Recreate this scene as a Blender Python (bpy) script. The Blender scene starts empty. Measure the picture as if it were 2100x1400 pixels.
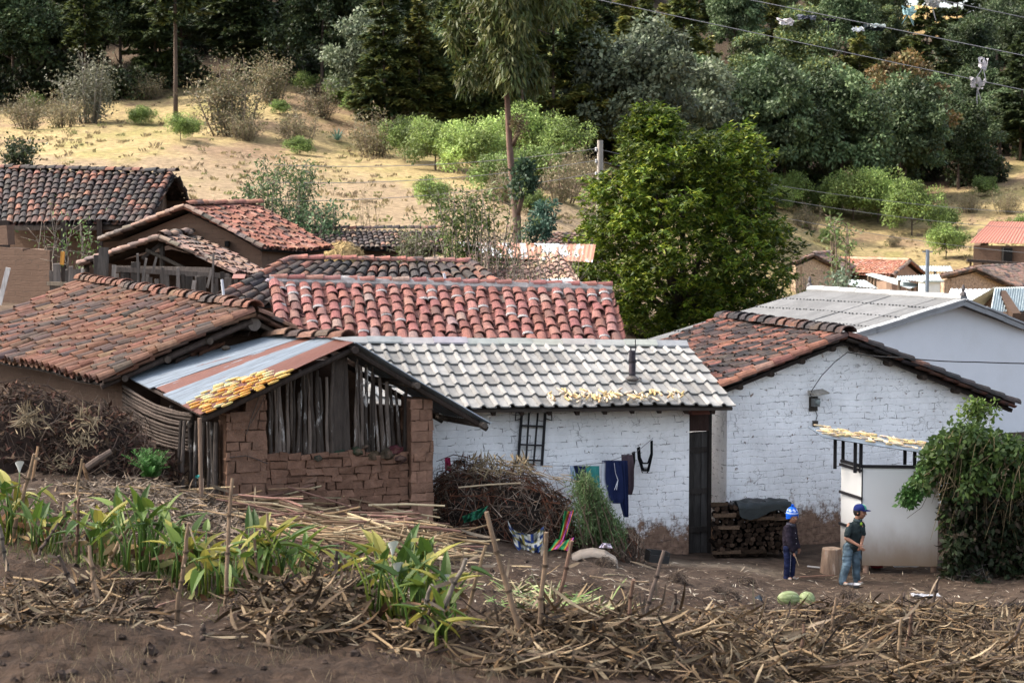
import bpy, math, random
import numpy as np
from mathutils import Vector, Matrix, noise as mnoise

R = random.Random(7)
scene = bpy.context.scene
COL = scene.collection
V = Vector

# ------------------------------------------------------------------ camera geometry
F = 4083.0                      # focal length in photograph pixels (70 mm on a 36 mm sensor)
H = 6.3                         # camera height above the yard
PITCH = math.atan(280 / F)
CP, SP = math.cos(PITCH), math.sin(PITCH)


def P(u, v, Y):
    """world point seen at photograph position (u, v) at distance Y along the view"""
    x = (u - 1050) / F
    w = -(v - 700) / F
    dy = CP + w * SP
    dz = -SP + w * CP
    return V((x / dy * Y, Y, H + dz / dy * Y))


# ------------------------------------------------------------------ mesh builder
class MB:
    def __init__(self):
        self.v, self.f, self.c, self.n = [], [], [], 0

    def add(self, verts, faces, col=(1, 1, 1)):
        verts = np.asarray([tuple(p) for p in verts] if not isinstance(verts, np.ndarray) else verts, float)
        k = len(verts)
        c = np.asarray(col, float)
        if c.ndim == 1:
            c = np.tile(c[:3], (k, 1))
        n = self.n
        self.v.append(verts)
        self.c.append(c)
        if isinstance(faces, np.ndarray):
            self.f.extend((faces + n).tolist())
        else:
            self.f.extend([[i + n for i in q] for q in faces])
        self.n += k

    # a box spanned by three vectors from a corner
    def box8(self, o, a, b, c, col=(1, 1, 1), jit=0.0, rnd=R):
        o, a, b, c = V(o), V(a), V(b), V(c)
        ps = [o, o + a, o + a + b, o + b, o + c, o + a + c, o + a + b + c, o + b + c]
        if jit:
            ps = [p + V((rnd.uniform(-jit, jit), rnd.uniform(-jit, jit), rnd.uniform(-jit, jit))) for p in ps]
        self.add(ps, [[0, 3, 2, 1], [4, 5, 6, 7], [0, 1, 5, 4], [1, 2, 6, 5], [2, 3, 7, 6], [3, 0, 4, 7]], col)

    def box(self, c, size, col=(1, 1, 1), rot=None, jit=0.0):
        c = V(c)
        ax = [V((size[0], 0, 0)), V((0, size[1], 0)), V((0, 0, size[2]))]
        if rot is not None:
            ax = [rot @ q for q in ax]
        self.box8(c - (ax[0] + ax[1] + ax[2]) / 2, *ax, col=col, jit=jit)

    # a straight bar of rectangular section between two points
    def bar(self, p0, p1, w, h, col=(1, 1, 1), up=(0, 0, 1), jit=0.0):
        p0, p1 = V(p0), V(p1)
        d = (p1 - p0)
        L = d.length
        d = d / L
        s = d.cross(V(up))
        if s.length < 1e-4:
            s = d.cross(V((1, 0, 0)))
        s.normalize()
        t = s.cross(d)
        self.box8(p0 - s * w / 2 - t * h / 2, d * L, s * w, t * h, col, jit)

    def tube(self, pts, rad, n=6, col=(1, 1, 1), cap=True, cols=None):
        pts = [V(p) for p in pts]
        if not hasattr(rad, '__len__'):
            rad = [rad] * len(pts)
        vs, fs, cs = [], [], []
        prev = None
        for i, p in enumerate(pts):
            d = (pts[min(i + 1, len(pts) - 1)] - pts[max(i - 1, 0)])
            if d.length < 1e-9:
                d = V((0, 0, 1))
            d.normalize()
            if prev is None:
                s = d.cross(V((0, 0, 1)))
                if s.length < 1e-3:
                    s = d.cross(V((1, 0, 0)))
            else:
                s = prev - d * prev.dot(d)
                if s.length < 1e-4:
                    s = d.cross(V((1, 0, 0)))
            s.normalize()
            prev = s
            t = d.cross(s)
            for k in range(n):
                a = 2 * math.pi * k / n
                vs.append(p + (s * math.cos(a) + t * math.sin(a)) * rad[i])
                cs.append(cols[i] if cols else col)
        for i in range(len(pts) - 1):
            for k in range(n):
                k2 = (k + 1) % n
                fs.append([i * n + k, i * n + k2, (i + 1) * n + k2, (i + 1) * n + k])
        if cap:
            fs.append(list(range(n))[::-1])
            fs.append([(len(pts) - 1) * n + k for k in range(n)])
        self.add(vs, fs, np.array(cs, float)[:, :3])

    # bent flat strip
    def blade(self, p, d, n, L, W, bend=0.0, seg=3, col=(1, 1, 1), twist=0.0, prof=None):
        p, d, n = V(p), V(d).normalized(), V(n)
        s = d.cross(n)
        if s.length < 1e-4:
            s = d.cross(V((1, 0.3, 0)))
        s.normalize()
        n = s.cross(d).normalized()
        vs = []
        for i in range(seg + 1):
            t = i / seg
            w = W * (prof(t) if prof else (0.25 + 1.5 * t * (1 - t) * 1.6 + 0.05 * (1 - t)))
            a = twist * t
            ss = s * math.cos(a) + n * math.sin(a)
            vs += [p - ss * w / 2, p + ss * w / 2]
            q = bend / seg
            d, n = (d * math.cos(q) + n * math.sin(q)), (n * math.cos(q) - d * math.sin(q))
            p = p + d * (L / seg)
        self.add(vs, [[2 * i, 2 * i + 1, 2 * i + 3, 2 * i + 2] for i in range(seg)], col)

    def lathe(self, prof, n=16, col=(1, 1, 1), at=(0, 0, 0), ax=None, cols=None, lobes=0, lobe_amp=0.0):
        at = V(at)
        M = ax if ax is not None else Matrix.Identity(3)
        vs, cs = [], []
        for i, (r, z) in enumerate(prof):
            for k in range(n):
                a = 2 * math.pi * k / n
                rr = r * (1 + (lobe_amp * math.cos(lobes * a) if lobes else 0))
                vs.append(at + M @ V((rr * math.cos(a), rr * math.sin(a), z)))
                cs.append(cols[i] if cols else col)
        fs = [[i * n + k, i * n + (k + 1) % n, (i + 1) * n + (k + 1) % n, (i + 1) * n + k]
              for i in range(len(prof) - 1) for k in range(n)]
        fs.append(list(range(n))[::-1])
        fs.append([(len(prof) - 1) * n + k for k in range(n)])
        self.add(vs, fs, np.array(cs, float)[:, :3])

    def ell(self, c, r, rot=None, n=14, m=9, col=(1, 1, 1)):
        prof = [(math.sin(math.pi * (i + .02) / (m + .04)), -math.cos(math.pi * (i + .02) / (m + .04))) for i in range(m + 1)]
        M = Matrix.Diagonal(V(r))
        if rot is not None:
            M = rot @ M
        self.lathe(prof, n, col, c, M)

    def cap(self, p0, r0, p1, r1, n=12, col=(1, 1, 1)):
        """tapered limb with round ends"""
        p0, p1 = V(p0), V(p1)
        d = (p1 - p0)
        L = d.length
        d.normalize()
        pts, rad = [], []
        for a in (-85, -60, -30):
            pts.append(p0 + d * r0 * math.sin(math.radians(a)))
            rad.append(r0 * math.cos(math.radians(a)))
        pts += [p0, p0.lerp(p1, .5), p1]
        rad += [r0, (r0 + r1) / 2, r1]
        for a in (30, 60, 85):
            pts.append(p1 + d * r1 * math.sin(math.radians(a)))
            rad.append(r1 * math.cos(math.radians(a)))
        self.tube(pts, rad, n, col)

    # flat slab: polygon (a, z) in the plane through `o` along unit vector e, `thick` deep along back; colours hold (a, z)
    def wall(self, poly, o, e, thick):
        o, e = V(o), V((e[0], e[1], 0)).normalized()
        b = V((-e.y, e.x, 0)) * thick
        k = len(poly)
        vs = [o + e * a + V((0, 0, z)) for a, z in poly]
        cs = [(a, z, 0) for a, z in poly]
        vs2 = [p + b for p in vs]
        self.add(vs + vs2, [list(range(k)), list(range(k, 2 * k))[::-1]], np.array(cs + cs, float))
        for i in range(k):
            j = (i + 1) % k
            p, q = vs[i], vs[j]
            ca, cb = cs[i], cs[j]
            t = thick
            self.add([p, p + b, q + b, q], [[0, 1, 2, 3]],
                     np.array([ca, (ca[0] + t, ca[1], 0), (cb[0] + t, cb[1], 0), cb], float))

    def leaves(self, P_, D_, N_, L_, W_, C_):
        """many kite-shaped leaves at once (numpy arrays)"""
        D_ = D_ / (np.linalg.norm(D_, axis=1, keepdims=True) + 1e-9)
        S_ = np.cross(D_, N_)
        S_ = S_ / (np.linalg.norm(S_, axis=1, keepdims=True) + 1e-9)
        L_ = np.asarray(L_)[:, None]
        W_ = np.asarray(W_)[:, None]
        k = len(P_)
        v = np.empty((k, 4, 3))
        v[:, 0] = P_
        v[:, 1] = P_ + D_ * L_ * .45 + S_ * W_ * .5
        v[:, 2] = P_ + D_ * L_
        v[:, 3] = P_ + D_ * L_ * .45 - S_ * W_ * .5
        self.add(v.reshape(-1, 3), np.arange(4 * k).reshape(-1, 4), np.repeat(np.asarray(C_, float), 4, axis=0))

    def mesh(self, name, off=(0, 0, 0), smooth=False):
        me = bpy.data.meshes.new(name)
        vs = np.concatenate(self.v) - np.array(off)
        me.from_pydata(vs.tolist(), [], self.f)
        at = me.attributes.new('Col', 'FLOAT_COLOR', 'POINT')
        c = np.ones((self.n, 4), np.float32)
        c[:, :3] = np.concatenate(self.c)
        at.data.foreach_set('color', c.ravel())
        if smooth:
            me.polygons.foreach_set('use_smooth', [True] * len(me.polygons))
        me.update()
        return me

    def build(self, name, m, parent=None, loc=None, smooth=False):
        """one mesh object; vertices are given in world space"""
        w = V((0, 0, 0))
        q = parent
        while q is not None:
            w += q.location
            q = q.parent
        l = V(loc) - w if loc is not None else V((0, 0, 0))
        o = bpy.data.objects.new(name, self.mesh(name, w + l, smooth))
        o.location = l
        COL.objects.link(o)
        o.data.materials.append(m)
        if parent is not None:
            o.parent = parent
        return o


def tag(o, label=None, cat=None, group=None, kind=None):
    if label: o['label'] = label
    if cat: o['category'] = cat
    if group: o['group'] = group
    if kind: o['kind'] = kind
    return o


def thing(name, label, cat, loc=(0, 0, 0), group=None):
    o = bpy.data.objects.new(name, None)
    o.empty_display_size = .2
    o.location = loc
    COL.objects.link(o)
    return tag(o, label, cat, group)


def single(name, mb, m, label, cat, loc, group=None, kind=None, smooth=False):
    return tag(mb.build(name, m, None, loc, smooth), label, cat, group, kind)


def copy_tree(o, parent=None):
    c = o.copy()
    COL.objects.link(c)
    c.parent = parent
    for ch in list(o.children):
        copy_tree(ch, c)
    return c


# ------------------------------------------------------------------ materials
MATS = {}


def _new(name):
    m = bpy.data.materials.new(name)
    m.use_nodes = True
    nt = m.node_tree
    nt.nodes.clear()
    return m, nt, nt.nodes.new


def mat(name, color=None, rough=.85, var=.25, scale=8, bump=.3, bscale=40, metal=0, fine=.0, stretch=(1, 1, 1), spec=.3,
        dirt=None, dirt_lo=.5, dirt_hi=.7, dirt_scale=3, bdist=.02, gain=.81):
    """principled surface: colour (or the mesh's own colours) x two noises, optional dirt patches, bump"""
    if name in MATS: return MATS[name]
    m, nt, N = _new(name)
    L = nt.links.new
    out, bs = N('ShaderNodeOutputMaterial'), N('ShaderNodeBsdfPrincipled')
    L(bs.outputs[0], out.inputs[0])
    bs.inputs['Roughness'].default_value = rough
    bs.inputs['Metallic'].default_value = metal
    bs.inputs['Specular IOR Level'].default_value = spec
    tc, mp = N('ShaderNodeTexCoord'), N('ShaderNodeMapping')
    mp.inputs['Scale'].default_value = stretch
    L(tc.outputs['Object'], mp.inputs[0])
    if color is None:
        a = N('ShaderNodeAttribute'); a.attribute_name = 'Col'
        src = a.outputs['Color']
    else:
        a = N('ShaderNodeRGB'); a.outputs[0].default_value = (*color, 1)
        src = a.outputs[0]
    no = N('ShaderNodeTexNoise'); no.inputs['Scale'].default_value = scale; no.inputs['Detail'].default_value = 6
    no.inputs['Roughness'].default_value = .65
    L(mp.outputs[0], no.inputs['Vector'])
    mr = N('ShaderNodeMapRange'); mr.inputs[1].default_value = .3; mr.inputs[2].default_value = .7
    mr.inputs[3].default_value = (1 - var) * gain; mr.inputs[4].default_value = (1 + var) * gain
    L(no.outputs[0], mr.inputs[0])
    mu = N('ShaderNodeVectorMath'); mu.operation = 'SCALE'
    L(src, mu.inputs[0]); L(mr.outputs[0], mu.inputs['Scale'])
    cur = mu.outputs[0]
    if dirt is not None:
        n2 = N('ShaderNodeTexNoise'); n2.inputs['Scale'].default_value = dirt_scale; n2.inputs['Detail'].default_value = 8
        n2.inputs['Roughness'].default_value = .7
        L(mp.outputs[0], n2.inputs['Vector'])
        r2 = N('ShaderNodeMapRange'); r2.inputs[1].default_value = dirt_lo; r2.inputs[2].default_value = dirt_hi
        L(n2.outputs[0], r2.inputs[0])
        mx = N('ShaderNodeMix'); mx.data_type = 'RGBA'
        L(r2.outputs[0], mx.inputs['Factor']); L(cur, mx.inputs['A']); mx.inputs['B'].default_value = (*dirt, 1)
        cur = mx.outputs['Result']
    L(cur, bs.inputs['Base Color'])
    if bump:
        nb = N('ShaderNodeTexNoise'); nb.inputs['Scale'].default_value = bscale; nb.inputs['Detail'].default_value = 8; nb.inputs['Roughness'].default_value = .6
        L(mp.outputs[0], nb.inputs['Vector'])
        b = N('ShaderNodeBump'); b.inputs['Strength'].default_value = bump; b.inputs['Distance'].default_value = bdist
        L(nb.outputs[0], b.inputs['Height']); L(b.outputs[0], bs.inputs['Normal'])
    MATS[name] = m
    return m


def mat_leaf(name, trans=.35, rnd=.25, rough=.6, gain=.85):
    """leaf: the mesh's own leaf colours, varied per plant, letting some light through"""
    if name in MATS: return MATS[name]
    m, nt, N = _new(name)
    L = nt.links.new
    out = N('ShaderNodeOutputMaterial')
    a = N('ShaderNodeAttribute'); a.attribute_name = 'Col'
    oi = N('ShaderNodeObjectInfo')
    mr = N('ShaderNodeMapRange'); mr.inputs[3].default_value = (1 - rnd) * gain; mr.inputs[4].default_value = (1 + rnd) * gain
    L(oi.outputs['Random'], mr.inputs[0])
    sc = N('ShaderNodeVectorMath'); sc.operation = 'SCALE'
    L(a.outputs['Color'], sc.inputs[0]); L(mr.outputs[0], sc.inputs['Scale'])
    bs = N('ShaderNodeBsdfPrincipled'); bs.inputs['Roughness'].default_value = rough
    bs.inputs['Specular IOR Level'].default_value = .25
    L(sc.outputs[0], bs.inputs['Base Color'])
    tr = N('ShaderNodeBsdfTranslucent'); L(sc.outputs[0], tr.inputs[0])
    mx = N('ShaderNodeMixShader'); mx.inputs[0].default_value = trans
    L(bs.outputs[0], mx.inputs[1]); L(tr.outputs[0], mx.inputs[2]); L(mx.outputs[0], out.inputs[0])
    MATS[name] = m
    return m


def mat_wash(name, white=(.90, .89, .88), mud=(.23, .145, .10), h0=.35, h1=1.1, crack=.5, bw=.34, bh=.125, spots=.62):
    """whitewash flaking off adobe courses: colours carry wall-plane metres (a, z)"""
    if name in MATS: return MATS[name]
    m, nt, N = _new(name)
    L = nt.links.new
    out, bs = N('ShaderNodeOutputMaterial'), N('ShaderNodeBsdfPrincipled')
    L(bs.outputs[0], out.inputs[0])
    bs.inputs['Roughness'].default_value = .92; bs.inputs['Specular IOR Level'].default_value = .15
    a = N('ShaderNodeAttribute'); a.attribute_name = 'Col'
    def noise(scale, detail=6, rough=.6, vec=None):
        n = N('ShaderNodeTexNoise'); n.inputs['Scale'].default_value = scale; n.inputs['Detail'].default_value = detail
        n.inputs['Roughness'].default_value = rough
        L(vec or a.outputs['Vector'], n.inputs['Vector'])
        return n
    def rng(sock, lo, hi, a0=0., b0=1.):
        r = N('ShaderNodeMapRange'); r.inputs[1].default_value = lo; r.inputs[2].default_value = hi
        r.inputs[3].default_value = a0; r.inputs[4].default_value = b0
        L(sock, r.inputs[0]); return r.outputs[0]
    def math_(op, x, y):
        n = N('ShaderNodeMath'); n.operation = op
        for i, q in enumerate((x, y)):
            if isinstance(q, (int, float)): n.inputs[i].default_value = q
            else: L(q, n.inputs[i])
        return n.outputs[0]
    # wobbling courses
    wob = noise(1.7, 5, .65)
    ws = N('ShaderNodeVectorMath'); ws.operation = 'MULTIPLY_ADD'
    L(wob.outputs['Color'], ws.inputs[0]); ws.inputs[1].default_value = (.22, .17, 0); L(a.outputs['Vector'], ws.inputs[2])
    br = N('ShaderNodeTexBrick'); br.inputs['Scale'].default_value = 1
    br.inputs['Brick Width'].default_value = bw; br.inputs['Row Height'].default_value = bh
    br.inputs['Mortar Size'].default_value = .010; br.inputs['Mortar Smooth'].default_value = .6
    L(ws.outputs[0], br.inputs['Vector'])
    broken = noise(5.5, 5)
    mort = math_('MULTIPLY', br.outputs['Fac'], rng(broken.outputs[0], .52, .60))
    # crack net
    vo = N('ShaderNodeTexVoronoi'); vo.feature = 'DISTANCE_TO_EDGE'; vo.inputs['Scale'].default_value = 6.5
    L(ws.outputs[0], vo.inputs['Vector'])
    ck = math_('MULTIPLY', rng(vo.outputs[0], .022, .0), rng(noise(2.6, 3).outputs[0], .52, .60))
    # height-driven flaking
    sep = N('ShaderNodeSeparateXYZ'); L(a.outputs['Vector'], sep.inputs[0])
    st = N('ShaderNodeMapping'); st.inputs['Scale'].default_value = (1.1, .85, 1); L(a.outputs['Vector'], st.inputs[0])
    low = math_('POWER', rng(sep.outputs['Y'], h1, h0), 1.6)
    fl = noise(4.2, 12, .78, st.outputs[0])
    big = noise(1.3, 5, .6)
    flake = rng(math_('ADD', math_('ADD', math_('MULTIPLY', fl.outputs[0], .75), math_('MULTIPLY', big.outputs[0], .25)), math_('MULTIPLY', low, .40)), spots + .02, spots + .11)
    sp = rng(noise(7, 6, .7).outputs[0], spots + .02, spots + .07)
    sp2 = rng(math_('ADD', noise(22, 6, .75).outputs[0], math_('MULTIPLY', low, .10)), spots + .02, spots + .07)
    # paint tone
    tone = noise(1.1, 8, .7)
    mxp = N('ShaderNodeMix'); mxp.data_type = 'RGBA'
    mxp.inputs['A'].default_value = (*[c * .80 for c in white], 1); mxp.inputs['B'].default_value = (*white, 1)
    L(rng(tone.outputs[0], .35, .6), mxp.inputs['Factor'])
    mud2 = N('ShaderNodeMix'); mud2.data_type = 'RGBA'
    mud2.inputs['A'].default_value = (*[c * .55 for c in mud], 1); mud2.inputs['B'].default_value = (*[c * 1.25 for c in mud], 1)
    L(rng(noise(9, 6).outputs[0], .35, .65), mud2.inputs['Factor'])
    m1 = N('ShaderNodeMix'); m1.data_type = 'RGBA'
    fac = math_('MAXIMUM', flake, math_('MAXIMUM', sp, sp2))
    L(fac, m1.inputs['Factor']); L(mxp.outputs['Result'], m1.inputs['A']); L(mud2.outputs['Result'], m1.inputs['B'])
    m2 = N('ShaderNodeMix'); m2.data_type = 'RGBA'
    lines = math_('MULTIPLY', math_('MAXIMUM', mort, ck), crack)
    L(lines, m2.inputs['Factor']); L(m1.outputs['Result'], m2.inputs['A']); m2.inputs['B'].default_value = (.06, .045, .038, 1)
    L(m2.outputs['Result'], bs.inputs['Base Color'])
    hgt = math_('SUBTRACT', math_('MULTIPLY', noise(11, 8, .65).outputs[0], .8),
                math_('ADD', math_('MULTIPLY', br.outputs['Fac'], .5), math_('MULTIPLY', fac, .35)))
    b = N('ShaderNodeBump'); b.inputs['Strength'].default_value = .55; b.inputs['Distance'].default_value = .03
    L(hgt, b.inputs['Height']); L(b.outputs[0], bs.inputs['Normal'])
    MATS[name] = m
    return m


def mat_tin(name, base=(.42, .48, .55), rust=(.15, .055, .035), amount=.5, metal=.35, rough=.5):
    """old zinc: colours carry (across, along, rustiness) of each sheet"""
    if name in MATS: return MATS[name]
    m, nt, N = _new(name)
    L = nt.links.new
    out, bs = N('ShaderNodeOutputMaterial'), N('ShaderNodeBsdfPrincipled')
    L(bs.outputs[0], out.inputs[0])
    bs.inputs['Metallic'].default_value = metal; bs.inputs['Roughness'].default_value = rough
    a = N('ShaderNodeAttribute'); a.attribute_name = 'Col'
    sep = N('ShaderNodeSeparateXYZ'); L(a.outputs['Vector'], sep.inputs[0])
    def noise(scale, st, detail=7, rough=.65):
        mp = N('ShaderNodeMapping'); mp.inputs['Scale'].default_value = st; L(a.outputs['Vector'], mp.inputs[0])
        n = N('ShaderNodeTexNoise'); n.inputs['Scale'].default_value = scale; n.inputs['Detail'].default_value = detail
        n.inputs['Roughness'].default_value = rough
        L(mp.outputs[0], n.inputs['Vector']); return n.outputs[0]
    ad = N('ShaderNodeMath'); ad.operation = 'ADD'
    L(noise(1.3, (3.2, .55, 1)), ad.inputs[0]); L(sep.outputs['Z'], ad.inputs[1])
    r = N('ShaderNodeMapRange'); r.inputs[1].default_value = .95 - amount * .5; r.inputs[2].default_value = 1.0 - amount * .5
    L(ad.outputs[0], r.inputs[0])
    z = N('ShaderNodeMix'); z.data_type = 'RGBA'
    z.inputs['A'].default_value = (*[c * .6 for c in base], 1); z.inputs['B'].default_value = (*[min(1, c * 1.25) for c in base], 1)
    rr = N('ShaderNodeMapRange'); rr.inputs[1].default_value = .35; rr.inputs[2].default_value = .65
    L(noise(5, (4, .3, 1)), rr.inputs[0]); L(rr.outputs[0], z.inputs['Factor'])
    ru = N('ShaderNodeMix'); ru.data_type = 'RGBA'
    ru.inputs['A'].default_value = (*[c * .7 for c in rust], 1); ru.inputs['B'].default_value = (*[c * 1.5 for c in rust], 1)
    L(noise(14, (2, .6, 1)), ru.inputs['Factor'])
    mx = N('ShaderNodeMix'); mx.data_type = 'RGBA'
    L(r.outputs[0], mx.inputs['Factor']); L(z.outputs['Result'], mx.inputs['A']); L(ru.outputs['Result'], mx.inputs['B'])
    L(mx.outputs['Result'], bs.inputs['Base Color'])
    mm = N('ShaderNodeMapRange'); mm.inputs[3].default_value = metal; mm.inputs[4].default_value = 0
    L(r.outputs[0], mm.inputs[0]); L(mm.outputs[0], bs.inputs['Metallic'])
    MATS[name] = m
    return m


def mat_mud(name, base, mud, h1=.75):
    """painted sheet splashed with mud from below: colours carry (a, z)"""
    m, nt, N = _new(name)
    L = nt.links.new
    out, bs = N('ShaderNodeOutputMaterial'), N('ShaderNodeBsdfPrincipled')
    L(bs.outputs[0], out.inputs[0])
    bs.inputs['Roughness'].default_value = .5
    a = N('ShaderNodeAttribute'); a.attribute_name = 'Col'
    sep = N('ShaderNodeSeparateXYZ'); L(a.outputs['Vector'], sep.inputs[0])
    n1 = N('ShaderNodeTexNoise'); n1.inputs['Scale'].default_value = 2.2; n1.inputs['Detail'].default_value = 9; n1.inputs['Roughness'].default_value = .62
    mp = N('ShaderNodeMapping'); mp.inputs['Scale'].default_value = (1, .45, 1); L(a.outputs['Vector'], mp.inputs[0]); L(mp.outputs[0], n1.inputs['Vector'])
    ad = N('ShaderNodeMath'); ad.operation = 'MULTIPLY_ADD'; L(n1.outputs[0], ad.inputs[0]); ad.inputs[1].default_value = -.55; L(sep.outputs['Y'], ad.inputs[2])
    r = N('ShaderNodeMapRange'); r.interpolation_type = 'SMOOTHERSTEP'; r.inputs[1].default_value = h1; r.inputs[2].default_value = -.30
    L(ad.outputs[0], r.inputs[0])
    n2 = N('ShaderNodeTexNoise'); n2.inputs['Scale'].default_value = 1.2; n2.inputs['Detail'].default_value = 8; L(a.outputs['Vector'], n2.inputs['Vector'])
    t = N('ShaderNodeMix'); t.data_type = 'RGBA'; t.inputs['A'].default_value = (*[c * .85 for c in base], 1); t.inputs['B'].default_value = (*base, 1)
    L(n2.outputs[0], t.inputs['Factor'])
    mx = N('ShaderNodeMix'); mx.data_type = 'RGBA'; L(r.outputs[0], mx.inputs['Factor']); L(t.outputs['Result'], mx.inputs['A']); mx.inputs['B'].default_value = (*mud, 1)
    L(mx.outputs['Result'], bs.inputs['Base Color'])
    return m


# ------------------------------------------------------------------ roofs
class Patch:
    """four-cornered roof slope: s along the ridge (0..1), t down the slope (0..1)"""
    def __init__(s, TL, TR, BL, BR, sag=0.0, seed=1):
        s.c = [V(p) for p in (TL, TR, BL, BR)]
        s.sag, s.seed = sag, seed
        s.w = ((s.c[1] - s.c[0]).length + (s.c[3] - s.c[2]).length) / 2
        s.h = ((s.c[2] - s.c[0]).length + (s.c[3] - s.c[1]).length) / 2
        n = (s.c[1] - s.c[0]).cross(s.c[2] - s.c[0])
        if n.z < 0: n = -n
        s.n = n.normalized()

    def pt(s, a, t, h=0.0):
        TL, TR, BL, BR = s.c
        p = TL.lerp(TR, a).lerp(BL.lerp(BR, a), t)
        if s.sag:
            p = p + V((0, 0, s.sag * mnoise.noise(V((a * s.w * .45, t * s.h * .45, s.seed * 9.1)))))
        return p + s.n * h


ARC = [(math.cos(math.pi * i / 6), math.sin(math.pi * i / 6)) for i in range(7)]


def barrel(mb, p0, p1, n, r0, r1, hgt, col, thick=.016, flip=False):
    """one barrel tile from its upper end p0 to its lower end p1"""
    d = (p1 - p0).normalized()
    s = d.cross(n).normalized()
    n = s.cross(d)
    k = -1 if flip else 1
    vs = []
    for p, r, q in ((p0, r0, 0), (p1, r1, 0), (p1, r1, thick), (p0, r0, thick)):
        for c, z in ARC:
            vs.append(p + s * (r - q) * c + n * (k * (r * hgt - q) * z))
    fs = []
    for i in range(6):
        fs += [[i, i + 1, 8 + i, 7 + i], [7 + i, 8 + i, 15 + i, 14 + i], [14 + i, 15 + i, 22 + i, 21 + i]]
    mb.add(vs, fs, col)


def pal(cols, rnd, var=.13):
    """a colour from a weighted palette, slightly varied"""
    c = rnd.choices([q[1] for q in cols], [q[0] for q in cols])[0]
    k = 1 + rnd.uniform(-var, var)
    return tuple(max(0.004, x * k * (1 + rnd.uniform(-.06, .06))) for x in c)


def tile_roof(mb, pa, ncol, nrow, cols, rnd, jit=.02, hgt=.72, wide=.46, backing=(.03, .024, .02), chan=True, skew=0.0, mortar=0.0):
    cw = pa.w / ncol
    r = cw * wide
    ex = pa.h / nrow
    # dark sheet under the tiles, added to block light
    m = 8
    vs = [pa.pt(i / m, j / m, -.055 - .03 * k) for k in (0, 1) for j in range(m + 1) for i in range(m + 1)]
    q = (m + 1) ** 2
    fs = []
    for j in range(m):
        for i in range(m):
            a = j * (m + 1) + i
            fs += [[a, a + 1, a + m + 2, a + m + 1], [q + a, q + a + m + 1, q + a + m + 2, q + a + 1]]
    mb.add(vs, fs, backing)
    for i in range(ncol + 1):
        drift = rnd.uniform(-.3, .3) / ncol
        off = rnd.uniform(-.35, .35) / nrow
        for j in range(nrow):
            for kind in (0, 1):
                if kind == 0 and i == ncol: continue
                if kind == 1 and not chan: continue
                a = (i + (.5 if kind == 0 else 0)) / ncol
                a0 = min(1, max(0, a + drift * (j / nrow) * .3 + rnd.uniform(-jit, jit) / ncol * 2))
                a1 = a0 + rnd.uniform(-jit, jit) / ncol * 3
                t0 = max(0, j / nrow + off * (1 if j else 0) - .12 / nrow)
                t1 = (j + 1) / nrow + (off if j < nrow - 1 else 0) + rnd.uniform(-.04, .04) / nrow
                if kind == 0:
                    h0, h1 = .004, .026 + rnd.uniform(0, .012)
                    c = pal(cols, rnd)
                    barrel(mb, pa.pt(a0, t0, h0), pa.pt(a1, t1, h1), pa.n, r * .80, r * rnd.uniform(.97, 1.06), hgt, c)
                    if mortar and rnd.random() < mortar:
                        barrel(mb, pa.pt(a1, t1 - .02 / nrow, h1 + .002), pa.pt(a1, t1 + .10 / nrow * rnd.uniform(.5, 1.2), h1 - .012), pa.n,
                               r * 1.05, r * .98, hgt, (.42, .38, .36))
                else:
                    c = tuple(x * .8 for x in pal(cols, rnd))
                    barrel(mb, pa.pt(a0, t0, .0), pa.pt(a1, t1, .02), pa.n, r * 1.02, r * .84, .62, c, flip=True)


def ridge_tiles(mb, A, B, n, r, cols, rnd, up=(0, 0, 1), jit=.02, hgt=.8, over=1.25, mort=None):
    A, B = V(A), V(B)
    for i in range(n):
        p0 = A.lerp(B, i / n)
        p1 = A.lerp(B, (i + over) / n)
        w = V((rnd.uniform(-jit, jit), rnd.uniform(-jit, jit), rnd.uniform(-jit, jit) * .6))
        barrel(mb, p0 + V((0, 0, .0)) + w, p1 + V((0, 0, .025)) + w, V(up), r * .86, r * rnd.uniform(.97, 1.06), hgt, pal(cols, rnd), thick=.02)
    if mort:
        d = (B - A)
        mb.tube([A.lerp(B, i / 24) + V((0, 0, -.05 + rnd.uniform(-.012, .012))) for i in range(25)], [r * rnd.uniform(.95, 1.25) for i in range(25)], 8, mort)


def corrugated(mb, pa, a0, a1, t0, t1, pitch, amp, lift=0.0, rusty=0.0, thick=.004, nt=4, attr=True, rnd=R, wav=.01):
    """one corrugated sheet on a slope; colours hold (across, along, rust)"""
    n = max(6, int(pa.w * (a1 - a0) / pitch * 6))
    vs, cs = [], []
    ph = rnd.uniform(0, 50)
    for k in (0, 1):
        for j in range(nt + 1):
            t = t0 + (t1 - t0) * j / nt
            for i in range(n + 1):
                a = a0 + (a1 - a0) * i / n
                x = a * pa.w
                w = amp * math.sin(2 * math.pi * x / pitch) + wav * mnoise.noise(V((x * .8, t * 2, ph)))
                vs.append(pa.pt(a, t, lift + w - thick * k))
                cs.append((x + ph, t * pa.h, rusty))
    q = (nt + 1) * (n + 1)
    fs = []
    for j in range(nt):
        for i in range(n):
            b = j * (n + 1) + i
            fs += [[b, b + n + 1, b + n + 2, b + 1], [q + b, q + b + 1, q + b + n + 2, q + b + n + 1]]
    for i in range(n):
        b = nt * (n + 1) + i
        fs += [[b, q + b, q + b + 1, b + 1], [i, i + 1, q + i + 1, q + i]]
    for j in range(nt):
        b = j * (n + 1)
        fs += [[b, q + b, q + b + n + 1, b + n + 1], [b + n, b + 2 * n + 1, q + b + 2 * n + 1, q + b + n]]
    mb.add(vs, fs, np.array(cs) if attr else (1, 1, 1))


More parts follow.
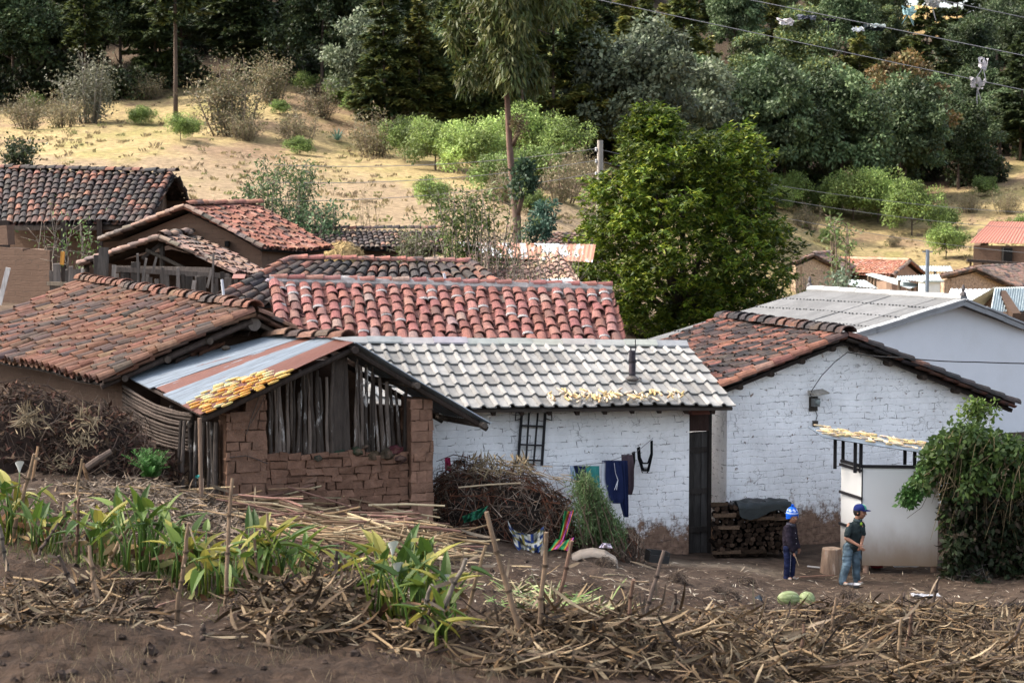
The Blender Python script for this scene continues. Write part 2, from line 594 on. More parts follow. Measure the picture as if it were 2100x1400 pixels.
def adobe_blocks(mb, o, e, L, z0, top, thick, bw, bh, rnd, col, holes=(), jit=.012, var=.16):
    """a course-by-course adobe wall; `top` is a height or a function of the run"""
    o, e = V(o), V((e[0], e[1], 0)).normalized()
    b = V((-e.y, e.x, 0))
    f = top if callable(top) else (lambda a: top)
    # mud core
    tmax = max(f(L * k / 20) for k in range(21))
    n = max(3, int(L / .15))
    for k in range(n):
        a0, a1 = L * k / n, L * (k + 1) / n
        zt = min(f(a0), f(a1)) - .04
        if zt > z0:
            mb.box8(o + e * a0 + b * .03 + V((0, 0, z0)), e * (a1 - a0), b * (thick - .06), V((0, 0, zt - z0)), tuple(c * .45 for c in col))
    z = z0
    row = 0
    while z < tmax:
        h = bh * rnd.uniform(.8, 1.15)
        a = -rnd.uniform(0, bw * .7)
        while a < L:
            w = bw * rnd.uniform(.45, 1.35)
            x0, x1 = max(a, 0), min(a + w, L)
            if x1 - x0 > .03:
                zt = min(z + h, f((x0 + x1) / 2))
                if zt - z > .03 and not any(h0 < (x0 + x1) / 2 < h1 and g0 < z + h / 2 < g1 for h0, h1, g0, g1 in holes):
                    g = rnd.uniform(.001, .007)
                    k = 1 + rnd.uniform(-var, var)
                    dd = rnd.uniform(-.012, .012)
                    mb.box8(o + e * (x0 + g) + b * dd + V((0, 0, z + g)), e * (x1 - x0 - 2 * g), b * (thick - dd), V((0, 0, zt - z - 2 * g)),
                            tuple(c * k for c in col), jit, rnd)
            a += w
        z += h
        row += 1
# ------------------------------------------------------------------ ground
# (photograph u, v, distance): what the ground passes through
GC = [
    # near field
    (-400, 1460, 13), (100, 1400, 15), (1050, 1420, 16.5), (1900, 1420, 18.5), (2500, 1420, 19), (-800, 1300, 17),
    (100, 1250, 19.5), (500, 1250, 20), (1100, 1255, 20.5), (1700, 1310, 24), (2050, 1310, 24.5),
    (150, 1090, 25.5), (500, 1105, 26), (800, 1180, 25), (1050, 1190, 26.5), (1350, 1220, 27), (1650, 1228, 31), (2050, 1235, 30.5),
    (0, 985, 29.5), (250, 985, 30), (480, 1050, 30.3), (700, 1082, 31), (870, 1096, 31.6), (1050, 1124, 31.6), (1250, 1150, 32), (1500, 1172, 32.6),
    # yard
    (1400, 1146, 35), (1620, 1187, 33.3), (1745, 1195, 33), (1850, 1172, 34.1), (1560, 1138, 35.6), (2050, 1185, 33.2), (1700, 1100, 37.5),
    (300, 930, 33.5), (900, 1050, 34),
    # behind the near houses
    (200, 760, 42), (-400, 760, 42), (600, 800, 43), (1100, 890, 44), (1700, 945, 44), (2400, 980, 44),
    (100, 610, 55), (450, 600, 55), (700, 600, 56), (1100, 690, 55), (1500, 760, 56), (2100, 790, 57),
    (0, 455, 78), (300, 450, 78), (600, 460, 76), (900, 500, 72), (1150, 520, 75), (1450, 610, 85), (1750, 640, 100), (2100, 660, 100),
    # field and the slopes behind it
    (50, 340, 95), (300, 345, 95), (600, 375, 93), (850, 395, 92), (1150, 430, 92), (1700, 560, 122), (2050, 555, 125),
    (100, 285, 108), (400, 275, 110), (650, 320, 108), (900, 335, 108), (1200, 380, 108), (1650, 455, 138), (2000, 445, 145),
    (50, 245, 120), (300, 225, 122), (550, 190, 128), (800, 285, 120), (1000, 300, 121), (1250, 340, 124), (1600, 420, 150), (1850, 420, 155), (2080, 360, 165),
    (50, 130, 150), (500, 90, 160), (1000, 190, 155), (1500, 260, 185), (2000, 250, 200),
    (100, -60, 215), (700, -80, 215), (1300, -10, 235), (1750, 60, 260), (2060, 90, 260),
    (100, -260, 320), (900, -240, 330), (1500, -90, 330), (1800, 8, 330), (1930, 18, 330), (2000, 40, 330), (2200, 60, 330),
    (100, -260, 480), (1000, -200, 480), (1900, 100, 480), (-1500, 300, 100), (3500, 420, 100), (-1500, 900, 35), (3500, 1150, 35),
    (-1500, -100, 300), (3500, 0, 300), (-1000, 1700, 8), (1050, 1700, 8), (3100, 1700, 8.5),
]
_pts = np.array([tuple(P(*c)) for c in GC])


def _feat(x, y):
    return np.stack([np.asarray(x) / np.asarray(y) * 3.0, np.log(np.asarray(y)) * 1.0], -1)


_A = _feat(_pts[:, 0], _pts[:, 1])
_q = (_pts[:, 2] - H) / _pts[:, 1]
_K = np.sqrt(((_A[:, None] - _A[None]) ** 2).sum(-1) + 2e-3)
_n = len(_A)
_S = np.zeros((_n + 1, _n + 1))
_S[:_n, :_n] = _K + np.eye(_n) * -2e-3
_S[:_n, _n] = _S[_n, :_n] = 1
_w = np.linalg.solve(_S, np.append(_q, 0))


def gbase(x, y):
    x, y = np.atleast_1d(np.asarray(x, float)), np.atleast_1d(np.asarray(y, float))
    f = _feat(x, y)
    k = np.sqrt(((f[:, None] - _A[None]) ** 2).sum(-1) + 2e-3)
    return H + (k @ _w[:_n] + _w[_n]) * y


# heaps of soil along the old maize rows in the near field: (u, v, distance, height, half-width)
MOUNDS = [(640, 1290, 19, .16, .9), (200, 1330, 17.5, .16, 1.0), (930, 1300, 18.5, .10, .8), (1250, 1320, 18.5, .14, 1.0), (1750, 1290, 25, .25, 1.2),
          (1450, 1360, 18.5, .12, .9), (1950, 1300, 24, .22, 1.1), (100, 1180, 22, .14, 1.0), (400, 1370, 16, .10, .8), (850, 1390, 16.6, .08, .8),
          (1500, 1290, 23, .10, .9), (100, 1390, 15.4, .12, .9)]
MOUNDS = [(*P(u, v, Y)[:2], h, w) for u, v, Y, h, w in MOUNDS]


def bump_at(x, y):
    z = 0.0
    if y < 75:
        k = min(1.0, (75 - y) / 30)
        yard = 1.0 if y < 31.5 else .35
        n3 = mnoise.noise(V((x * 3.4, y * 2.6, 7)))
        z += k * yard * (.075 * mnoise.noise(V((x * 1.1, y * .9, 3))) + .07 * (abs(n3) - .25) + .045 * mnoise.noise(V((x * 8, y * 5, 1))) + .02 * mnoise.noise(V((x * 17, y * 10, 4))))
        for mx, my, h, w in MOUNDS:
            d = ((x - mx) / w) ** 2 + ((y - my) / (w * .6)) ** 2
            if d < 9: z += h * math.exp(-d)
    else:
        k = min(1.0, (y - 75) / 30)
        z += k * (.5 * mnoise.noise(V((x * .08, y * .07, 3))) + .16 * mnoise.noise(V((x * .35, y * .3, 5))))
    return z


def gz(x, y):
    return float(gbase(x, y)[0]) + bump_at(x, y)


def on_ground(u, v, y0=9.0, y1=420.0):
    """where the line of sight through (u, v) meets the ground"""
    ys = np.geomspace(y0, y1, 900)
    a, b = P(u, v, 1.0), P(u, v, 2.0)
    d = b - a
    z = a.z + d.z * (ys - 1)
    x = a.x + d.x * (ys - 1)
    g = gbase(x, ys)
    k = np.argmax(z <= g)
    y = float(ys[k]) if (z <= g).any() else y1
    xx = a.x + d.x * (y - 1)
    return V((xx, y, gz(xx, y)))


def foot(u, Y):
    """ground point at distance Y below photograph column u"""
    x = (u - 1050) / F * Y / CP
    return V((x, Y, gz(x, Y)))


def build_ground():
    nx, ny = 380, 470
    ss = np.linspace(-.62, .62, nx)
    ys = np.geomspace(7.5, 520, ny)
    X = np.outer(ys, ss)
    Yg = np.repeat(ys[:, None], nx, 1)
    Z = np.concatenate([gbase(X[i], Yg[i]) for i in range(ny)]).reshape(ny, nx)
    fl = lambda a: a.ravel()
    xs, yy, zz = fl(X), fl(Yg), fl(Z).copy()
    nz = np.array([bump_at(a, b) for a, b in zip(xs, yy)])
    zz += nz
    # zones
    n1 = np.array([mnoise.noise(V((a * .12, b * .12, 2))) for a, b in zip(xs, yy)])
    n2 = np.array([mnoise.noise(V((a * .5, b * .4, 8))) + .6 * mnoise.noise(V((a * 2.1, b * 1.2, 5))) for a, b in zip(xs, yy)])
    u = 1050 + xs / yy * F * CP
    sm = lambda t: np.clip(t, 0, 1) ** 2 * (3 - 2 * np.clip(t, 0, 1))
    def mixc(c, c2, k):
        return c * (1 - k[:, None]) + np.array(c2)[None] * k[:, None]
    c = np.tile(np.array((.058, .037, .024)), (len(xs), 1))                      # tilled earth
    c = mixc(c, (.092, .065, .047), sm((yy - 27) / 3 + n1 * .6) * (yy < 60))      # trodden yard
    c = mixc(c, (.22, .175, .13), sm(1 - np.abs(yy - (34.0 - (u - 1400) * .002)) / .9) * sm((u - 1330) / 60) * sm((1640 - u) / 60))   # worn path
    c = mixc(c, (.25, .185, .115), sm((yy - 58) / 10))                             # far ploughed field
    g = sm((n1 * 1.5 + n2 * .5 + (yy - 96) / 10 - (u > 1300) * -.8) * 1.3) * (yy > 75)
    c = mixc(c, (.30, .23, .112), g)                                               # dry grass
    gg = sm((n2 * 1.6 + n1 * 1.2 - .35) * 2) * sm((yy - 85) / 15)
    c = mixc(c, (.20, .195, .06), gg * .45)                                        # greener patches
    br = sm((-n1 * 1.4 + n2 * .8 - .15) * 3) * sm((yy - 90) / 15)
    c = mixc(c, (.20, .13, .085), br * .75)
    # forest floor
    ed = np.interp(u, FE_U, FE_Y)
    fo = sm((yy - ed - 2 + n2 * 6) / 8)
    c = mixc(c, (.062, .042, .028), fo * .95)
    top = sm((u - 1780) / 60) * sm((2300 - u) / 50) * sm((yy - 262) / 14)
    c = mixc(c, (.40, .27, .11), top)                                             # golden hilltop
    mb = MB()
    idx = np.arange(ny * nx).reshape(ny, nx)
    q = np.stack([idx[:-1, :-1], idx[:-1, 1:], idx[1:, 1:], idx[1:, :-1]], -1).reshape(-1, 4)
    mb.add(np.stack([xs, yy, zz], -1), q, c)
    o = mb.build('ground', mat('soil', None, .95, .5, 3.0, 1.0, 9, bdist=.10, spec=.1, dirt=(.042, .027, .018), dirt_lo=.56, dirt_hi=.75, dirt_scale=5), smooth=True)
    tag(o, kind='structure')


# lower edge of the forest: photograph column -> distance
FE_U = [-400, 0, 200, 380, 540, 650, 750, 900, 1050, 1250, 1450, 1640, 1900, 2000, 2100, 2500]
FE_Y = [118, 120, 122, 128, 130, 126, 122, 120, 121, 124, 140, 150, 156, 160, 168, 170]
build_ground()
# ------------------------------------------------------------------ houses
M_TILE = mat('fired_clay', None, .9, .30, 9, .5, 60, spec=.15, dirt=(.05, .045, .042), dirt_lo=.58, dirt_hi=.78, dirt_scale=2.6)
M_TILE_OLD = mat('fired_clay_lichen', None, .95, .35, 9, .5, 60, spec=.12, dirt=(.045, .042, .042), dirt_lo=.47, dirt_hi=.62, dirt_scale=3.5)
M_CEM = mat('cement_tile', None, .85, .16, 5, .25, 70, spec=.2, dirt=(.30, .29, .27), dirt_lo=.58, dirt_hi=.8, dirt_scale=4)
M_ADOBE = mat('adobe_blocks', None, .98, .28, 7, .9, 30, spec=.05, dirt=(.15, .095, .068), dirt_lo=.55, dirt_hi=.7, dirt_scale=2.5)
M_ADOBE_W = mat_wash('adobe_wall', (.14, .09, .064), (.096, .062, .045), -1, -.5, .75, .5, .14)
M_ADOBE_SHADE = mat_wash('shaded_adobe_wall', (.068, .044, .032), (.048, .032, .026), -1, -.5, .75, .5, .14)  # adobe darkened, eave and indoor shade put into the colour
M_WASH = mat_wash('whitewash', h0=.0, h1=1.5, crack=.75)
M_WASH2 = mat_wash('whitewash_gable', h0=.0, h1=1.5, crack=.7, spots=.60)
M_WASH_FAR = mat_wash('whitewash_far', (.75, .73, .70), (.40, .29, .20), -.5, 4.2, .35, .6, .25, spots=.40)
M_BLUEWALL = mat('pale_blue_render', (.76, .775, .80), .9, .06, .5, .12, 20, spec=.1, dirt=(.56, .565, .57), dirt_lo=.5, dirt_hi=.8, dirt_scale=.8)
M_WOOD = mat('weathered_wood', None, .9, .35, 6, .6, 30, stretch=(3, 3, .5), spec=.1)
M_BARK = mat('rough_bark', None, .95, .4, 5, .9, 22, stretch=(2, 2, .6), spec=.08, dirt=(.42, .40, .37), dirt_lo=.58, dirt_hi=.66, dirt_scale=4)
M_TIN = mat_tin('old_zinc', base=(.20, .235, .265), amount=.52, metal=.2, rough=.6)
M_TIN_R = mat_tin('rusted_zinc', base=(.36, .30, .27), rust=(.24, .085, .05), amount=.9)
M_TIN_G = mat_tin('grey_zinc', base=(.36, .41, .42), amount=.2)
M_FIBRO = mat('fibre_cement', None, .9, .14, 3, .15, 60, spec=.15, dirt=(.20, .20, .20), dirt_lo=.55, dirt_hi=.75, dirt_scale=2.5)
M_METAL = mat('black_metal', (.022, .020, .022), .6, .3, 12, .1, 60, metal=.2)
M_DARK = mat('opening_shade', (.012, .011, .010), 1, .2, 5, 0)  # near-black colour stands in for the shade inside vent and doorway
M_STRAW = mat('dry_straw', None, .9, .3, 8, .3, 40, spec=.1)

C_RED = [(6, (.285, .126, .103)), (3, (.25, .108, .090)), (2, (.305, .155, .128)), (.8, (.20, .105, .09)), (.5, (.30, .21, .18))]
C_BROWN = [(5, (.20, .098, .066)), (3, (.16, .088, .064)), (3, (.12, .082, .067)), (1.8, (.085, .064, .056)), (2, (.22, .128, .085))]
C_DARK = [(5, (.062, .052, .050)), (3, (.10, .070, .060)), (3, (.19, .095, .070)), (1.5, (.045, .042, .043))]
C_MIXED = [(4, (.28, .125, .09)), (4, (.10, .075, .066)), (2, (.055, .048, .047)), (2, (.20, .11, .085))]
C_ORANGE = [(5, (.27, .12, .085)), (3, (.21, .10, .074)), (1.6, (.11, .07, .06)), (1, (.33, .18, .135))]
C_GREYT = [(4, (.22, .15, .12)), (3, (.15, .115, .10)), (2, (.27, .16, .12)), (1, (.09, .075, .07))]


def flat(p):
    return V((p.x, p.y, 0))


def run_at(u, o, e):
    """metres along the wall line (o, e) that fall on photograph column u"""
    k = (u - 1050) / F / CP
    return (k * o.y - o.x) / (e.x - k * e.y)


def gable_walls(mb, A, LE, RE, A2, LE2, RE2, zb, inset=.35, ov=.13, drop=.12, thick=.3, back=True, sides='lr', inset2=None):
    rv = flat(A2 - A)
    L = rv.length
    r = rv / L
    inset2 = inset if inset2 is None else inset2
    ends = []
    for a, l, q, sh, fl in ((A, LE, RE, inset, False), (A2, LE2, RE2, -inset2, True)):
        a, l, q = a + r * sh, l + r * sh, q + r * sh
        e = flat(q - l).normalized()
        if fl: a = a - flat(r) * thick
        al, ar = flat(l - a).dot(e) * (1 - ov), flat(q - a).dot(e) * (1 - ov)
        zl = a.z + (l.z - a.z) * (1 - ov) - drop
        zr = a.z + (q.z - a.z) * (1 - ov) - drop
        o = flat(a)
        if not fl or back:
            mb.wall([(al, zb), (ar, zb), (ar, zr), (0, a.z - drop), (al, zl)], o, e, thick)
        ends.append((o + e * al, o + e * ar, zl, zr))
    (l0, r0, zl0, zr0), (l1, r1, zl1, zr1) = ends
    if 'l' in sides:
        d = (l1 - l0); D = d.length; d = d / D
        mb.wall([(thick, zb), (D - .004, zb), (D - .004, zl0), (thick, zl0)][::1], l1 + d * 0, -d, thick) if False else \
            mb.wall([(0.004, zb), (D - thick - .004, zb), (D - thick - .004, zl0), (0.004, zl1)], l1, -d, thick)
    if 'r' in sides:
        d = (r1 - r0); D = d.length; d = d / D
        mb.wall([(thick + .004, zb), (D - .004, zb), (D - .004, zr1), (thick + .004, zr0)], r0, d, thick)
    return ends


def verge(mb, A, E, n, r, cols, rnd, up=None, hgt=.8):
    ridge_tiles(mb, A, E, n, r, cols, rnd, up or (0, 0, 1), jit=.012, hgt=hgt, over=1.18)


# ---- cottage with the pale cement-tile roof ------------------------------------------------
rnd = random.Random(11)
W1 = Patch(P(690, 700, 35.8), P(1405, 708, 37.6), P(740, 842, 33.2), P(1505, 833, 35.0), sag=.05, seed=2)
h = thing('cottage', 'whitewashed adobe cottage with a pale cement tile roof and a flue pipe', 'house', (.6, 35.6, 0))
mb = MB()
ncol, nrow = 26, 6
for j in range(nrow):
    for i in range(ncol):
        g = pal([(4, (.345, .33, .295)), (3, (.30, .287, .255)), (2, (.385, .37, .335)), (1, (.235, .222, .197))], rnd, .06)
        g = (sum(g) / 3 * 1.035, sum(g) / 3, sum(g) / 3 * .92)
        a0, a1 = i / ncol, (i + 1) / ncol + .12 / ncol
        dj = rnd.uniform(-.05, .05) / nrow
        da = rnd.uniform(-.012, .012)
        vs = []
        K = 17
        for t, lift in (((j - .12) / nrow, .0), ((j + .5) / nrow, .022), ((j + 1) / nrow + dj, .045)):
            for k in range(K):
                x = k / (K - 1)
                b = .046 * math.sin(math.pi * x / .38) ** .8 if .001 < x < .379 else -.006 * math.sin(math.pi * (x - .38) / .62)
                vs.append(W1.pt(a0 + (a1 - a0) * x + da / ncol, max(0, t), lift + b + .006 * i / ncol))
        n3 = 3 * K
        for k in range(K):
            vs.append(V(vs[2 * K + k]) - W1.n * .024)
        fs = [[q * K + k, q * K + k + 1, (q + 1) * K + k + 1, (q + 1) * K + k] for q in range(3) for k in range(K - 1)]
        mb.add(vs, fs, g)
vs = [W1.pt(a, t, hh) for hh in (-.03, -.08) for a, t in ((0, 0), (1, 0), (1, .985), (0, .985))]
mb.add(vs, [[0, 1, 2, 3], [7, 6, 5, 4], [0, 4, 5, 1], [1, 5, 6, 2], [2, 6, 7, 3], [3, 7, 4, 0]], (.08, .065, .055))
mb.build('roof', M_CEM, h)
mb = MB()
TL, TR = W1.pt(-.01, 0, .05), W1.pt(1.0, 0, .05)
for i in range(11):
    p0, p1 = TL.lerp(TR, i / 11), TL.lerp(TR, (i + 1.04) / 11)
    z = V((0, 0, .012 * (i % 2) + rnd.uniform(0, .012)))
    g = pal([(1, (.36, .355, .34)), (1, (.41, .40, .38))], rnd, .06)
    bk = V((-.25, .97, 0)) * .19
    fr = W1.pt(0, .05, 0) - W1.pt(0, 0, 0)
    q = [p0 + fr + z, p1 + fr + z, p1 + V((0, 0, .05)) + z, p0 + V((0, 0, .05)) + z, p0 + bk + z, p1 + bk + z]
    q2 = [x - V((0, 0, .03)) for x in q]
    mb.add(q + q2, [[0, 1, 2, 3], [3, 2, 5, 4], [6, 7, 1, 0], [0, 3, 9, 6], [1, 7, 8, 2], [3, 4, 10, 9], [2, 8, 11, 5], [7, 6, 9, 8], [8, 9, 10, 11], [4, 5, 11, 10]], g)
mb.build('ridge_cap', M_CEM, h)
# walls
mb = MB()
w_o = V((3.18, 35.52, 0))
w_e = V((.953, .303, 0)).normalized()
mb.wall([(-6.05, -.3), (0, -.3), (0, 2.83), (-6.05, 2.93)], w_o, w_e, .32)
w_b = V((-w_e.y, w_e.x, 0))
mb.wall([(.325, -.3), (2.3, -.3), (2.3, 3.3), (.325, 2.95)], w_o, w_b, .3)
mb.build('wall', M_WASH, h)
# eave beam, rafter ends, reddish corner beam
mb = MB()
for k in range(13):
    a = .05 + .9 * k / 12
    p1, p0 = W1.pt(a, .97, -.13), W1.pt(a, .6, -.13)
    mb.bar(p0, p1, .07, .09, (.05, .035, .028))
mb.bar(W1.pt(.02, .8, -.2), W1.pt(.985, .8, -.2), .10, .10, (.06, .04, .03))
mb.build('rafters', M_WOOD, h)
mb = MB()
p = P(1441, 842, 35.2)
mb.box8(p + V((-.19, 0, -.075)), w_e * .36, w_b * .45, V((0, 0, .15)), (.16, .06, .045), .008)
mb.build('corner_beam', mat('reddish_timber', None, .85, .25, 6, .3, 30), h)
# door in the gap beside the corner
mb = MB()
d0 = w_o + w_e * .02 + w_b * .12
zd = (.02, 2.22)
for k in range(3):
    a = .0 + k * .135
    mb.box8(d0 + w_e * a + w_b * (.01 * (k % 2)) + V((0, 0, zd[0])), w_e * .128, w_b * .035, V((0, 0, zd[1] - zd[0])), (.045 + .01 * k, .040 + .01 * k, .036 + .01 * k))
dr = mb.build('door', M_WOOD, h)
for z in (.4, 1.1, 1.85):
    mb = MB()
    mb.box8(d0 + w_e * .01 - w_b * .03 + V((0, 0, z)), w_e * .37, w_b * .026, V((0, 0, .10)), (.04, .034, .03))
    mb.build('rail', M_WOOD, dr)
mb = MB()
mb.box8(w_o + w_e * .405 + w_b * .06 + V((0, 0, 0)), w_e * .06, w_b * .12, V((0, 0, 2.6)), (.03, .025, .022))
mb.box8(w_o + w_e * .004 + w_b * .06 + V((0, 0, 2.24)), w_e * .398, w_b * .12, V((0, 0, .36)), (.05, .03, .025))
mb.build('door_frame', M_WOOD, h)
# flue pipe
fb = P(1296, 783, 0.0 + 35.7)
ta, tb = .0, .0
best = min(((W1.pt(a / 60, t / 60) - V((fb.x, fb.y, 0))).xy.length + 0, a / 60, t / 60) for a in range(61) for t in range(61))
# find the slope point that is seen at (1296, 783)
def on_patch(pa, u, v, lift=0.0):
    bst, res = 1e9, None
    a0, t0, st = .5, .5, .5
    for it in range(9):
        for i in range(-6, 7):
            for j in range(-6, 7):
                a, t = a0 + i * st / 6, t0 + j * st / 6
                p = pa.pt(a, t, lift)
                q = P(u, v, p.y)
                d = (q - p).length
                if d < bst: bst, res = d, (a, t)
        a0, t0 = res
        st *= .35
    return res
fa, ft = on_patch(W1, 1296, 781)
fp = W1.pt(fa, ft, .03)
fl = MB()
fl.lathe([(.055, -.25), (.062, 0), (.060, .42), (.058, .52)], 14, (.05, .045, .055), fp)
fl.lathe([(.066, .30), (.072, .33), (.066, .36)], 14, (.035, .03, .035), fp)
ch = fl.build('flue_pipe', mat('sooty_iron', None, .7, .5, 12, .3, 40, metal=.4, dirt=(.13, .10, .10), dirt_lo=.5, dirt_hi=.65), h)
fl = MB()
fl.lathe([(.062, .07), (.085, .05), (.14, .02), (.165, .035), (.17, .015), (.15, -.02)], 16, (.14, .125, .11), fp)
fl.build('flashing', MATS['sooty_iron'], ch)
fl = MB()
for k in range(3):
    q = fp + V((.055 * math.cos(k * 2.1), .055 * math.sin(k * 2.1), .5))
    fl.tube([q, q + V((0, 0, .09 if k else .22))], .009, 5, (.03, .03, .03))
fl.build('bracket', M_METAL, ch)

# ---- gable house at the right ---------------------------------------------------------------
rnd = random.Random(12)
A, A2 = P(1735, 690, 36.7), P(1475, 655, 42.5)
LE, RE = P(1480, 795, 35.9), P(2080, 832, 38.0)
LE2, RE2 = A2 + (LE - A), A2 + (RE - A)
h = thing('gable_house', 'whitewashed adobe house showing its gable, roofed with mottled dark and orange clay tiles', 'house', (6, 38.5, 0))
W2L, W2R = Patch(A2, A, LE2, LE, .06, 4), Patch(A, A2, RE, RE2, .06, 5)
mb = MB()
tile_roof(mb, W2L, 27, 9, C_MIXED, rnd, jit=.05)
tile_roof(mb, W2R, 26, 12, C_DARK, rnd, jit=.05)
mb.build('roof', M_TILE_OLD, h)
mb = MB()
ridge_tiles(mb, A2 + V((0, 0, .06)), A + V((0, 0, .06)), 19, .17, C_DARK, rnd, over=1.35)
mb.build('ridge_tiles', M_TILE_OLD, h)
mb = MB()
verge(mb, A + V((0, 0, .02)), LE + V((0, 0, .03)), 7, .12, C_ORANGE, rnd)
mb.build('verge_tiles', M_TILE, h)
mb = MB()
verge(mb, A + V((0, 0, .02)), RE + V((0, 0, .03)), 11, .13, C_DARK, rnd)
mb.build('verge_tiles', M_TILE_OLD, h)
mb = MB()
gable_walls(mb, A, LE, RE, A2, LE2, RE2, -.3, inset=.32, ov=.09, drop=.13)
mb.build('wall', M_WASH2, h)
mb = MB()
g_r = flat(A2 - A).normalized()
for (q, n) in ((LE, 4), (RE, 5)):
    for k in range(n):
        p = A.lerp(q, (k + .35) / n) + V((0, 0, -.15))
        mb.tube([p + g_r * .06, p + g_r * .9], .055, 7, (.06, .045, .036))
    mb.bar(A + V((0, 0, -.11)) + g_r * .12, q + V((0, 0, -.10)) + g_r * .12, .10, .07, (.04, .032, .028))
mb.build('rafters', M_WOOD, h)

# ---- big pale-blue gable house behind it --------------------------------------------------
rnd = random.Random(13)
A, A2 = P(1975, 617, 48), P(1660, 597, 53.4)
LE = A + (P(1745, 690, 46.9) - A) * 1.55
LE2 = A2 + (LE - A)
RE = A + (P(2100, 668, 49.2) - A) * 2.6
RE2 = A2 + (RE - A)
h = thing('blue_house', 'large plain house with pale blue-white gable wall and grey sheeted roof', 'house', (10, 50, .2))
pl, pr = Patch(A2, A, LE2, LE, .03, 6), Patch(A, A2, RE, RE2, .03, 7)
mb = MB()
for pa in (pl, pr):
    nr = 6 if pa is pl else 8
    for j in range(nr):
        n = 7
        for i in range(n):
            k = rnd.uniform(.85, 1.1)
            m2 = MB()
            corrugated(m2, pa, i / n, (i + 1.04) / n, max(0, (j - .08) / nr), (j + 1) / nr, .12, .014, lift=.03 - .0 + .012 * (i % 2), attr=False, nt=1, rnd=rnd)
            vs = np.concatenate(m2.v)
            # lift the lower edge of each course
            mb.add(vs, m2.f, (.19 * k, .19 * k, .19 * k))
    vs = [pa.pt(a, t, hh) for hh in (-.02, -.09) for a, t in ((0.003, 0), (.997, 0), (.997, .99), (0.003, .99))]
    mb.add(vs, [[0, 1, 2, 3], [7, 6, 5, 4], [0, 4, 5, 1], [1, 5, 6, 2], [2, 6, 7, 3], [3, 7, 4, 0]], (.10, .10, .10))
for j in range(6):
    for i in range(42):
        p = pl.pt((i + .5) / 42 + rnd.uniform(-.004, .004), (j + 1) / 6 + .004, .055)
        mb.box(p, (.04, .04, .03), (.10, .10, .10))
mb.build('roof', M_FIBRO, h)
mb = MB()
for i in range(9):
    mb.tube([A2.lerp(A, i / 9) + V((0, 0, .05)), A2.lerp(A, (i + 1.05) / 9) + V((0, 0, .065))], .11, 10, (.27, .27, .27))
mb.build('ridge_cap', M_FIBRO, h)
mb = MB()
for (q, n, a) in ((LE, 6, A), (RE, 8, A)):
    for i in range(n):
        p0, p1 = a.lerp(q, i / n) + V((0, 0, .04 + .012 * (i % 2))), a.lerp(q, (i + 1.04) / n) + V((0, 0, .04 + .012 * (i % 2)))
        mb.bar(p0, p1, .26, .045, (.34, .345, .35))
        mb.bar(p0 + V((0, -.1, -.085)), p1 + V((0, -.1, -.085)), .03, .11, (.30, .305, .31))
mb.build('barge_board', M_FIBRO, h)
for q in (A, A2):
    mb = MB()
    mb.lathe([(.09, 0), (.07, .06), (.03, .1), (.05, .16), (.02, .26)], 8, (.10, .09, .09), q + V((0, 0, .13)))
    mb.build('ridge_finial', M_FIBRO, h)
mb = MB()
gable_walls(mb, A, LE, RE, A2, LE2, RE2, -.3, inset=.30, ov=.04, drop=.10)
mb.build('wall', M_BLUEWALL, h)

# ---- long house with the red mortared tiles --------------------------------------------------
rnd = random.Random(14)
R1 = Patch(P(556, 578, 41.5), P(1250, 592, 42.5), P(578, 697, 38.6), P(1278, 706, 39.5), .04, 8)
h = thing('red_roofed_house', 'long house with a fresh red clay tile roof bedded in pale mortar', 'house', (-1.5, 42.5, .4))
mb = MB()
tile_roof(mb, R1, 27, 7, C_RED, rnd, jit=.05, hgt=.62, wide=.42, backing=(.13, .085, .07), mortar=.22)
mb.build('roof', M_TILE, h)
mb = MB()
ridge_tiles(mb, R1.pt(-.005, 0, .07), R1.pt(1.005, 0, .07), 20, .12, C_RED, rnd, jit=.01, over=1.05, hgt=.75, mort=(.40, .37, .35))
mb.build('ridge_tiles', M_TILE, h)
mb = MB()
for i in range(27):
    p = R1.pt((i + .0) / 27, .012, .045)
    mb.ell(p, (.11 * rnd.uniform(.7, 1.2), .07, .05), n=8, m=5, col=(.42 * rnd.uniform(.8, 1.1), .40 * rnd.uniform(.8, 1.1), .39))
mb.build('mortar', mat('lime_mortar', None, .95, .25, 10, .6, 40), h)['kind'] = 'stuff'
mb = MB()
tl, tr = R1.c[0], R1.c[1]
bk = V((-.1, 1, 0)).normalized()
RB = Patch(tr + bk * .02, tl + bk * .02, tr + bk * 2.6 - V((0, 0, 1.0)), tl + bk * 2.6 - V((0, 0, 1.0)))
vs = [RB.pt(a, t, hh) for hh in (0, -.07) for a, t in ((0, 0), (1, 0), (1, 1), (0, 1))]
mb.add(vs, [[0, 1, 2, 3], [7, 6, 5, 4], [0, 4, 5, 1], [1, 5, 6, 2], [2, 6, 7, 3], [3, 7, 4, 0]], (.17, .08, .06))
mb.build('back_roof', M_TILE, h)
mb = MB()
gable_walls(mb, tl.lerp(tl, 1), tl + bk * 2.2 - V((0, 0, .85)), R1.c[2], tr, tr + bk * 2.2 - V((0, 0, .85)), R1.c[3], .0, inset=.25, ov=.1, drop=.14)
mb.build('wall', M_ADOBE_W, h)
mb = MB()
verge(mb, tl + V((.06, 0, .03)), R1.c[2] + V((.06, 0, .03)), 7, .12, C_RED, rnd)
mb.build('verge_tiles', M_TILE, h)

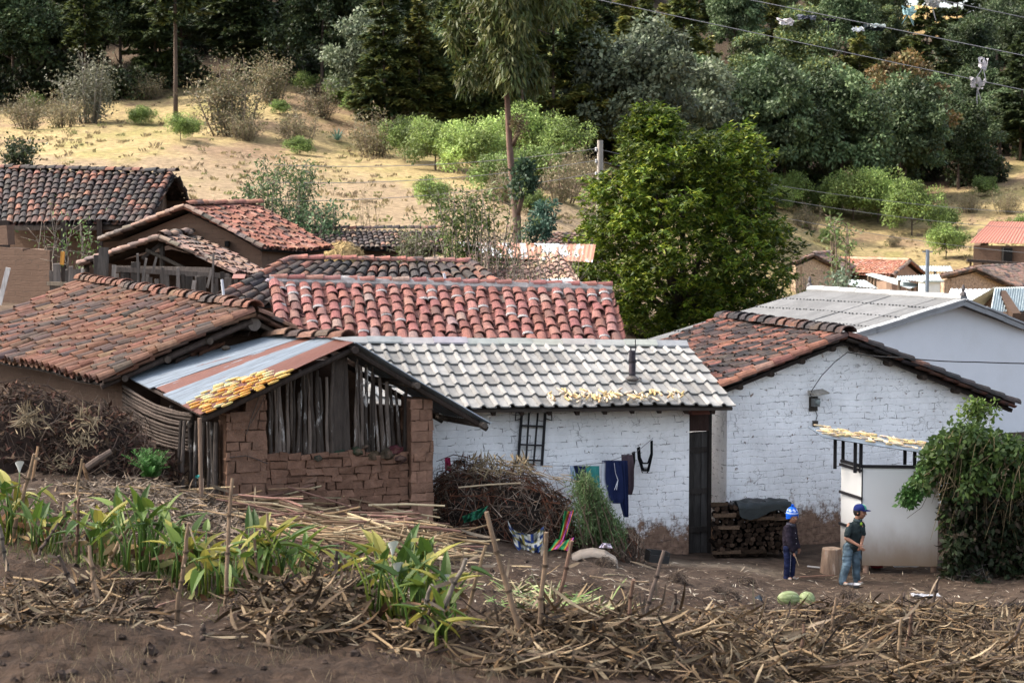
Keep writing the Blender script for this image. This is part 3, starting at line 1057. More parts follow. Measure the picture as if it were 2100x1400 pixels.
# ---- hipped dark roof behind it ------------------------------------------------------------
rnd = random.Random(15)
h = thing('hipped_house', 'house with blackened hipped tile roof peeping over the red roof ridge', 'house', (-2.5, 48, .8))
a, b = P(595, 537, 48), P(965, 544, 48.4)
HF = Patch(a, b, a + V((-1.55, -2.2, -.9)), b + V((1.25, -2.2, -.9)), .03, 9)
HL = Patch(a + V((0, .02, 0)), a, a + V((-1.55, 2.2, -.9)), HF.c[2], 0, 3)
HR = Patch(b, b + V((0, .02, 0)), HF.c[3], b + V((1.3, 2.2, -.9)), 0, 3)
mb = MB()
tile_roof(mb, HF, 20, 6, C_DARK, rnd, jit=.03, hgt=.8, wide=.42)
tile_roof(mb, HL, 8, 6, C_MIXED, rnd, jit=.03)
tile_roof(mb, HR, 8, 6, C_MIXED, rnd, jit=.03)
HB = Patch(b, a, HR.c[3], HL.c[2])
mb.add([HB.pt(x, t, q) for q in (-.02, -.08) for x, t in ((0, 0), (1, 0), (1, 1), (0, 1))], [[0, 1, 2, 3], [7, 6, 5, 4], [2, 3, 7, 6], [0, 1, 5, 4]], (.10, .07, .06))
mb.build('roof', M_TILE_OLD, h)
mb = MB()
ridge_tiles(mb, a + V((0, 0, .07)), b + V((0, 0, .07)), 11, .13, C_RED, rnd, jit=.012, over=1.06)
ridge_tiles(mb, a + V((0, 0, .06)), HF.c[2] + V((0, 0, .05)), 8, .13, C_MIXED, rnd, over=1.1)
ridge_tiles(mb, b + V((0, 0, .06)), HF.c[3] + V((0, 0, .05)), 8, .13, C_MIXED, rnd, over=1.1)
mb.build('ridge_tiles', M_TILE_OLD, h)
mb = MB()
c0 = [HF.c[2] + V((.35, .35, 0)), HF.c[3] + V((-.35, .35, 0)), HR.c[3] + V((-.35, -.35, 0)), HL.c[2] + V((.35, -.35, 0))]
for i in range(4):
    p, q = c0[i], c0[(i + 1) % 4]
    e = flat(q - p); L = e.length
    mb.wall([(.0, .5), (L - .31, .5), (L - .31, p.z + .05), (0, p.z + .05)], flat(p), e, .3)
mb.build('wall', M_ADOBE_W, h)

# ---- big brown-tiled house at the left -----------------------------------------------------
rnd = random.Random(16)
A, A2 = P(520, 640, 34), P(165, 577, 42)
LE, LE2 = P(210, 775, 33), P(-150, 712, 40)
RE = P(640, 705, 35.4)
RE2 = A2 + (RE - A)
L1 = Patch(A2, A, LE2, LE, .10, 10)
L1R = Patch(A, A2, RE, RE2, .05, 11)
h = thing('brown_tiled_house', 'low adobe house under a broad brown clay tile roof left of the tin shed', 'house', (-8, 36.5, 1.8))
mb = MB()
tile_roof(mb, L1, 33, 9, C_BROWN, rnd, jit=.06, hgt=.75, wide=.47)
tile_roof(mb, L1R, 36, 5, C_BROWN, rnd, jit=.05)
mb.build('roof', M_TILE, h)
mb = MB()
ridge_tiles(mb, A2 + V((0, 0, .06)), A + V((0, 0, .06)), 34, .16, C_BROWN, rnd, jit=.03, over=1.4)
mb.build('ridge_tiles', M_TILE, h)
mb = MB()
verge(mb, A + V((0, 0, .02)), A.lerp(LE, .62) + V((0, 0, .03)), 5, .13, C_BROWN, rnd)
verge(mb, A + V((0, 0, .02)), RE + V((0, 0, .03)), 5, .13, C_BROWN, rnd)
mb.build('verge_tiles', M_TILE, h)
mb = MB()
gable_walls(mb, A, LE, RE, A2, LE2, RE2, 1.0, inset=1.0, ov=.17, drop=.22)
mb.build('wall', M_ADOBE_SHADE, h)
mb = MB()
r_ = flat(A2 - A).normalized()
p = P(515, 664, 34.2)
mb.tube([p - r_ * .15, p + r_ * 1.1], .115, 12, (.16, .13, .11))
for k in range(3):
    q = A.lerp(LE, .3 + .28 * k) + V((0, 0, -.16))
    mb.tube([q - r_ * .05, q + r_ * 1.0], .06, 8, (.09, .07, .055))
q = A.lerp(RE, .7) + V((0, 0, -.14))
mb.tube([A + V((0, 0, -.14)) + r_ * .1, RE + V((0, 0, -.14)) + r_ * .1], .05, 7, (.12, .09, .07))
mb.tube([A + V((0, 0, -.16)) + r_ * .08, LE + V((0, 0, -.15)) + r_ * .08], .055, 7, (.08, .06, .05))
mb.build('beam', M_WOOD, h)
# ------------------------------------------------------------------ tin shed
rnd = random.Random(21)
A, A2 = P(727, 708, 31), P(565, 691, 34.5)
LE, LE2 = P(413, 857, 29.7), P(250, 771, 34)
RE = P(1005, 873, 31.8)
SH = Patch(A2, A, LE2, LE, .03, 12)
AH = A.lerp(A2, .50)
SR = Patch(A, AH, RE, RE + (AH - A), .02, 13)
h = thing('tin_shed', 'tumbledown adobe and pole shed under rusty corrugated tin roof', 'shed', (-3, 31.5, 1.2))
for k, (a0, a1, ru) in enumerate(((0, .235, .02), (.225, .40, .10), (.385, .58, .27), (.565, .79, .06), (.775, 1.0, .42))):
    mb = MB()
    corrugated(mb, SH, a0, a1, .0 + (.01 * k if k < 3 else 0), 1.0 - (.03 if k == 2 else 0), .078, .012, lift=.05 + .012 * (k % 2), rusty=ru, rnd=rnd)
    mb.build('roof_sheet', M_TIN, h)
for k, (a0, a1) in enumerate(((0, .52), (.5, 1))):
    mb = MB()
    corrugated(mb, SR, a0, a1, 0, 1, .078, .012, lift=.05 + .012 * k, rusty=.1, rnd=rnd)
    mb.build('roof_sheet', M_TIN, h)
# ridge tiles laid over the top of the tin
mb = MB()
ridge_tiles(mb, P(548, 694, 34.6) + V((0, 0, .05)), P(705, 704, 31.4) + V((0, 0, .09)), 6, .14, C_BROWN, rnd, jit=.04, over=1.2)
mb.build('ridge_tiles', M_TILE, h)
# frame
mb = MB()
br = (.055, .042, .035)
rdir = flat(A2 - A).normalized()
for a, b, off in ((A, LE, .12), (A, RE, .12), (AH, RE + (AH - A), 0), (A2, LE2, -.1)):
    mb.tube([a + V((0, 0, -.08)) + rdir * off, b + V((0, 0, -.06)) + rdir * off], .045, 8, br)
mb.tube([A + V((0, 0, -.07)) - rdir * .05, A2 + V((0, 0, -.07))], .06, 8, br)
for t in (.35, .7, .97):
    mb.tube([A.lerp(LE, t) + V((0, 0, -.02)) + rdir * .1, A2.lerp(LE2, t) + V((0, 0, -.02))], .032, 7, br)
for t in (.45, .95):
    p, q = A.lerp(RE, t) + V((0, 0, -.05)), AH.lerp(RE + (AH - A), t) + V((0, 0, -.05))
    mb.tube([p - rdir * .06, q], .05, 8, (.11, .09, .075))
mb.build('roof_frame', M_WOOD, h)
# wall line
s_o = flat(P(465, 1000, 30.45))
s_e = flat(P(886, 1000, 31.75) - P(465, 1000, 30.45)).normalized()
s_b = V((-s_e.y, s_e.x, 0))
rl = lambda u: run_at(u, s_o, s_e)


def roof_z(p):
    # underside of the tin above plan point p
    d = flat(p - A)
    c = flat(LE - A); c2 = flat(RE - A); r = flat(A2 - A)
    def solve(c):
        det = c.x * r.y - c.y * r.x
        return (d.x * r.y - d.y * r.x) / det
    k = solve(c)
    if k >= 0: return A.z + (LE.z - A.z) * k - .04
    k = solve(c2)
    return A.z + (RE.z - A.z) * k - .04


cA = (.23, .135, .093)
a1 = rl(545)
mb = MB()
adobe_blocks(mb, s_o, s_e, a1, .9, lambda a: min(roof_z(s_o + s_e * a) - .10, 3.45 if a > .25 else 3.1), .45, .36, .17, rnd, cA, jit=.018)
mb.build('pillar', M_ADOBE, h)
a2, a3 = rl(840), rl(886)
mb = MB()
adobe_blocks(mb, s_o + s_e * (a2 + .004) - s_b * .04, s_e, a3 - a2, .5, lambda a: 3.22 - .05 * a, .5, .34, .165, rnd, (.27, .155, .106))
mb.build('pillar', M_ADOBE, h)
mb = MB()
adobe_blocks(mb, s_o + s_e * (a1 + .004) + s_b * .05, s_e, a2 - a1 - .008, .5, lambda a: 2.42 + .10 * mnoise.noise(V((a * 2.2, 0, 3))) - (.06 if a > 1.6 else 0), .38, .25, .125, rnd, (.21, .118, .08), jit=.02, var=.13)
mb.build('low_wall', M_ADOBE, h)
# rubble and a charred log along the top of the low wall
for u, v, r in ((655, 938, .10), (700, 930, .09), (735, 925, .12), (770, 935, .13), (800, 930, .15), (822, 940, .14), (815, 922, .12), (755, 915, .07)):
    mb = MB()
    p = s_o + s_e * rl(u) + s_b * .12
    p.z = P(u, v, p.y).z
    mb.ell(p, (r * 1.3, r * .8, r * .6), Matrix.Rotation(rnd.uniform(0, 3), 3, 'Z'), 9, 6, (.06 * rnd.uniform(.6, 1.6), .045 * rnd.uniform(.7, 1.4), .036))
    for q in mb.v: q += np.array([(rnd.uniform(-.02, .02), rnd.uniform(-.02, .02), rnd.uniform(-.02, .02)) for _ in q])
    o = single('rubble_stone', mb, M_ADOBE, 'dark lump of rubble lying on the low adobe wall of the tin shed', 'stone', p, 'rubble on the shed wall')
# vertical poles above the low wall
u = 549
while u < 836:
    wd = rnd.uniform(.045, .085)
    if 690 < u < 716: wd = .19
    a = rl(u)
    p = s_o + s_e * a + s_b * rnd.uniform(.10, .22)
    zb = 2.36 - rnd.uniform(0, .05)
    zt = roof_z(p) - rnd.uniform(.08, .20) - (.2 if rnd.random() < .12 else 0)
    lean = rnd.uniform(-.10, .06) * (1 if u < 700 else 1.2)
    q0, q1 = p + V((0, 0, zb)), p + s_e * lean + V((0, 0, zt))
    mb = MB()
    k = rnd.choice((.6, .8, 1.0, 1.3, 1.7, .5))
    c = (.115 * k, .092 * k, .076 * k)
    if wd > .1:
        mb.bar(q0, q1, wd, .03, (.075, .06, .05), up=s_b)
    else:
        n = 5
        mb.tube([q0.lerp(q1, i / n) + V((rnd.uniform(-.012, .012), rnd.uniform(-.008, .008), 0)) for i in range(n + 1)],
                [wd * .5 * (1 - .25 * i / n) * rnd.uniform(.92, 1.08) for i in range(n + 1)], 8, c)
    mb.build('pole', M_BARK if wd < .1 else M_WOOD, h)
    wpx = wd / 31 * F
    u += wpx * (rnd.uniform(.8, 1.02) if u < 750 else rnd.uniform(.9, 1.4))
# vertical poles closing the left front, and the bamboo prop under the eave
u = 362
while u < 466:
    p = P(u, 900, 30.9 - (u - 362) / 104 * .35)
    wd = rnd.uniform(.05, .085)
    g = 1.3 if u < 450 else 1.3
    mb = MB()
    k = rnd.uniform(.5, 1.25)
    mb.tube([V((p.x, p.y, g)), V((p.x + rnd.uniform(-.03, .06), p.y, 2.2)), V((p.x + rnd.uniform(-.05, .08), p.y, min(roof_z(p) - .08, 2.95)))], [wd * .55, wd * .5, wd * .42], 7,
            (.10 * k, .082 * k, .07 * k))
    mb.build('pole', M_BARK, h)
    u += wd / 30.8 * F * rnd.uniform(.95, 1.5)
mb = MB()
p = P(412, 985, 29.65)
mb.tube([V((p.x + .01, p.y, 1.3)), V((p.x, p.y, 2.2)), V((p.x - .01, p.y, 3.12))], [.034, .032, .03], 8, (.25, .17, .12))
pr_ = mb.build('prop', M_WOOD, h)
mb = MB()
q = P(407, 975, 29.62)
for k in range(5):
    mb.blade(q + V((rnd.uniform(-.03, .03), -.03, 0)), (rnd.uniform(-1, 1), -.3, rnd.uniform(-.4, .4)), (0, -1, 0), .14, .035, 1.2, 3, (.03, .28, .25))
mb.build('ribbon', mat('green_plastic', None, .5, .2, 8, 0), pr_)
# horizontal laths on the left side
l0, l1 = P(252, 800, 33.4), P(392, 840, 30.8)
for k in range(12):
    mb = MB()
    z0, z1 = 3.25 - k * .058 + rnd.uniform(-.012, .012), 3.06 - k * .052 + rnd.uniform(-.02, .02)
    n = 6
    pts = []
    for i in range(n + 1):
        t = i / n * rnd.uniform(.97, 1.03)
        p = l0.lerp(l1, min(1, t))
        pts.append(V((p.x + rnd.uniform(-.015, .015), p.y, z0 + (z1 - z0) * t - .09 * math.sin(math.pi * t))))
    kk = rnd.uniform(.6, 1.5)
    mb.tube(pts, [rnd.uniform(.017, .028) for _ in pts], 6, (.085 * kk, .066 * kk, .054 * kk))
    mb.build('lath', M_WOOD, h)
mb = MB()
for t in (.02, .33, .68, .97):
    p = l0.lerp(l1, t)
    mb.tube([V((p.x + .05, p.y + .05, 1.4)), V((p.x + .05, p.y + .05, 3.1))], .04, 7, (.05, .04, .033))
mb.build('lath_posts', M_WOOD, h)
# back wall added to keep the inside dark, shade put into its colour
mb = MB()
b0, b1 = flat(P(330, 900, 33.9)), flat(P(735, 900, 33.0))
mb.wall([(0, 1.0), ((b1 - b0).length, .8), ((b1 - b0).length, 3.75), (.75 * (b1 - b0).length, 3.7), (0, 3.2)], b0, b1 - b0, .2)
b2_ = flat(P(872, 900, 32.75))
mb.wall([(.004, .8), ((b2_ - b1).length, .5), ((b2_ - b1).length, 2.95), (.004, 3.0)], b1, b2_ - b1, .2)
mb.build('back_wall', M_ADOBE_SHADE, h)
# a hanging rope on the left pillar
mb = MB()
p = s_o - s_b * .05 + V((0, 0, 0))
def on_wall(u, v, off=-.04):
    q = s_o + s_e * rl(u) + s_b * off
    return V((q.x, q.y, P(u, v, q.y).z))
mb.tube([on_wall(530, 812), on_wall(515, 850), on_wall(502, 890)], .008, 5, (.13, .10, .08))
mb.build('rope', M_WOOD, h)
mb = MB()
mb.tube([on_wall(541, 812), on_wall(525, 845), on_wall(512, 868)], .008, 5, (.13, .10, .08))
mb.build('rope', M_WOOD, h)
mb = MB()
mb.tube([on_wall(466, 938), on_wall(500, 934), on_wall(520, 940), on_wall(545, 950)], .007, 5, (.10, .08, .07))
mb.build('rope', M_WOOD, h)

# loose tiles and a stone between the tin and the house roof
for i, (u0, v0, u1, v1) in enumerate(((455, 703, 400, 726), (470, 692, 520, 688), (345, 726, 285, 755), (395, 722, 352, 741), (290, 742, 215, 778), (430, 716, 385, 725))):
    a, t = on_patch(SH, u0, v0, .10)
    p0 = SH.pt(a, t, .12)
    a, t = on_patch(SH, u1, v1, .10)
    p1 = SH.pt(a, t, .12)
    if (p1 - p0).length > .75: p1 = p0 + (p1 - p0).normalized() * .75
    mb = MB()
    barrel(mb, p0, p1, SH.n, .085, .115, .8, pal(C_BROWN, rnd), thick=.018, flip=(i % 3 == 0))
    single('loose_roof_tile', mb, M_TILE, 'loose brown roof tile lying where the tin roof meets the brown-tiled house', 'roof tile', p0, 'loose tiles on the tin roof')
mb = MB()
a, t = on_patch(SH, 463, 713, .1)
p = SH.pt(a, t, .1)
mb.ell(p, (.08, .06, .045), n=9, m=6, col=(.17, .14, .11))
single('stone', mb, M_ADOBE, 'rounded grey-brown stone weighing down the far edge of the tin roof', 'stone', p)
# ------------------------------------------------------------------ houses further back, left
rnd = random.Random(31)
# long dark-roofed barn, far left
A, A2 = P(357, 357, 60), P(-60, 346, 63)
LEn, LEf = P(302, 457, 57.6), P(-60, 458, 60.2)
B0, B1 = P(386, 420, 62.6), P(-60, 405, 66)
pa = Patch(A2, A, LEf, LEn, .07, 21)
pb = Patch(A, A2, B0, B1, .05, 22)
h = thing('dark_tiled_barn', 'long adobe barn under a nearly black tile roof at the far left', 'barn', (-13, 60, 3.7))
mb = MB()
tile_roof(mb, pa, 28, 10, C_DARK, rnd, jit=.04, hgt=.8)
tile_roof(mb, pb, 20, 6, C_DARK, rnd, jit=.04)
mb.build('roof', M_TILE_OLD, h)
mb = MB()
ridge_tiles(mb, A2 + V((0, 0, .05)), A + V((0, 0, .05)), 24, .13, C_DARK, rnd, jit=.03, over=1.3)
mb.build('ridge_tiles', M_TILE_OLD, h)
mb = MB()
e = flat(A - A2).normalized(); bk = V((-e.y, e.x, 0))
gf = flat(LEn) - e * .55 + bk * 1.6
gb = flat(B0) - e * .5 - bk * .4
ge = (gb - gf); gl = ge.length
mb.wall([(0, 3.2), (gl, 3.2), (gl, B0.z - .15), (gl * .52, A.z - .22), (0, LEn.z + .35)], gf, ge, .35)
mb.wall([(0, 3.2), (6.4, 3.2), (6.4, LEn.z + .5), (0, LEn.z + .5)], gf - e * 6.8 + bk * .4, e, .3)
mb.wall([(0, 3.2), (14, 3.2), (14, LEn.z + .7), (0, LEn.z + .7)], gf - e * 14.4 + bk * 2.6, e, .3)
mb.build('wall', M_ADOBE_W, h)
mb = MB()
for u, wd in ((8, .3), (130, .14), (205, .14), (290, .16)):
    p = P(u, 480, 58.3)
    mb.box((p.x, p.y, 4.6), (wd, .16, 2.5), (.05, .04, .034), jit=.01)
mb.bar(P(-60, 468, 60.1), P(300, 466, 57.9), .14, .14, (.06, .048, .04))
mb.build('posts', M_WOOD, h)
mb = MB()
o, e2 = flat(P(-40, 600, 54.2)), flat(P(103, 600, 53.4) - P(-40, 600, 54.2))
mb.wall([(0, 3.2), (e2.length, 3.2), (e2.length, 5.08), (e2.length - .6, 5.12), (.62 * e2.length, 5.05), (.62 * e2.length, 5.12), (0, 5.2)], o, e2, .35)
yw = mb.build('yard_wall', M_ADOBE_W, h)
mb = MB()
o2 = flat(P(-40, 540, 54.25))
mb.wall([(0, 5.21), (.9, 5.22), (.86, 5.75), (0, 5.7)], o2, e2, .33)
mb.build('pier', M_ADOBE_W, yw)
mb = MB()
for k, (u0, v0, u1, v1) in enumerate(((60, 523, 104, 512), (62, 530, 103, 526))):
    mb.bar(P(u0, v0, 54), P(u1, v1, 53.6), .25, .06, (.10, .085, .07))
mb.build('lumber', M_WOOD, h)

# adobe house with the orange-red roof and the small square vent
A, A2 = P(380, 423, 54), P(528, 421, 58)
LE, LE2 = P(207, 492, 55), P(360, 480, 58.5)
RE, RE2 = P(538, 508, 53), P(684, 511, 57)
h = thing('vented_adobe_house', 'brown adobe gable house with a sunlit orange-red tile roof and a small square vent', 'house', (-8, 56, 3.8))
p1, p2 = Patch(A2, A, LE2, LE, .05, 23), Patch(A, A2, RE, RE2, .09, 24)
mb = MB()
tile_roof(mb, p2, 22, 9, C_ORANGE, rnd, jit=.09, hgt=.7)
tile_roof(mb, p1, 14, 7, C_GREYT, rnd, jit=.05)
mb.build('roof', M_TILE, h)
mb = MB()
ridge_tiles(mb, A + V((0, 0, .05)), A2 + V((0, 0, .05)), 12, .13, C_ORANGE, rnd, over=1.3)
verge(mb, A, LE, 10, .12, C_GREYT, rnd); verge(mb, A, RE, 9, .11, C_GREYT, rnd)
mb.build('edge_tiles', M_TILE, h)
mb = MB()
gable_walls(mb, A, LE, RE, A2, LE2, RE2, 3.2, inset=.35, ov=.10, drop=.16)
mb.build('wall', M_ADOBE_W, h)
mb = MB()
q = P(466, 500, 53.78)
mb.box(q, (.10, .30, .15), (.012, .010, .01))
mb.build('vent', M_DARK, h)

# collapsed open shed in front of it
A, A2 = P(328, 487, 50), P(392, 481, 54)
LE, LE2 = P(163, 541, 50.6), P(230, 535, 54)
RE, RE2 = P(482, 562, 49), P(546, 560, 52.4)
h = thing('open_shed', 'open-sided shed with a sagging greyish tile roof behind the scrap-board fence', 'shed', (-8.5, 51, 3.8))
p1, p2 = Patch(A2, A, LE2, LE, .05, 25), Patch(A, A2, RE, RE2, .16, 26)
mb = MB()
tile_roof(mb, p2, 16, 8, C_GREYT, rnd, jit=.12, hgt=.6)
tile_roof(mb, p1, 14, 7, C_GREYT, rnd, jit=.08)
mb.build('roof', M_TILE, h)
mb = MB()
ridge_tiles(mb, A + V((0, 0, .05)), A2 + V((0, 0, .05)), 8, .12, C_GREYT, rnd, jit=.05, over=1.3)
verge(mb, A, LE, 9, .11, C_GREYT, rnd); verge(mb, A, RE, 8, .10, C_GREYT, rnd)
mb.build('edge_tiles', M_TILE, h)
mb = MB()
rv = flat(A2 - A).normalized()
for p, zt in ((LE, LE.z), (A, A.z), (RE, RE.z), (LE2, LE2.z), (RE2, RE2.z)):
    q = p + rv * .25
    q = q + (flat(A - p) * .06)
    mb = MB()
    mb.tube([V((q.x, q.y, 3.3)), V((q.x, q.y, zt - .02))], .07, 7, (.06, .05, .042))
    mb.build('post', M_WOOD, h)
for p, q, w_, c in ((P(235, 551, 50.2), P(440, 555, 49.3), .16, (.12, .10, .088)), (P(330, 500, 50.2), P(292, 530, 50.3), .09, (.05, .04, .034)), (P(300, 512, 50.2), P(400, 560, 49.8), .08, (.06, .05, .04))):
    mb = MB()
    mb.bar(p, q, .06, w_, c)
    mb.build('beam', M_WOOD, h)
mb = MB()
b0, b1 = flat(P(175, 560, 53.9)), flat(P(520, 560, 53.0))
mb.wall([(0, 3.2), ((b1 - b0).length, 3.2), ((b1 - b0).length, 4.55), (.5 * (b1 - b0).length, 5.1), (0, 4.6)], b0, b1 - b0, .25)
mb.build('back_wall', M_ADOBE_SHADE, h)

# scrap-board fence
h = thing('scrap_fence', 'ragged fence of grey scrap boards and stakes before the open shed', 'fence', (-8, 48.6, 3.9))
u = 108.0
while u < 500:
    wd = rnd.choice((.08, .10, .14, .18, .22))
    top = 560 + rnd.uniform(-14, 14)
    if 190 < u < 232: top = rnd.uniform(508, 540)
    if u < 165: top = rnd.uniform(540, 560)
    if 270 < u < 300: top = rnd.uniform(525, 560)
    if u > 400: top = rnd.uniform(555, 590)
    Yk = 48.9 - (u - 108) / 392 * .8
    p, q = P(u, 625, Yk), P(u + rnd.uniform(-4, 4), top, Yk)
    mb = MB()
    k = rnd.choice((.5, .8, 1.1, 1.5, 2.1)) * .9
    mb.bar(p, q, wd, .03, (.095 * k, .082 * k, .072 * k), up=(0, 1, 0), jit=.012)
    mb.build('board', M_WOOD, h)
    u += wd / 48.5 * F * rnd.uniform(.8, 1.5)
for u0, v0, u1, v1, wd, k in ((285, 620, 282, 520, .05, 1.2), (287, 606, 300, 530, .05, 1.6), (312, 560, 321, 527, .06, 1.3), (435, 600, 438, 520, .05, 1.6), (425, 590, 434, 553, .06, 1.8),
                              (395, 605, 399, 575, .09, 3.2), (233, 576, 234, 543, .10, 2.4), (205, 600, 213, 507, .22, .9), (168, 572, 169, 550, .06, 3.4)):
    mb = MB()
    mb.bar(P(u0, v0, 48.2), P(u1, v1, 48.2), wd, .035, (.10 * k, .088 * k, .078 * k), up=(0, 1, 0), jit=.006)
    mb.build('stake', M_WOOD, h)
mb = MB()
mb.bar(P(98, 581, 48.8), P(140, 583, 48.6), .09, .09, (.16, .13, .10))
mb.bar(P(240, 552, 48.6), P(470, 566, 48.2), .03, .12, (.10, .085, .075))
mb.build('rail', M_WOOD, h)
mb = MB()
mb.bar(P(127, 543, 48.4), P(129, 516, 48.4), .10, .03, (.55, .26, .06), up=(0, 1, 0))
mb.build('orange_board', M_WOOD, h)

# long low roof across the middle and the bits right of it
A, A2 = P(905, 473, 61.5), P(640, 473, 62)
LE, LE2 = P(915, 508, 59.8), P(650, 512, 60.2)
h = thing('long_tiled_house', 'long low house with weathered dark tile roof behind the straw heap', 'house', (-4, 61, 3.6))
mb = MB()
tile_roof(mb, Patch(A2, A, LE2, LE, .05, 27), 24, 6, C_GREYT[1:] + C_DARK[:2], rnd, jit=.05)
bk = V((0, 1.8, -.7))
pb = Patch(A, A2, A + bk, A2 + bk)
mb.add([pb.pt(x, t, q) for q in (-.02, -.08) for x, t in ((0, 0), (1, 0), (1, 1), (0, 1))], [[0, 1, 2, 3], [7, 6, 5, 4], [2, 3, 7, 6], [0, 1, 5, 4]], (.10, .07, .06))
mb.build('roof', M_TILE_OLD, h)
mb = MB()
ridge_tiles(mb, A2 + V((0, 0, .05)), A + V((0, 0, .05)), 18, .12, C_DARK, rnd, over=1.2)
mb.build('ridge_tiles', M_TILE_OLD, h)
mb = MB()
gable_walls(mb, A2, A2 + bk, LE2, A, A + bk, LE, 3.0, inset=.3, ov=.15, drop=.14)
mb.build('wall', M_ADOBE_SHADE, h)

A, A2 = P(1230, 480, 63), P(1140, 478, 64)
LE, LE2 = P(1238, 505, 61.6), P(1100, 503, 62.4)
h = thing('small_tiled_house', 'small tile-roofed house half hidden beside the concrete pole', 'house', (2, 62.5, 3))
mb = MB()
tile_roof(mb, Patch(A2, A, LE2, LE, .04, 28), 10, 5, C_GREYT, rnd)
pb = Patch(A, A2, A + bk, A2 + bk)
mb.add([pb.pt(x, t, q) for q in (-.02, -.08) for x, t in ((0, 0), (1, 0), (1, 1), (0, 1))], [[0, 1, 2, 3], [7, 6, 5, 4], [2, 3, 7, 6], [0, 1, 5, 4]], (.10, .07, .06))
mb.build('roof', M_TILE, h)
mb = MB()
gable_walls(mb, A2, A2 + bk, LE2, A, A + bk, LE, 2.6, inset=.25, ov=.15, drop=.14)
mb.build('wall', M_ADOBE_W, h)

A, A2 = P(1150, 522, 54), P(1000, 520, 55)
LE, LE2 = P(1190, 588, 51.2), P(1030, 592, 51.8)
h = thing('patched_house', 'house with pale pinkish tile roof patched with rust-streaked white tin along its ridge', 'house', (1, 53.5, 2))
pa = Patch(A2, A, LE2, LE, .05, 29)
mb = MB()
tile_roof(mb, pa, 11, 8, [(3, (.36, .24, .18)), (2, (.28, .18, .14)), (1, (.42, .30, .24))], rnd)
pb = Patch(A, A2, A + bk, A2 + bk)
mb.add([pb.pt(x, t, q) for q in (-.02, -.08) for x, t in ((0, 0), (1, 0), (1, 1), (0, 1))], [[0, 1, 2, 3], [7, 6, 5, 4], [2, 3, 7, 6], [0, 1, 5, 4]], (.16, .11, .09))
mb.build('roof', M_TILE, h)
mb = MB()
pt = Patch(P(940, 503, 55.6), P(1222, 508, 55.2), P(955, 532, 54.2), P(1215, 545, 53.2), 0, 1)
corrugated(mb, pt, 0, 1, 0, 1, .12, .007, lift=.10, rusty=.28, rnd=rnd)
mb.build('tin_roof', mat_tin('streaked_tin', base=(.34, .36, .38), rust=(.24, .11, .07), amount=.45, metal=.05, rough=.8), h)
mb = MB()
gable_walls(mb, A2, A2 + bk, LE2, A, A + bk, LE, 1.0, inset=.25, ov=.12, drop=.14)
mb.build('wall', M_ADOBE_W, h)
mb = MB()
pt = Patch(P(1110, 572, 50.5), P(1170, 570, 50.3), P(1098, 583, 49.9), P(1195, 585, 49.7))
corrugated(mb, pt, 0, 1, 0, 1, .10, .012, rusty=-.2, rnd=rnd)
for s in (0.05, .95):
    p = pt.pt(s, .9, -.01)
    mb.tube([V((p.x, p.y, 1.2)), p], .05, 6, (.3, .1, 0))
single('tin_awning', mb, M_TIN_G, 'small pale tin awning on posts at the foot of the patched house', 'awning', (1.2, 50, 1.2))

# straw heap
mb = MB()
rs = np.random.RandomState(5)
c = P(700, 535, 58.5)
n = 2600
d = rs.normal(size=(n, 3)); d /= np.linalg.norm(d, axis=1, keepdims=True); d[:, 2] = np.abs(d[:, 2])
pp = np.array(c) + d * np.array([.78, .6, .85]) * rs.uniform(.8, 1.03, (n, 1)) - np.array([0, 0, .25])
t = np.cross(d, rs.normal(size=(n, 3))) + np.array([0, 0, -.4])
mb.leaves(pp, t, d, rs.uniform(.25, .5, n), rs.uniform(.02, .05, n), np.array((.50, .36, .17)) * rs.uniform(.45, 1.15, (n, 1)))
mb.ell((c.x, c.y, c.z - .3), (.66, .5, .8), col=(.20, .14, .07))
single('straw_heap', mb, M_STRAW, 'rounded golden straw heap between the adobe house and the long dark roof', 'straw heap', (c.x, c.y, c.z - 1))

# ------------------------------------------------------------------ houses further back, right
def far_house(name, label, A, LE, RE, A2, cols, wallm, zb, ncol, nrow, seed, roofm=None, ov=.08, inset=.3):
    rv = A2 - A
    h = thing(name, label, 'house', (A.x, A.y, zb))
    p1, p2 = Patch(A2, A, LE + rv, LE, .08, seed), Patch(A, A2, RE, RE + rv, .08, seed + 1)
    mb = MB()
    for pa in (p1, p2):
        if roofm is None:
            tile_roof(mb, pa, ncol, nrow, cols, rnd, jit=.05)
        else:
            corrugated(mb, pa, 0, 1, 0, 1, .2, .03, lift=.05, rusty=.1, rnd=rnd)
    mb.build('roof', roofm or M_TILE, h)
    if roofm is None:
        mb = MB()
        ridge_tiles(mb, A + V((0, 0, .05)), A2 + V((0, 0, .05)), ncol // 2 + 2, .15, cols, rnd, over=1.2)
        verge(mb, A, LE, 8, .14, C_GREYT, rnd); verge(mb, A, RE, 8, .14, C_GREYT, rnd)
        mb.build('edge_tiles', M_TILE, h)
    mb = MB()
    gable_walls(mb, A, LE, RE, A2, LE + rv, RE + rv, zb, inset=inset, ov=ov, drop=.2)
    mb.build('wall', wallm, h)
    return h


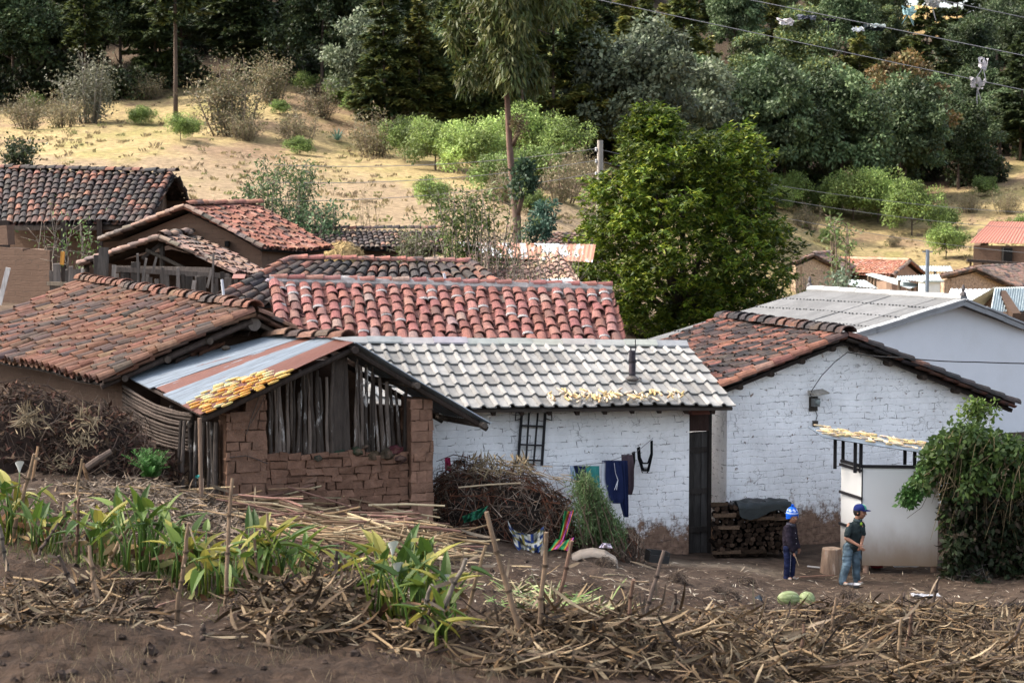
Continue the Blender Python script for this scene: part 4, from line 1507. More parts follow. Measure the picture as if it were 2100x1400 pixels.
far_house('flaking_adobe_house', 'pale adobe gable house with flaking whitewash right of the big green tree', P(1668, 523, 104), P(1626, 541, 103), P(1725, 553, 105.5), P(1700, 520, 110),
          C_GREYT, M_WASH_FAR, .5, 18, 7, 41)
h = far_house('orange_tiled_house', 'long house with a bright orange tile roof and brown gable on the valley floor', P(1866, 536, 108), P(1830, 566, 106.2), P(1896, 563, 110), P(1725, 532, 114),
              [(3, (.50, .25, .17)), (2, (.42, .20, .14)), (1, (.55, .32, .24))], mat_wash('brown_gable', (.32, .22, .16), (.25, .17, .12), -1, -.5, .4), .5, 24, 9, 43)
far_house('white_gable_house', 'adobe house with whitewash left high on its gable, far right below the hill', P(1998, 551, 104), P(1930, 568, 103), P(2085, 590, 105), P(2120, 545, 114),
          C_GREYT, mat_wash('whitewash_top', (.78, .77, .75), (.40, .28, .20), 1.0, 3.3, .3, .6, .25, spots=.42), .3, 24, 9, 45)
h = thing('rusty_roofed_barn', 'adobe barn with rust-red tin roof and dark doorway at the foot of the hill', 'barn', tuple(P(2060, 540, 122)))
mb = MB()
pt = Patch(P(2030, 458, 126), P(2160, 461, 125), P(1988, 503, 122.4), P(2150, 505, 121.0), .05, 3)
corrugated(mb, pt, 0, 1, 0, 1, .18, .022, lift=.15, rusty=.22, rnd=rnd)
pb = Patch(pt.c[1], pt.c[0], pt.c[1] + V((0, 3, -1)), pt.c[0] + V((0, 3, -1)))
corrugated(mb, pb, 0, 1, 0, 1, .3, .03, lift=.15, rusty=.22, rnd=rnd)
mb.build('roof', M_TIN_R, h)
mb = MB()
o, e2 = flat(P(1996, 530, 122.6)), flat(P(2140, 530, 121.3) - P(1996, 530, 122.6))
zt = P(2000, 504, 122).z
mb.wall([(0, 2.2), (e2.length, 2.2), (e2.length, zt), (0, zt)], o, e2, .4)
s_b2 = V((-e2.y, e2.x, 0)).normalized()
mb.wall([(.41, 2.2), (6, 2.2), (6, zt), (3, zt + 1.0), (.41, zt)], o, s_b2, -.4)
mb.build('wall', M_ADOBE_W, h)
mb = MB()
q = P(2065, 524, 121.8)
mb.box(q, (.55, .5, .95), (.012, .01, .01))
mb.build('doorway', M_DARK, h)
mb = MB()
p0, p1 = P(1983, 534, 119.5), P(2110, 542, 119.0)
mb.bar(p0, p1, .8, .16, (.05, .04, .035))
for k in range(5):
    q = p0.lerp(p1, (k + .3) / 5)
    mb.tube([q, q - V((0, 0, 1.3))], .07, 6, (.10, .08, .06))
mb.build('lean_to', M_WOOD, h)


def tin_patch(name, label, a, b, c, d, zb, m=M_TIN_G, pitch=.16, rusty=-.15, cat='roof', posts=True):
    pt = Patch(a, b, c, d, .02, 1)
    h = thing(name, label, cat, (c.x, c.y, zb))
    mb = MB()
    corrugated(mb, pt, 0, 1, 0, 1, pitch, .02, rusty=rusty, rnd=rnd)
    mb.build('tin_roof', m, h)
    if posts:
        for s in (.06, .5, .94):
            for t in (.06, .94):
                mb = MB()
                p = pt.pt(s, t, -.02)
                mb.tube([V((p.x, p.y, zb)), p], .07, 6, (.16, .12, .09))
                mb.build('post', M_WOOD, h)
    return h


tin_patch('tin_canopy', 'long pale green tin canopy on posts before the orange-tiled house', P(1775, 563, 102), P(1790, 560, 103), P(1865, 592, 99), P(1890, 584, 100.5), .7, cat='canopy')
tin_patch('tin_canopy', 'pale blue-green tin canopy beside the white block shed', P(1840, 566, 101), P(1925, 562, 102), P(1838, 574, 99.5), P(1932, 577, 99.8), .7, cat='canopy')
tin_patch('tin_canopy', 'grey tin lean-to against the flaking adobe house', P(1728, 573, 102.5), P(1775, 574, 102), P(1745, 586, 100), P(1800, 590, 99.8), .7, cat='canopy')
tin_patch('tin_canopy', 'flat grey tin roof behind the orange-tiled house', P(1885, 545, 113), P(1950, 545, 113), P(1882, 556, 110), P(1955, 556, 110), 2.0, cat='canopy')
# white block shed
h = thing('block_shed', 'small white block shed below the tin canopies beside the metal pole', 'shed', tuple(P(1912, 612, 98)))
mb = MB()
p = P(1896, 612, 98)
mb.box8(V((p.x, p.y, .3)), V((.78, .1, 0)), V((-.1, 1, 0)), V((0, 0, 2.2)), (.0, .0, 0))
mb.build('wall', mat('white_block', (.78, .78, .77), .9, .08, 4, .1), h)
mb = MB()
mb.box8(V((p.x - .1, p.y - .15, 2.503)), V((1.05, .13, 0)), V((-.1, 1.3, 0)), V((0, 0, .08)), (.4, .45, .45))
mb.build('roof', M_FIBRO, h)
# white tin roof and grey corrugated house at the right edge
a, b, c, d = P(1950, 592, 80), P(2037, 592, 80.5), P(1933, 632, 76.5), P(2016, 634, 77)
tin_patch('white_roofed_shed', 'open shed with a plain white tin roof below the white-gabled house', a, b, c, d, 1.0, mat_tin('white_tin', base=(.72, .73, .73), amount=.1, metal=.1), .2, -.3, 'shed')
A, A2 = P(2040, 590, 70), P(2150, 588, 73)
LE = P(2016, 640, 68.2)
h = thing('grey_tin_house', 'house with grey-green corrugated roof cut off by the right edge', 'house', (A.x + 2, 71, .5))
pa = Patch(A, A2, LE + V((.25, 0, 0)), LE + (A2 - A) + V((.25, 0, 0)), .02, 2)
mb = MB()
corrugated(mb, pa, 0, 1, 0, 1, .18, .028, rusty=-.2, rnd=rnd)
pb = Patch(A2, A, A2 + V((-.9, 2.2, -.9)), A + V((-.9, 2.2, -.9)))
corrugated(mb, pb, 0, 1, 0, 1, .18, .028, rusty=-.2, rnd=rnd)
mb.build('roof', mat_tin('grey_green_tin', base=(.40, .46, .45), amount=.1), h)
mb = MB()
gable_walls(mb, A, A + V((-.9, 2.2, -.9)), LE + V((.25, 0, 0)), A2, A2 + V((-.9, 2.2, -.9)), LE + (A2 - A) + V((.25, 0, 0)), .3, inset=.2, ov=.06, drop=.1)
mb.build('wall', M_ADOBE_SHADE, h)
# metal pole
mb = MB()
q = P(1901, 613, 97)
mb.tube([V((q.x, q.y, .8)), V((q.x, q.y, P(1901, 512, 97).z))], .09, 10, (.16, .20, .26))
mb.box((q.x, q.y, P(1901, 516, 97).z), (.5, .06, .06), (.14, .18, .22))
single('metal_pole', mb, mat('grey_blue_steel', None, .5, .2, 5, 0, metal=.3), 'slim blue-grey steel pole standing before the white block shed', 'pole', (q.x, q.y, .8))

# ------------------------------------------------------------------ pole and wires
mb = MB()
q = P(1230, 560, 66)
zt = P(1230, 288, 66).z
mb.tube([V((q.x, q.y, 2.5)), V((q.x, q.y, zt))], [.17, .095], 14, (.36, .32, .28))
h = thing('utility_pole', 'concrete utility pole beside the big green tree', 'utility pole', (q.x, q.y, 2.5))
mb.build('shaft', mat('pole_concrete', None, .9, .15, 4, .2), h)
for v in (308, 332, 358):
    mb = MB()
    z = P(1230, v, 66).z
    mb.lathe([(.03, -.04), (.045, 0), (.03, .03), (.045, .06), (.02, .09)], 8, (.6, .6, .6), (q.x - .13, q.y - .02, z))
    mb.box((q.x - .10, q.y - .0, z - .045), (.10, .04, .02), (.2, .2, .2))
    mb.build('insulator', mat('glazed_porcelain', None, .4, .1, 5, 0), h)


def wire(pts, r, label, sag=0, cat='wire', col=(.05, .05, .05), m=None):
    mb = MB()
    out = []
    for i in range(len(pts) - 1):
        n = 24
        for k in range(n + (i == len(pts) - 2)):
            t = k / n
            p = pts[i].lerp(pts[i + 1], t)
            out.append(p - V((0, 0, sag * 4 * t * (1 - t))))
    mb.tube(out, r, 5, col)
    return single('wire', mb, m or M_WIRE, label, cat, out[0])


M_WIRE = mat('cable', None, .6, .1, 5, 0)
pz = lambda v: P(1230, v, 66).z
for i, v in enumerate((308, 332, 358)):
    a = V((q.x - .13, q.y, pz(v) + .05))
    wire([P(560, v + 30 + i * 12, 62), a], .011, ['topmost', 'middle', 'lowest'][i] + ' of three thin wires running left from the concrete pole', .25, col=(.30, .28, .26))
    wire([a, P(2250, v + (132, 142, 170)[i], 75)], .008, ['topmost', 'middle', 'lowest'][i] + ' of three wires running right from the concrete pole', .5, col=(.22, .22, .22))
wire([P(1100, -27, 30), P(2250, 217, 27)], .006, 'lower of the two overhead wires across the forest, holding a grey plastic scrap', .0, col=(.16, .16, .17))
wire([P(1400, -28, 26), P(2250, 145, 24)], .006, 'overhead wire holding black and white snagged scraps, upper right', .0, col=(.16, .16, .17))
wire([P(1780, -30, 24), P(2250, 67, 23)], .0055, 'short overhead wire cutting the top right corner', .0, col=(.13, .13, .14))
# cable clamped at the gable
g0 = P(1738, 722, 36.55)
wire([g0, P(1850, 733, 36.2), P(2000, 742, 36), P(2250, 744, 36)], .011, 'black service cable running right from the gable peak of the whitewashed house', .02, col=(.015, .015, .015))
wire([g0, P(1712, 742, 36.75), P(1685, 770, 36.72), P(1665, 800, 36.7), P(1661, 812, 36.68)], .008, 'thin black cable drooping from the gable peak to the electric meter', .0, col=(.02, .02, .02))


# snagged scraps of plastic and torn kites
def scrap(name, u, v, Y, w_, h_, col, label, seed, streamer=0):
    rs_ = random.Random(seed)
    mb = MB()
    c = P(u, v, Y)
    s = Y / F
    nx, nz = 7, 5
    vs = [c + V(((i / nx - .5) * w_ * s * (1 - .25 * j / nz) + rs_.uniform(-2, 2) * s, rs_.uniform(-4, 4) * s * 1.5,
                 (.5 - j / nz) * h_ * s + rs_.uniform(-3, 3) * s - .25 * (i / nx - .5) * h_ * s)) for j in range(nz + 1) for i in range(nx + 1)]
    fs = [[j * (nx + 1) + i, j * (nx + 1) + i + 1, (j + 1) * (nx + 1) + i + 1, (j + 1) * (nx + 1) + i] for j in range(nz) for i in range(nx) if rs_.random() > .1]
    mb.add(vs, fs, col)
    for k in range(streamer):
        mb.blade(c + V((0, 0, -h_ * s * .4)), (rs_.uniform(-.8, .8), rs_.uniform(-.3, .3), -1), (0, -1, .2), rs_.uniform(18, 42) * s, 2.2 * s, rs_.uniform(-1, 1), 5, tuple(x * .7 for x in col))
    return single(name, mb, mat_leaf('thin_plastic', .3, .0, .5), label, 'plastic scrap', c)


scrap('plastic_scrap', 1612, 44, 27.0, 36, 11, (.62, .58, .58), 'whitish torn plastic scrap on the overhead wire, left of a grey one', 1)
scrap('plastic_scrap', 1655, 36, 26, 44, 9, (.10, .11, .14), 'dark grey torn plastic wrapped along the overhead wire', 2)
scrap('plastic_scrap', 1700, 41, 25.6, 30, 5, (.012, .012, .014), 'black rag tied round the overhead wire between grey and white scraps', 3, 1)
scrap('plastic_scrap', 1760, 60, 25.3, 26, 8, (.75, .78, .80), 'white scrap flapping beneath the overhead wire beside black plastic', 4)
scrap('plastic_scrap', 1793, 58, 25.25, 46, 9, (.02, .03, .03), 'black plastic strip with pale edge hanging on the overhead wire', 5)
scrap('plastic_scrap', 1800, 53, 25.2, 34, 5, (.70, .76, .72), 'pale green-white strip lying over the overhead wire', 6)
scrap('kite', 1864, 22, 24.5, 30, 16, (.32, .50, .50), 'torn turquoise kite with string tails against the forest', 7, 3)
scrap('plastic_scrap', 1912, 6, 24.2, 32, 16, (.34, .33, .31), 'grey-brown tatter on the short wire at the top edge', 8, 2)
scrap('plastic_scrap', 2016, 130, 27.3, 20, 22, (.55, .52, .54), 'pale torn scrap above the lower overhead wire near right edge', 9, 2)
scrap('plastic_scrap', 2004, 172, 27.6, 34, 22, (.38, .36, .36), 'crumpled grey plastic tatter hanging on the lower overhead wire', 10, 3)
# ------------------------------------------------------------------ trees and shrubs
M_LEAF = mat_leaf('leaf', .22, gain=.70)
M_LEAFN = mat_leaf('leaf_near', .27, .06, gain=.95)
M_TRUNK = mat('tree_bark', None, .95, .35, 4, .8, 18, stretch=(2, 2, .5), spec=.05)


def cloud_leaves(mb, rs, cen, rad, n, L, W, cols, droop=.2, up=.35, shell=.55, out=.7):
    """n leaves spread through an uneven ball"""
    d = rs.normal(size=(n, 3)); d /= np.linalg.norm(d, axis=1, keepdims=True)
    r = rs.uniform(shell, 1.05, (n, 1)) ** .8
    p = np.asarray(cen) + d * r * np.asarray(rad)
    dd = d * out + rs.normal(size=(n, 3)) * .55 + np.array([0, 0, -droop])
    nn = d * .4 + rs.normal(size=(n, 3)) * .6 + np.array([0, 0, up])
    c = np.array(cols)[rs.randint(0, len(cols), n)] * rs.uniform(.7, 1.3, (n, 1))
    mb.leaves(p, dd, nn, L * rs.uniform(.65, 1.3, n), W * rs.uniform(.65, 1.3, n), c)


def trunk_mesh(mb, rs, h, r0, r1, col, lean=.05, limbs=0, lz=.4, lr=2.0, n=9):
    x, y = rs.uniform(-lean, lean, 2) * h
    pts = [V((x * t * t + .02 * h * math.sin(t * 5 + x) * lean * 8, y * t * t, h * t)) for t in np.linspace(0, 1, 7)]
    pts[0].z -= .4
    mb.tube(pts, list(np.linspace(r0, r1, 7)), n, col)
    for k in range(limbs):
        t = lz + (1 - lz) * (k + .5) / limbs
        a = rs.uniform(0, 6.28)
        b = pts[int(t * 6)]
        e = b + V((math.cos(a) * lr, math.sin(a) * lr, lr * rs.uniform(.4, .9))) * rs.uniform(.6, 1)
        m_ = b.lerp(e, .5) + V((0, 0, -.1 * lr))
        q = (r0 + (r1 - r0) * t) * .55
        mb.tube([b, m_, e], [q, q * .7, q * .25], 6, col)


def make_conifer(seed, Ht, Rm, h0, cols, levels=15, dens=1.0, leaf=(.46, .17), open_=.0):
    rs = np.random.RandomState(seed)
    cr, tr = MB(), MB()
    trunk_mesh(tr, rs, Ht * .97, .115 * Ht / 10, .03, (.10, .075, .06), .02)
    for i in range(levels):
        f = i / (levels - 1)
        z = h0 + (Ht - h0) * f
        Rz = Rm * (1 - f) ** .75 * (.55 + .45 * min(1, (f + .02) * 6)) + .12
        nb = max(4, int(6 + 3 * (1 - f)))
        for k in range(nb):
            a = 6.283 * (k + rs.uniform(-.4, .4)) / nb + i * 1.3
            z = h0 + (Ht - h0) * f + rs.normal() * .3
            Lb = Rz * rs.uniform(.5, 1.25)
            if rs.rand() < open_: continue
            n = int((16 + 30 * Lb) * dens)
            t = rs.uniform(.18, 1, n) ** .7
            dirx = np.array([math.cos(a), math.sin(a), 0])
            lat = np.array([-math.sin(a), math.cos(a), 0])
            droop = rs.uniform(-.05, .3)
            zz = .25 * Lb * t - droop * Lb * t ** 2 * 1.4
            w = .30 * Lb * (1 - t * .6)
            p = np.array([0, 0, z])[None] + dirx[None] * (t * Lb)[:, None] + lat[None] * (rs.uniform(-1, 1, n) * w)[:, None]
            p[:, 2] += zz + rs.normal(size=n) * .06
            d = dirx[None] * .8 + lat[None] * rs.normal(size=(n, 1)) * .7 + np.array([0, 0, -.15]) + rs.normal(size=(n, 3)) * .25
            nn = np.array([0, 0, 1.0])[None] + rs.normal(size=(n, 3)) * .35
            c = np.array(cols)[rs.randint(0, len(cols), n)] * rs.uniform(.65, 1.3, (n, 1)) * rs.uniform(.8, 1.2)
            cr.leaves(p, d, nn, leaf[0] * rs.uniform(.6, 1.3, n), leaf[1] * rs.uniform(.6, 1.3, n), c)
    return tr.mesh('trunk', smooth=True), cr.mesh('crown')


def make_broad(seed, Ht, Rm, h0, cols, nclump=34, nleaf=150, leaf=(.30, .17), trunk=(.12, .09, .075), clump=.24, flat_=1.0, tr_r=.16):
    rs = np.random.RandomState(seed)
    cr, tr = MB(), MB()
    trunk_mesh(tr, rs, h0 + (Ht - h0) * .6, tr_r * Ht / 9, .04, trunk, .06, 6, .35, Rm * .6)
    zc = (Ht + h0) / 2
    hz = (Ht - h0) / 2
    for i in range(nclump):
        d = rs.normal(size=3); d /= np.linalg.norm(d)
        if d[2] < -.6: d[2] *= -.5
        k = rs.uniform(.45, .95)
        wob = 1 + .28 * math.sin(3 * math.atan2(d[1], d[0]) + seed) * (1 - abs(d[2]))
        c = np.array([d[0] * Rm * k * wob, d[1] * Rm * k * wob, zc + d[2] * hz * k])
        r = Rm * clump * rs.uniform(.65, 1.3)
        f = rs.uniform(.45, 1.5)
        cloud_leaves(cr, rs, c, (r, r, r * .75 * flat_), nleaf, leaf[0], leaf[1], [tuple(np.array(q) * f) for q in cols], shell=.35)
    return tr.mesh('trunk', smooth=True), cr.mesh('crown')


def make_bare(seed, Ht, Rm, cols, nst=9, leafn=900, leaf=(.16, .06), stem=(.20, .155, .12)):
    """twiggy half-bare bush"""
    rs = np.random.RandomState(seed)
    cr, tr = MB(), MB()
    tips = []
    for k in range(nst):
        a = rs.uniform(0, 6.28)
        sp = rs.uniform(.15, 1) * Rm
        p = [V((math.cos(a) * sp * .5, math.sin(a) * sp * .5, -.1)), V((math.cos(a) * sp * .8, math.sin(a) * sp * .8, Ht * rs.uniform(.2, .45))), V((math.cos(a) * sp, math.sin(a) * sp, Ht * rs.uniform(.45, 1.0) * (1.05 - .4 * (sp / Rm) ** 2)))]
        tr.tube(p, [.035 * Ht / 3, .035 * Ht / 3, .01], 5, stem)
        for j in range(7):
            t = rs.uniform(.0, 1)
            b = p[0].lerp(p[1], t / .3 * .9 + .1) if t < .3 else p[1].lerp(p[2], max(0, (t - .3) / .7))
            e = b + V((rs.normal() * .5, rs.normal() * .5, rs.uniform(.1, .9))) * Ht * .22
            tr.tube([b, b.lerp(e, .5) + V((0, 0, .03)), e], [.018 * Ht / 3, .012 * Ht / 3, .004], 4, stem)
            tips += [b, e, b.lerp(e, .6)]
    tp = np.array([tuple(q) for q in tips])
    i = rs.randint(0, len(tp), leafn)
    p = tp[i] + rs.normal(size=(leafn, 3)) * .09 * Ht
    cr.leaves(p, rs.normal(size=(leafn, 3)), rs.normal(size=(leafn, 3)) + np.array([0, 0, .5]), leaf[0] * rs.uniform(.6, 1.4, leafn), leaf[1] * rs.uniform(.6, 1.4, leafn),
              np.array(cols)[rs.randint(0, len(cols), leafn)] * rs.uniform(.6, 1.3, (leafn, 1)))
    return tr.mesh('stems', smooth=True), cr.mesh('crown')


G_DARK = [(.046, .070, .028), (.062, .088, .035), (.08, .105, .038)]
G_OLIVE = [(.125, .15, .036), (.16, .175, .044), (.095, .12, .036)]
G_GOLD = [(.22, .21, .05), (.17, .18, .042), (.26, .23, .06)]
G_BLUE = [(.085, .135, .058), (.11, .165, .07), (.15, .20, .09)]
G_GREY = [(.16, .19, .115), (.21, .24, .15), (.12, .155, .09)]
G_LIME = [(.27, .37, .09), (.34, .43, .13), (.20, .29, .075)]
G_BUSH = [(.16, .24, .055), (.22, .30, .085), (.12, .18, .045)]
G_TAN = [(.30, .24, .14), (.23, .19, .11), (.20, .19, .095)]
G_RUST = [(.20, .12, .05), (.17, .13, .05), (.12, .11, .04)]

PROTO = {
    'conifer_a': make_conifer(1, 11.5, 3.0, 1.6, G_OLIVE + G_BLUE[:1], 17, 2.2, (.5, .22)),
    'conifer_b': make_conifer(2, 13.5, 3.2, 2.6, G_DARK + G_OLIVE[2:], 18, 1.5, (.62, .26)),
    'conifer_c': make_conifer(3, 10.0, 3.3, 1.6, G_OLIVE + G_GOLD, 15, 2.2, (.5, .22)),
    'conifer_d': make_conifer(4, 15.0, 2.6, 6.0, G_DARK + G_OLIVE[:1], 15, 1.4, (.62, .24), open_=.1),
    'broad_a': make_broad(5, 9.0, 3.5, .7, G_BLUE, 105, 210, (.29, .17)),
    'broad_b': make_broad(6, 10.0, 3.7, .9, G_DARK + G_BLUE[:1], 110, 210, (.30, .18)),
    'broad_c': make_broad(7, 8.0, 3.2, .6, G_GREY, 90, 200, (.27, .155)),
    'broad_d': make_broad(8, 9.0, 2.9, .8, G_OLIVE + G_BLUE, 86, 200, (.27, .155)),
    'rusty': make_broad(9, 10.0, 2.6, 1.0, G_RUST, 50, 260, (.27, .155)),
    'lime_a': make_broad(10, 3.6, 2.3, -.1, G_LIME, 52, 230, (.17, .09), clump=.34, tr_r=.13),
    'lime_b': make_broad(11, 3.2, 1.8, -.1, G_LIME + G_BUSH, 42, 220, (.16, .08), clump=.36, tr_r=.13),
    'bush_a': make_broad(12, 2.4, 1.8, -.1, G_BUSH, 32, 200, (.17, .09), clump=.36, tr_r=.1),
    'under': make_broad(16, 3.2, 2.4, -.3, G_DARK + [(.06, .055, .028)], 40, 130, (.34, .2), clump=.34, tr_r=.1),
    'tan_a': make_bare(13, 4.2, 2.2, G_TAN + [(.16, .17, .09)], 20, 5200, (.19, .08)),
    'tan_b': make_bare(14, 2.8, 1.9, G_TAN, 14, 2800, (.17, .07)),
    'grey_tree': make_bare(15, 4.6, 1.9, [(.22, .22, .15), (.17, .17, .11)], 14, 4200, (.19, .09), (.22, .2, .17)),
}


def plant(kind, loc, s, rot, name, label, cat, group=None, trunk_name='trunk'):
    tm, cm = PROTO[kind]
    h = thing(name, label, cat, loc, group)
    h.rotation_euler = (0, 0, rot)
    h.scale = s if hasattr(s, '__len__') else (s, s, s)
    for nm, me, mm in ((trunk_name, tm, M_TRUNK), ('crown', cm, M_LEAF)):
        o = bpy.data.objects.new(nm, me)
        COL.objects.link(o)
        o.parent = h
        if not me.materials: me.materials.append(mm)
    return h


# ---- forest
FOREST_LABEL = {
    'conifer_a': ('conifer', 'olive green layered conifer'), 'conifer_b': ('conifer', 'dark pointed conifer'),
    'conifer_c': ('conifer', 'broad yellow-green conifer'), 'conifer_d': ('tall_conifer', 'tall dark bare-trunked conifer'),
    'broad_a': ('broadleaf_tree', 'bluish green rounded broadleaf tree'), 'broad_b': ('broadleaf_tree', 'dark green spreading broadleaf tree'),
    'broad_c': ('broadleaf_tree', 'grey-green broadleaf tree'), 'broad_d': ('broadleaf_tree', 'narrow olive broadleaf tree'), 'rusty': ('broadleaf_tree', 'rust-brown withering tree')}
rs = np.random.RandomState(77)
cnt = 0


def where(u, row):
    side = ('above the left field' if u < 420 else 'above the bushy gully' if u < 700 else 'left of the tall trunk' if u < 1030 else
            'behind the concrete pole' if u < 1300 else 'above the big tree' if u < 1620 else 'above the valley houses' if u < 1900 else 'near the right edge')
    return ['on the forest rim', 'just inside the forest', 'midway up the forest', 'high up the forest', 'high on the forest slope', 'near the hilltop', 'on the hilltop'][row] + ' ' + side


ROWS = [(1.0, 4.0), (1.08, 4.2), (1.18, 4.6), (1.31, 5.2), (1.48, 6.0), (1.66, 6.6), (1.84, 7.2)]
for row, (kk, gap) in enumerate(ROWS):
    u = -120.0
    while u < 2230:
        ye = np.interp(u, FE_U, FE_Y) * kk + rs.uniform(-2.5, 2.5) + (3 if row == 0 else 0)
        uu = u + rs.uniform(-20, 20)
        x = (uu - 1050) / F / CP * ye
        step = gap / ye * F * rs.uniform(.8, 1.25)
        u += step
        if row >= 5 and uu < 1150: continue
        if row == 6 and 1800 < uu < 1990: continue
        if row == 5 and 1850 < uu < 1950: continue
        if row == 0 and rs.rand() < .12: continue
        if uu < 300: ks = ['broad_b', 'broad_b', 'conifer_b', 'conifer_d', 'broad_c']
        elif uu < 700: ks = ['conifer_d', 'conifer_b', 'broad_b', 'conifer_b', 'broad_b']
        elif uu < 1050: ks = ['conifer_a', 'broad_d', 'conifer_c', 'broad_c', 'broad_d', 'conifer_b']
        elif uu < 1300: ks = ['conifer_c', 'broad_d', 'conifer_a', 'conifer_b']
        elif uu < 1480: ks = ['broad_c', 'conifer_a', 'broad_a', 'conifer_a'] if row < 2 else ['conifer_a', 'conifer_c', 'conifer_b']
        elif uu < 1950: ks = ['broad_a', 'broad_a', 'broad_b', 'broad_d'] if row < 2 else ['conifer_a', 'broad_d', 'conifer_c', 'broad_a', 'broad_d']
        else: ks = ['broad_b', 'broad_d', 'conifer_b', 'broad_a']
        k = ks[rs.randint(len(ks))]
        s = rs.uniform(.62, .98) * (1.0 if uu < 1300 else 1.05) * (1 if row < 3 else 1.2)
        nm, lb = FOREST_LABEL[k]
        plant(k, (x, ye, gz(x, ye) - .1), (s * rs.uniform(.9, 1.1), s * rs.uniform(.9, 1.1), s), rs.uniform(0, 6.28), nm, lb + ' ' + where(uu, row), 'tree', 'trees of the hillside forest')
        cnt += 1
        # undergrowth between the trunks
        if rs.rand() < (.6 if row < 3 else .85):
            y2 = ye + rs.uniform(.5, 3.5); x2 = x + rs.uniform(1.5, 3.5)
            s = rs.uniform(.7, 1.3)
            plant('under', (x2, y2, gz(x2, y2) - .3), s, rs.uniform(0, 6.28), 'shrub', 'dark leafy undergrowth shrub ' + where(uu, row), 'shrub', 'undergrowth of the hillside forest', 'stems')
for (u, Y, k, s, lb) in ((1850, 158, 'rusty', 1.25, 'tall rust-brown withering tree among the green ones, right side'), (1300, 122, 'broad_c', 1.25, 'large silvery grey-green tree behind the crown of the big tree'),
                         (1395, 128, 'broad_c', 1.2, 'silvery tree filling the gap above the big tree'), (1200, 122, 'conifer_c', .95, 'sunlit golden conifer right of the tall trunk'),
                         (1570, 147, 'broad_a', 1.25, 'large bluish tree just right of the big tree top'), (1720, 150, 'broad_a', 1.2, 'round bluish tree above the lime bushes'), (1840, 155, 'broad_a', 1.15, 'rounded bluish tree beside the rust-brown one'),
                         (790, 118, 'conifer_a', .8, 'low spreading conifer with clear trunk at the field edge'), (860, 119, 'conifer_c', .8, 'yellow-tipped conifer at the field edge'), (975, 120, 'conifer_a', .95, 'conifer with pale bare trunk left of the tall trunk')):
    x = (u - 1050) / F / CP * Y
    plant(k, (x, Y, gz(x, Y) - .1), s, u * .7, FOREST_LABEL[k][0], lb, 'tree')
for u, Y, hh in ((365, 117, 16), (1072, 119, 14), (1135, 121, 13)):
    s = hh / 15
    x = (u - 1050) / F / CP * Y
    plant('conifer_d', (x, Y, gz(x, Y)), (s * .8, s * .8, s), u, 'tall_conifer', {365: 'tall pine with long pale bare trunk above the left field', 1072: 'slim bare-trunked conifer just right of the tall trunk', 1135: 'second slim conifer right of the tall trunk'}[u], 'tree')

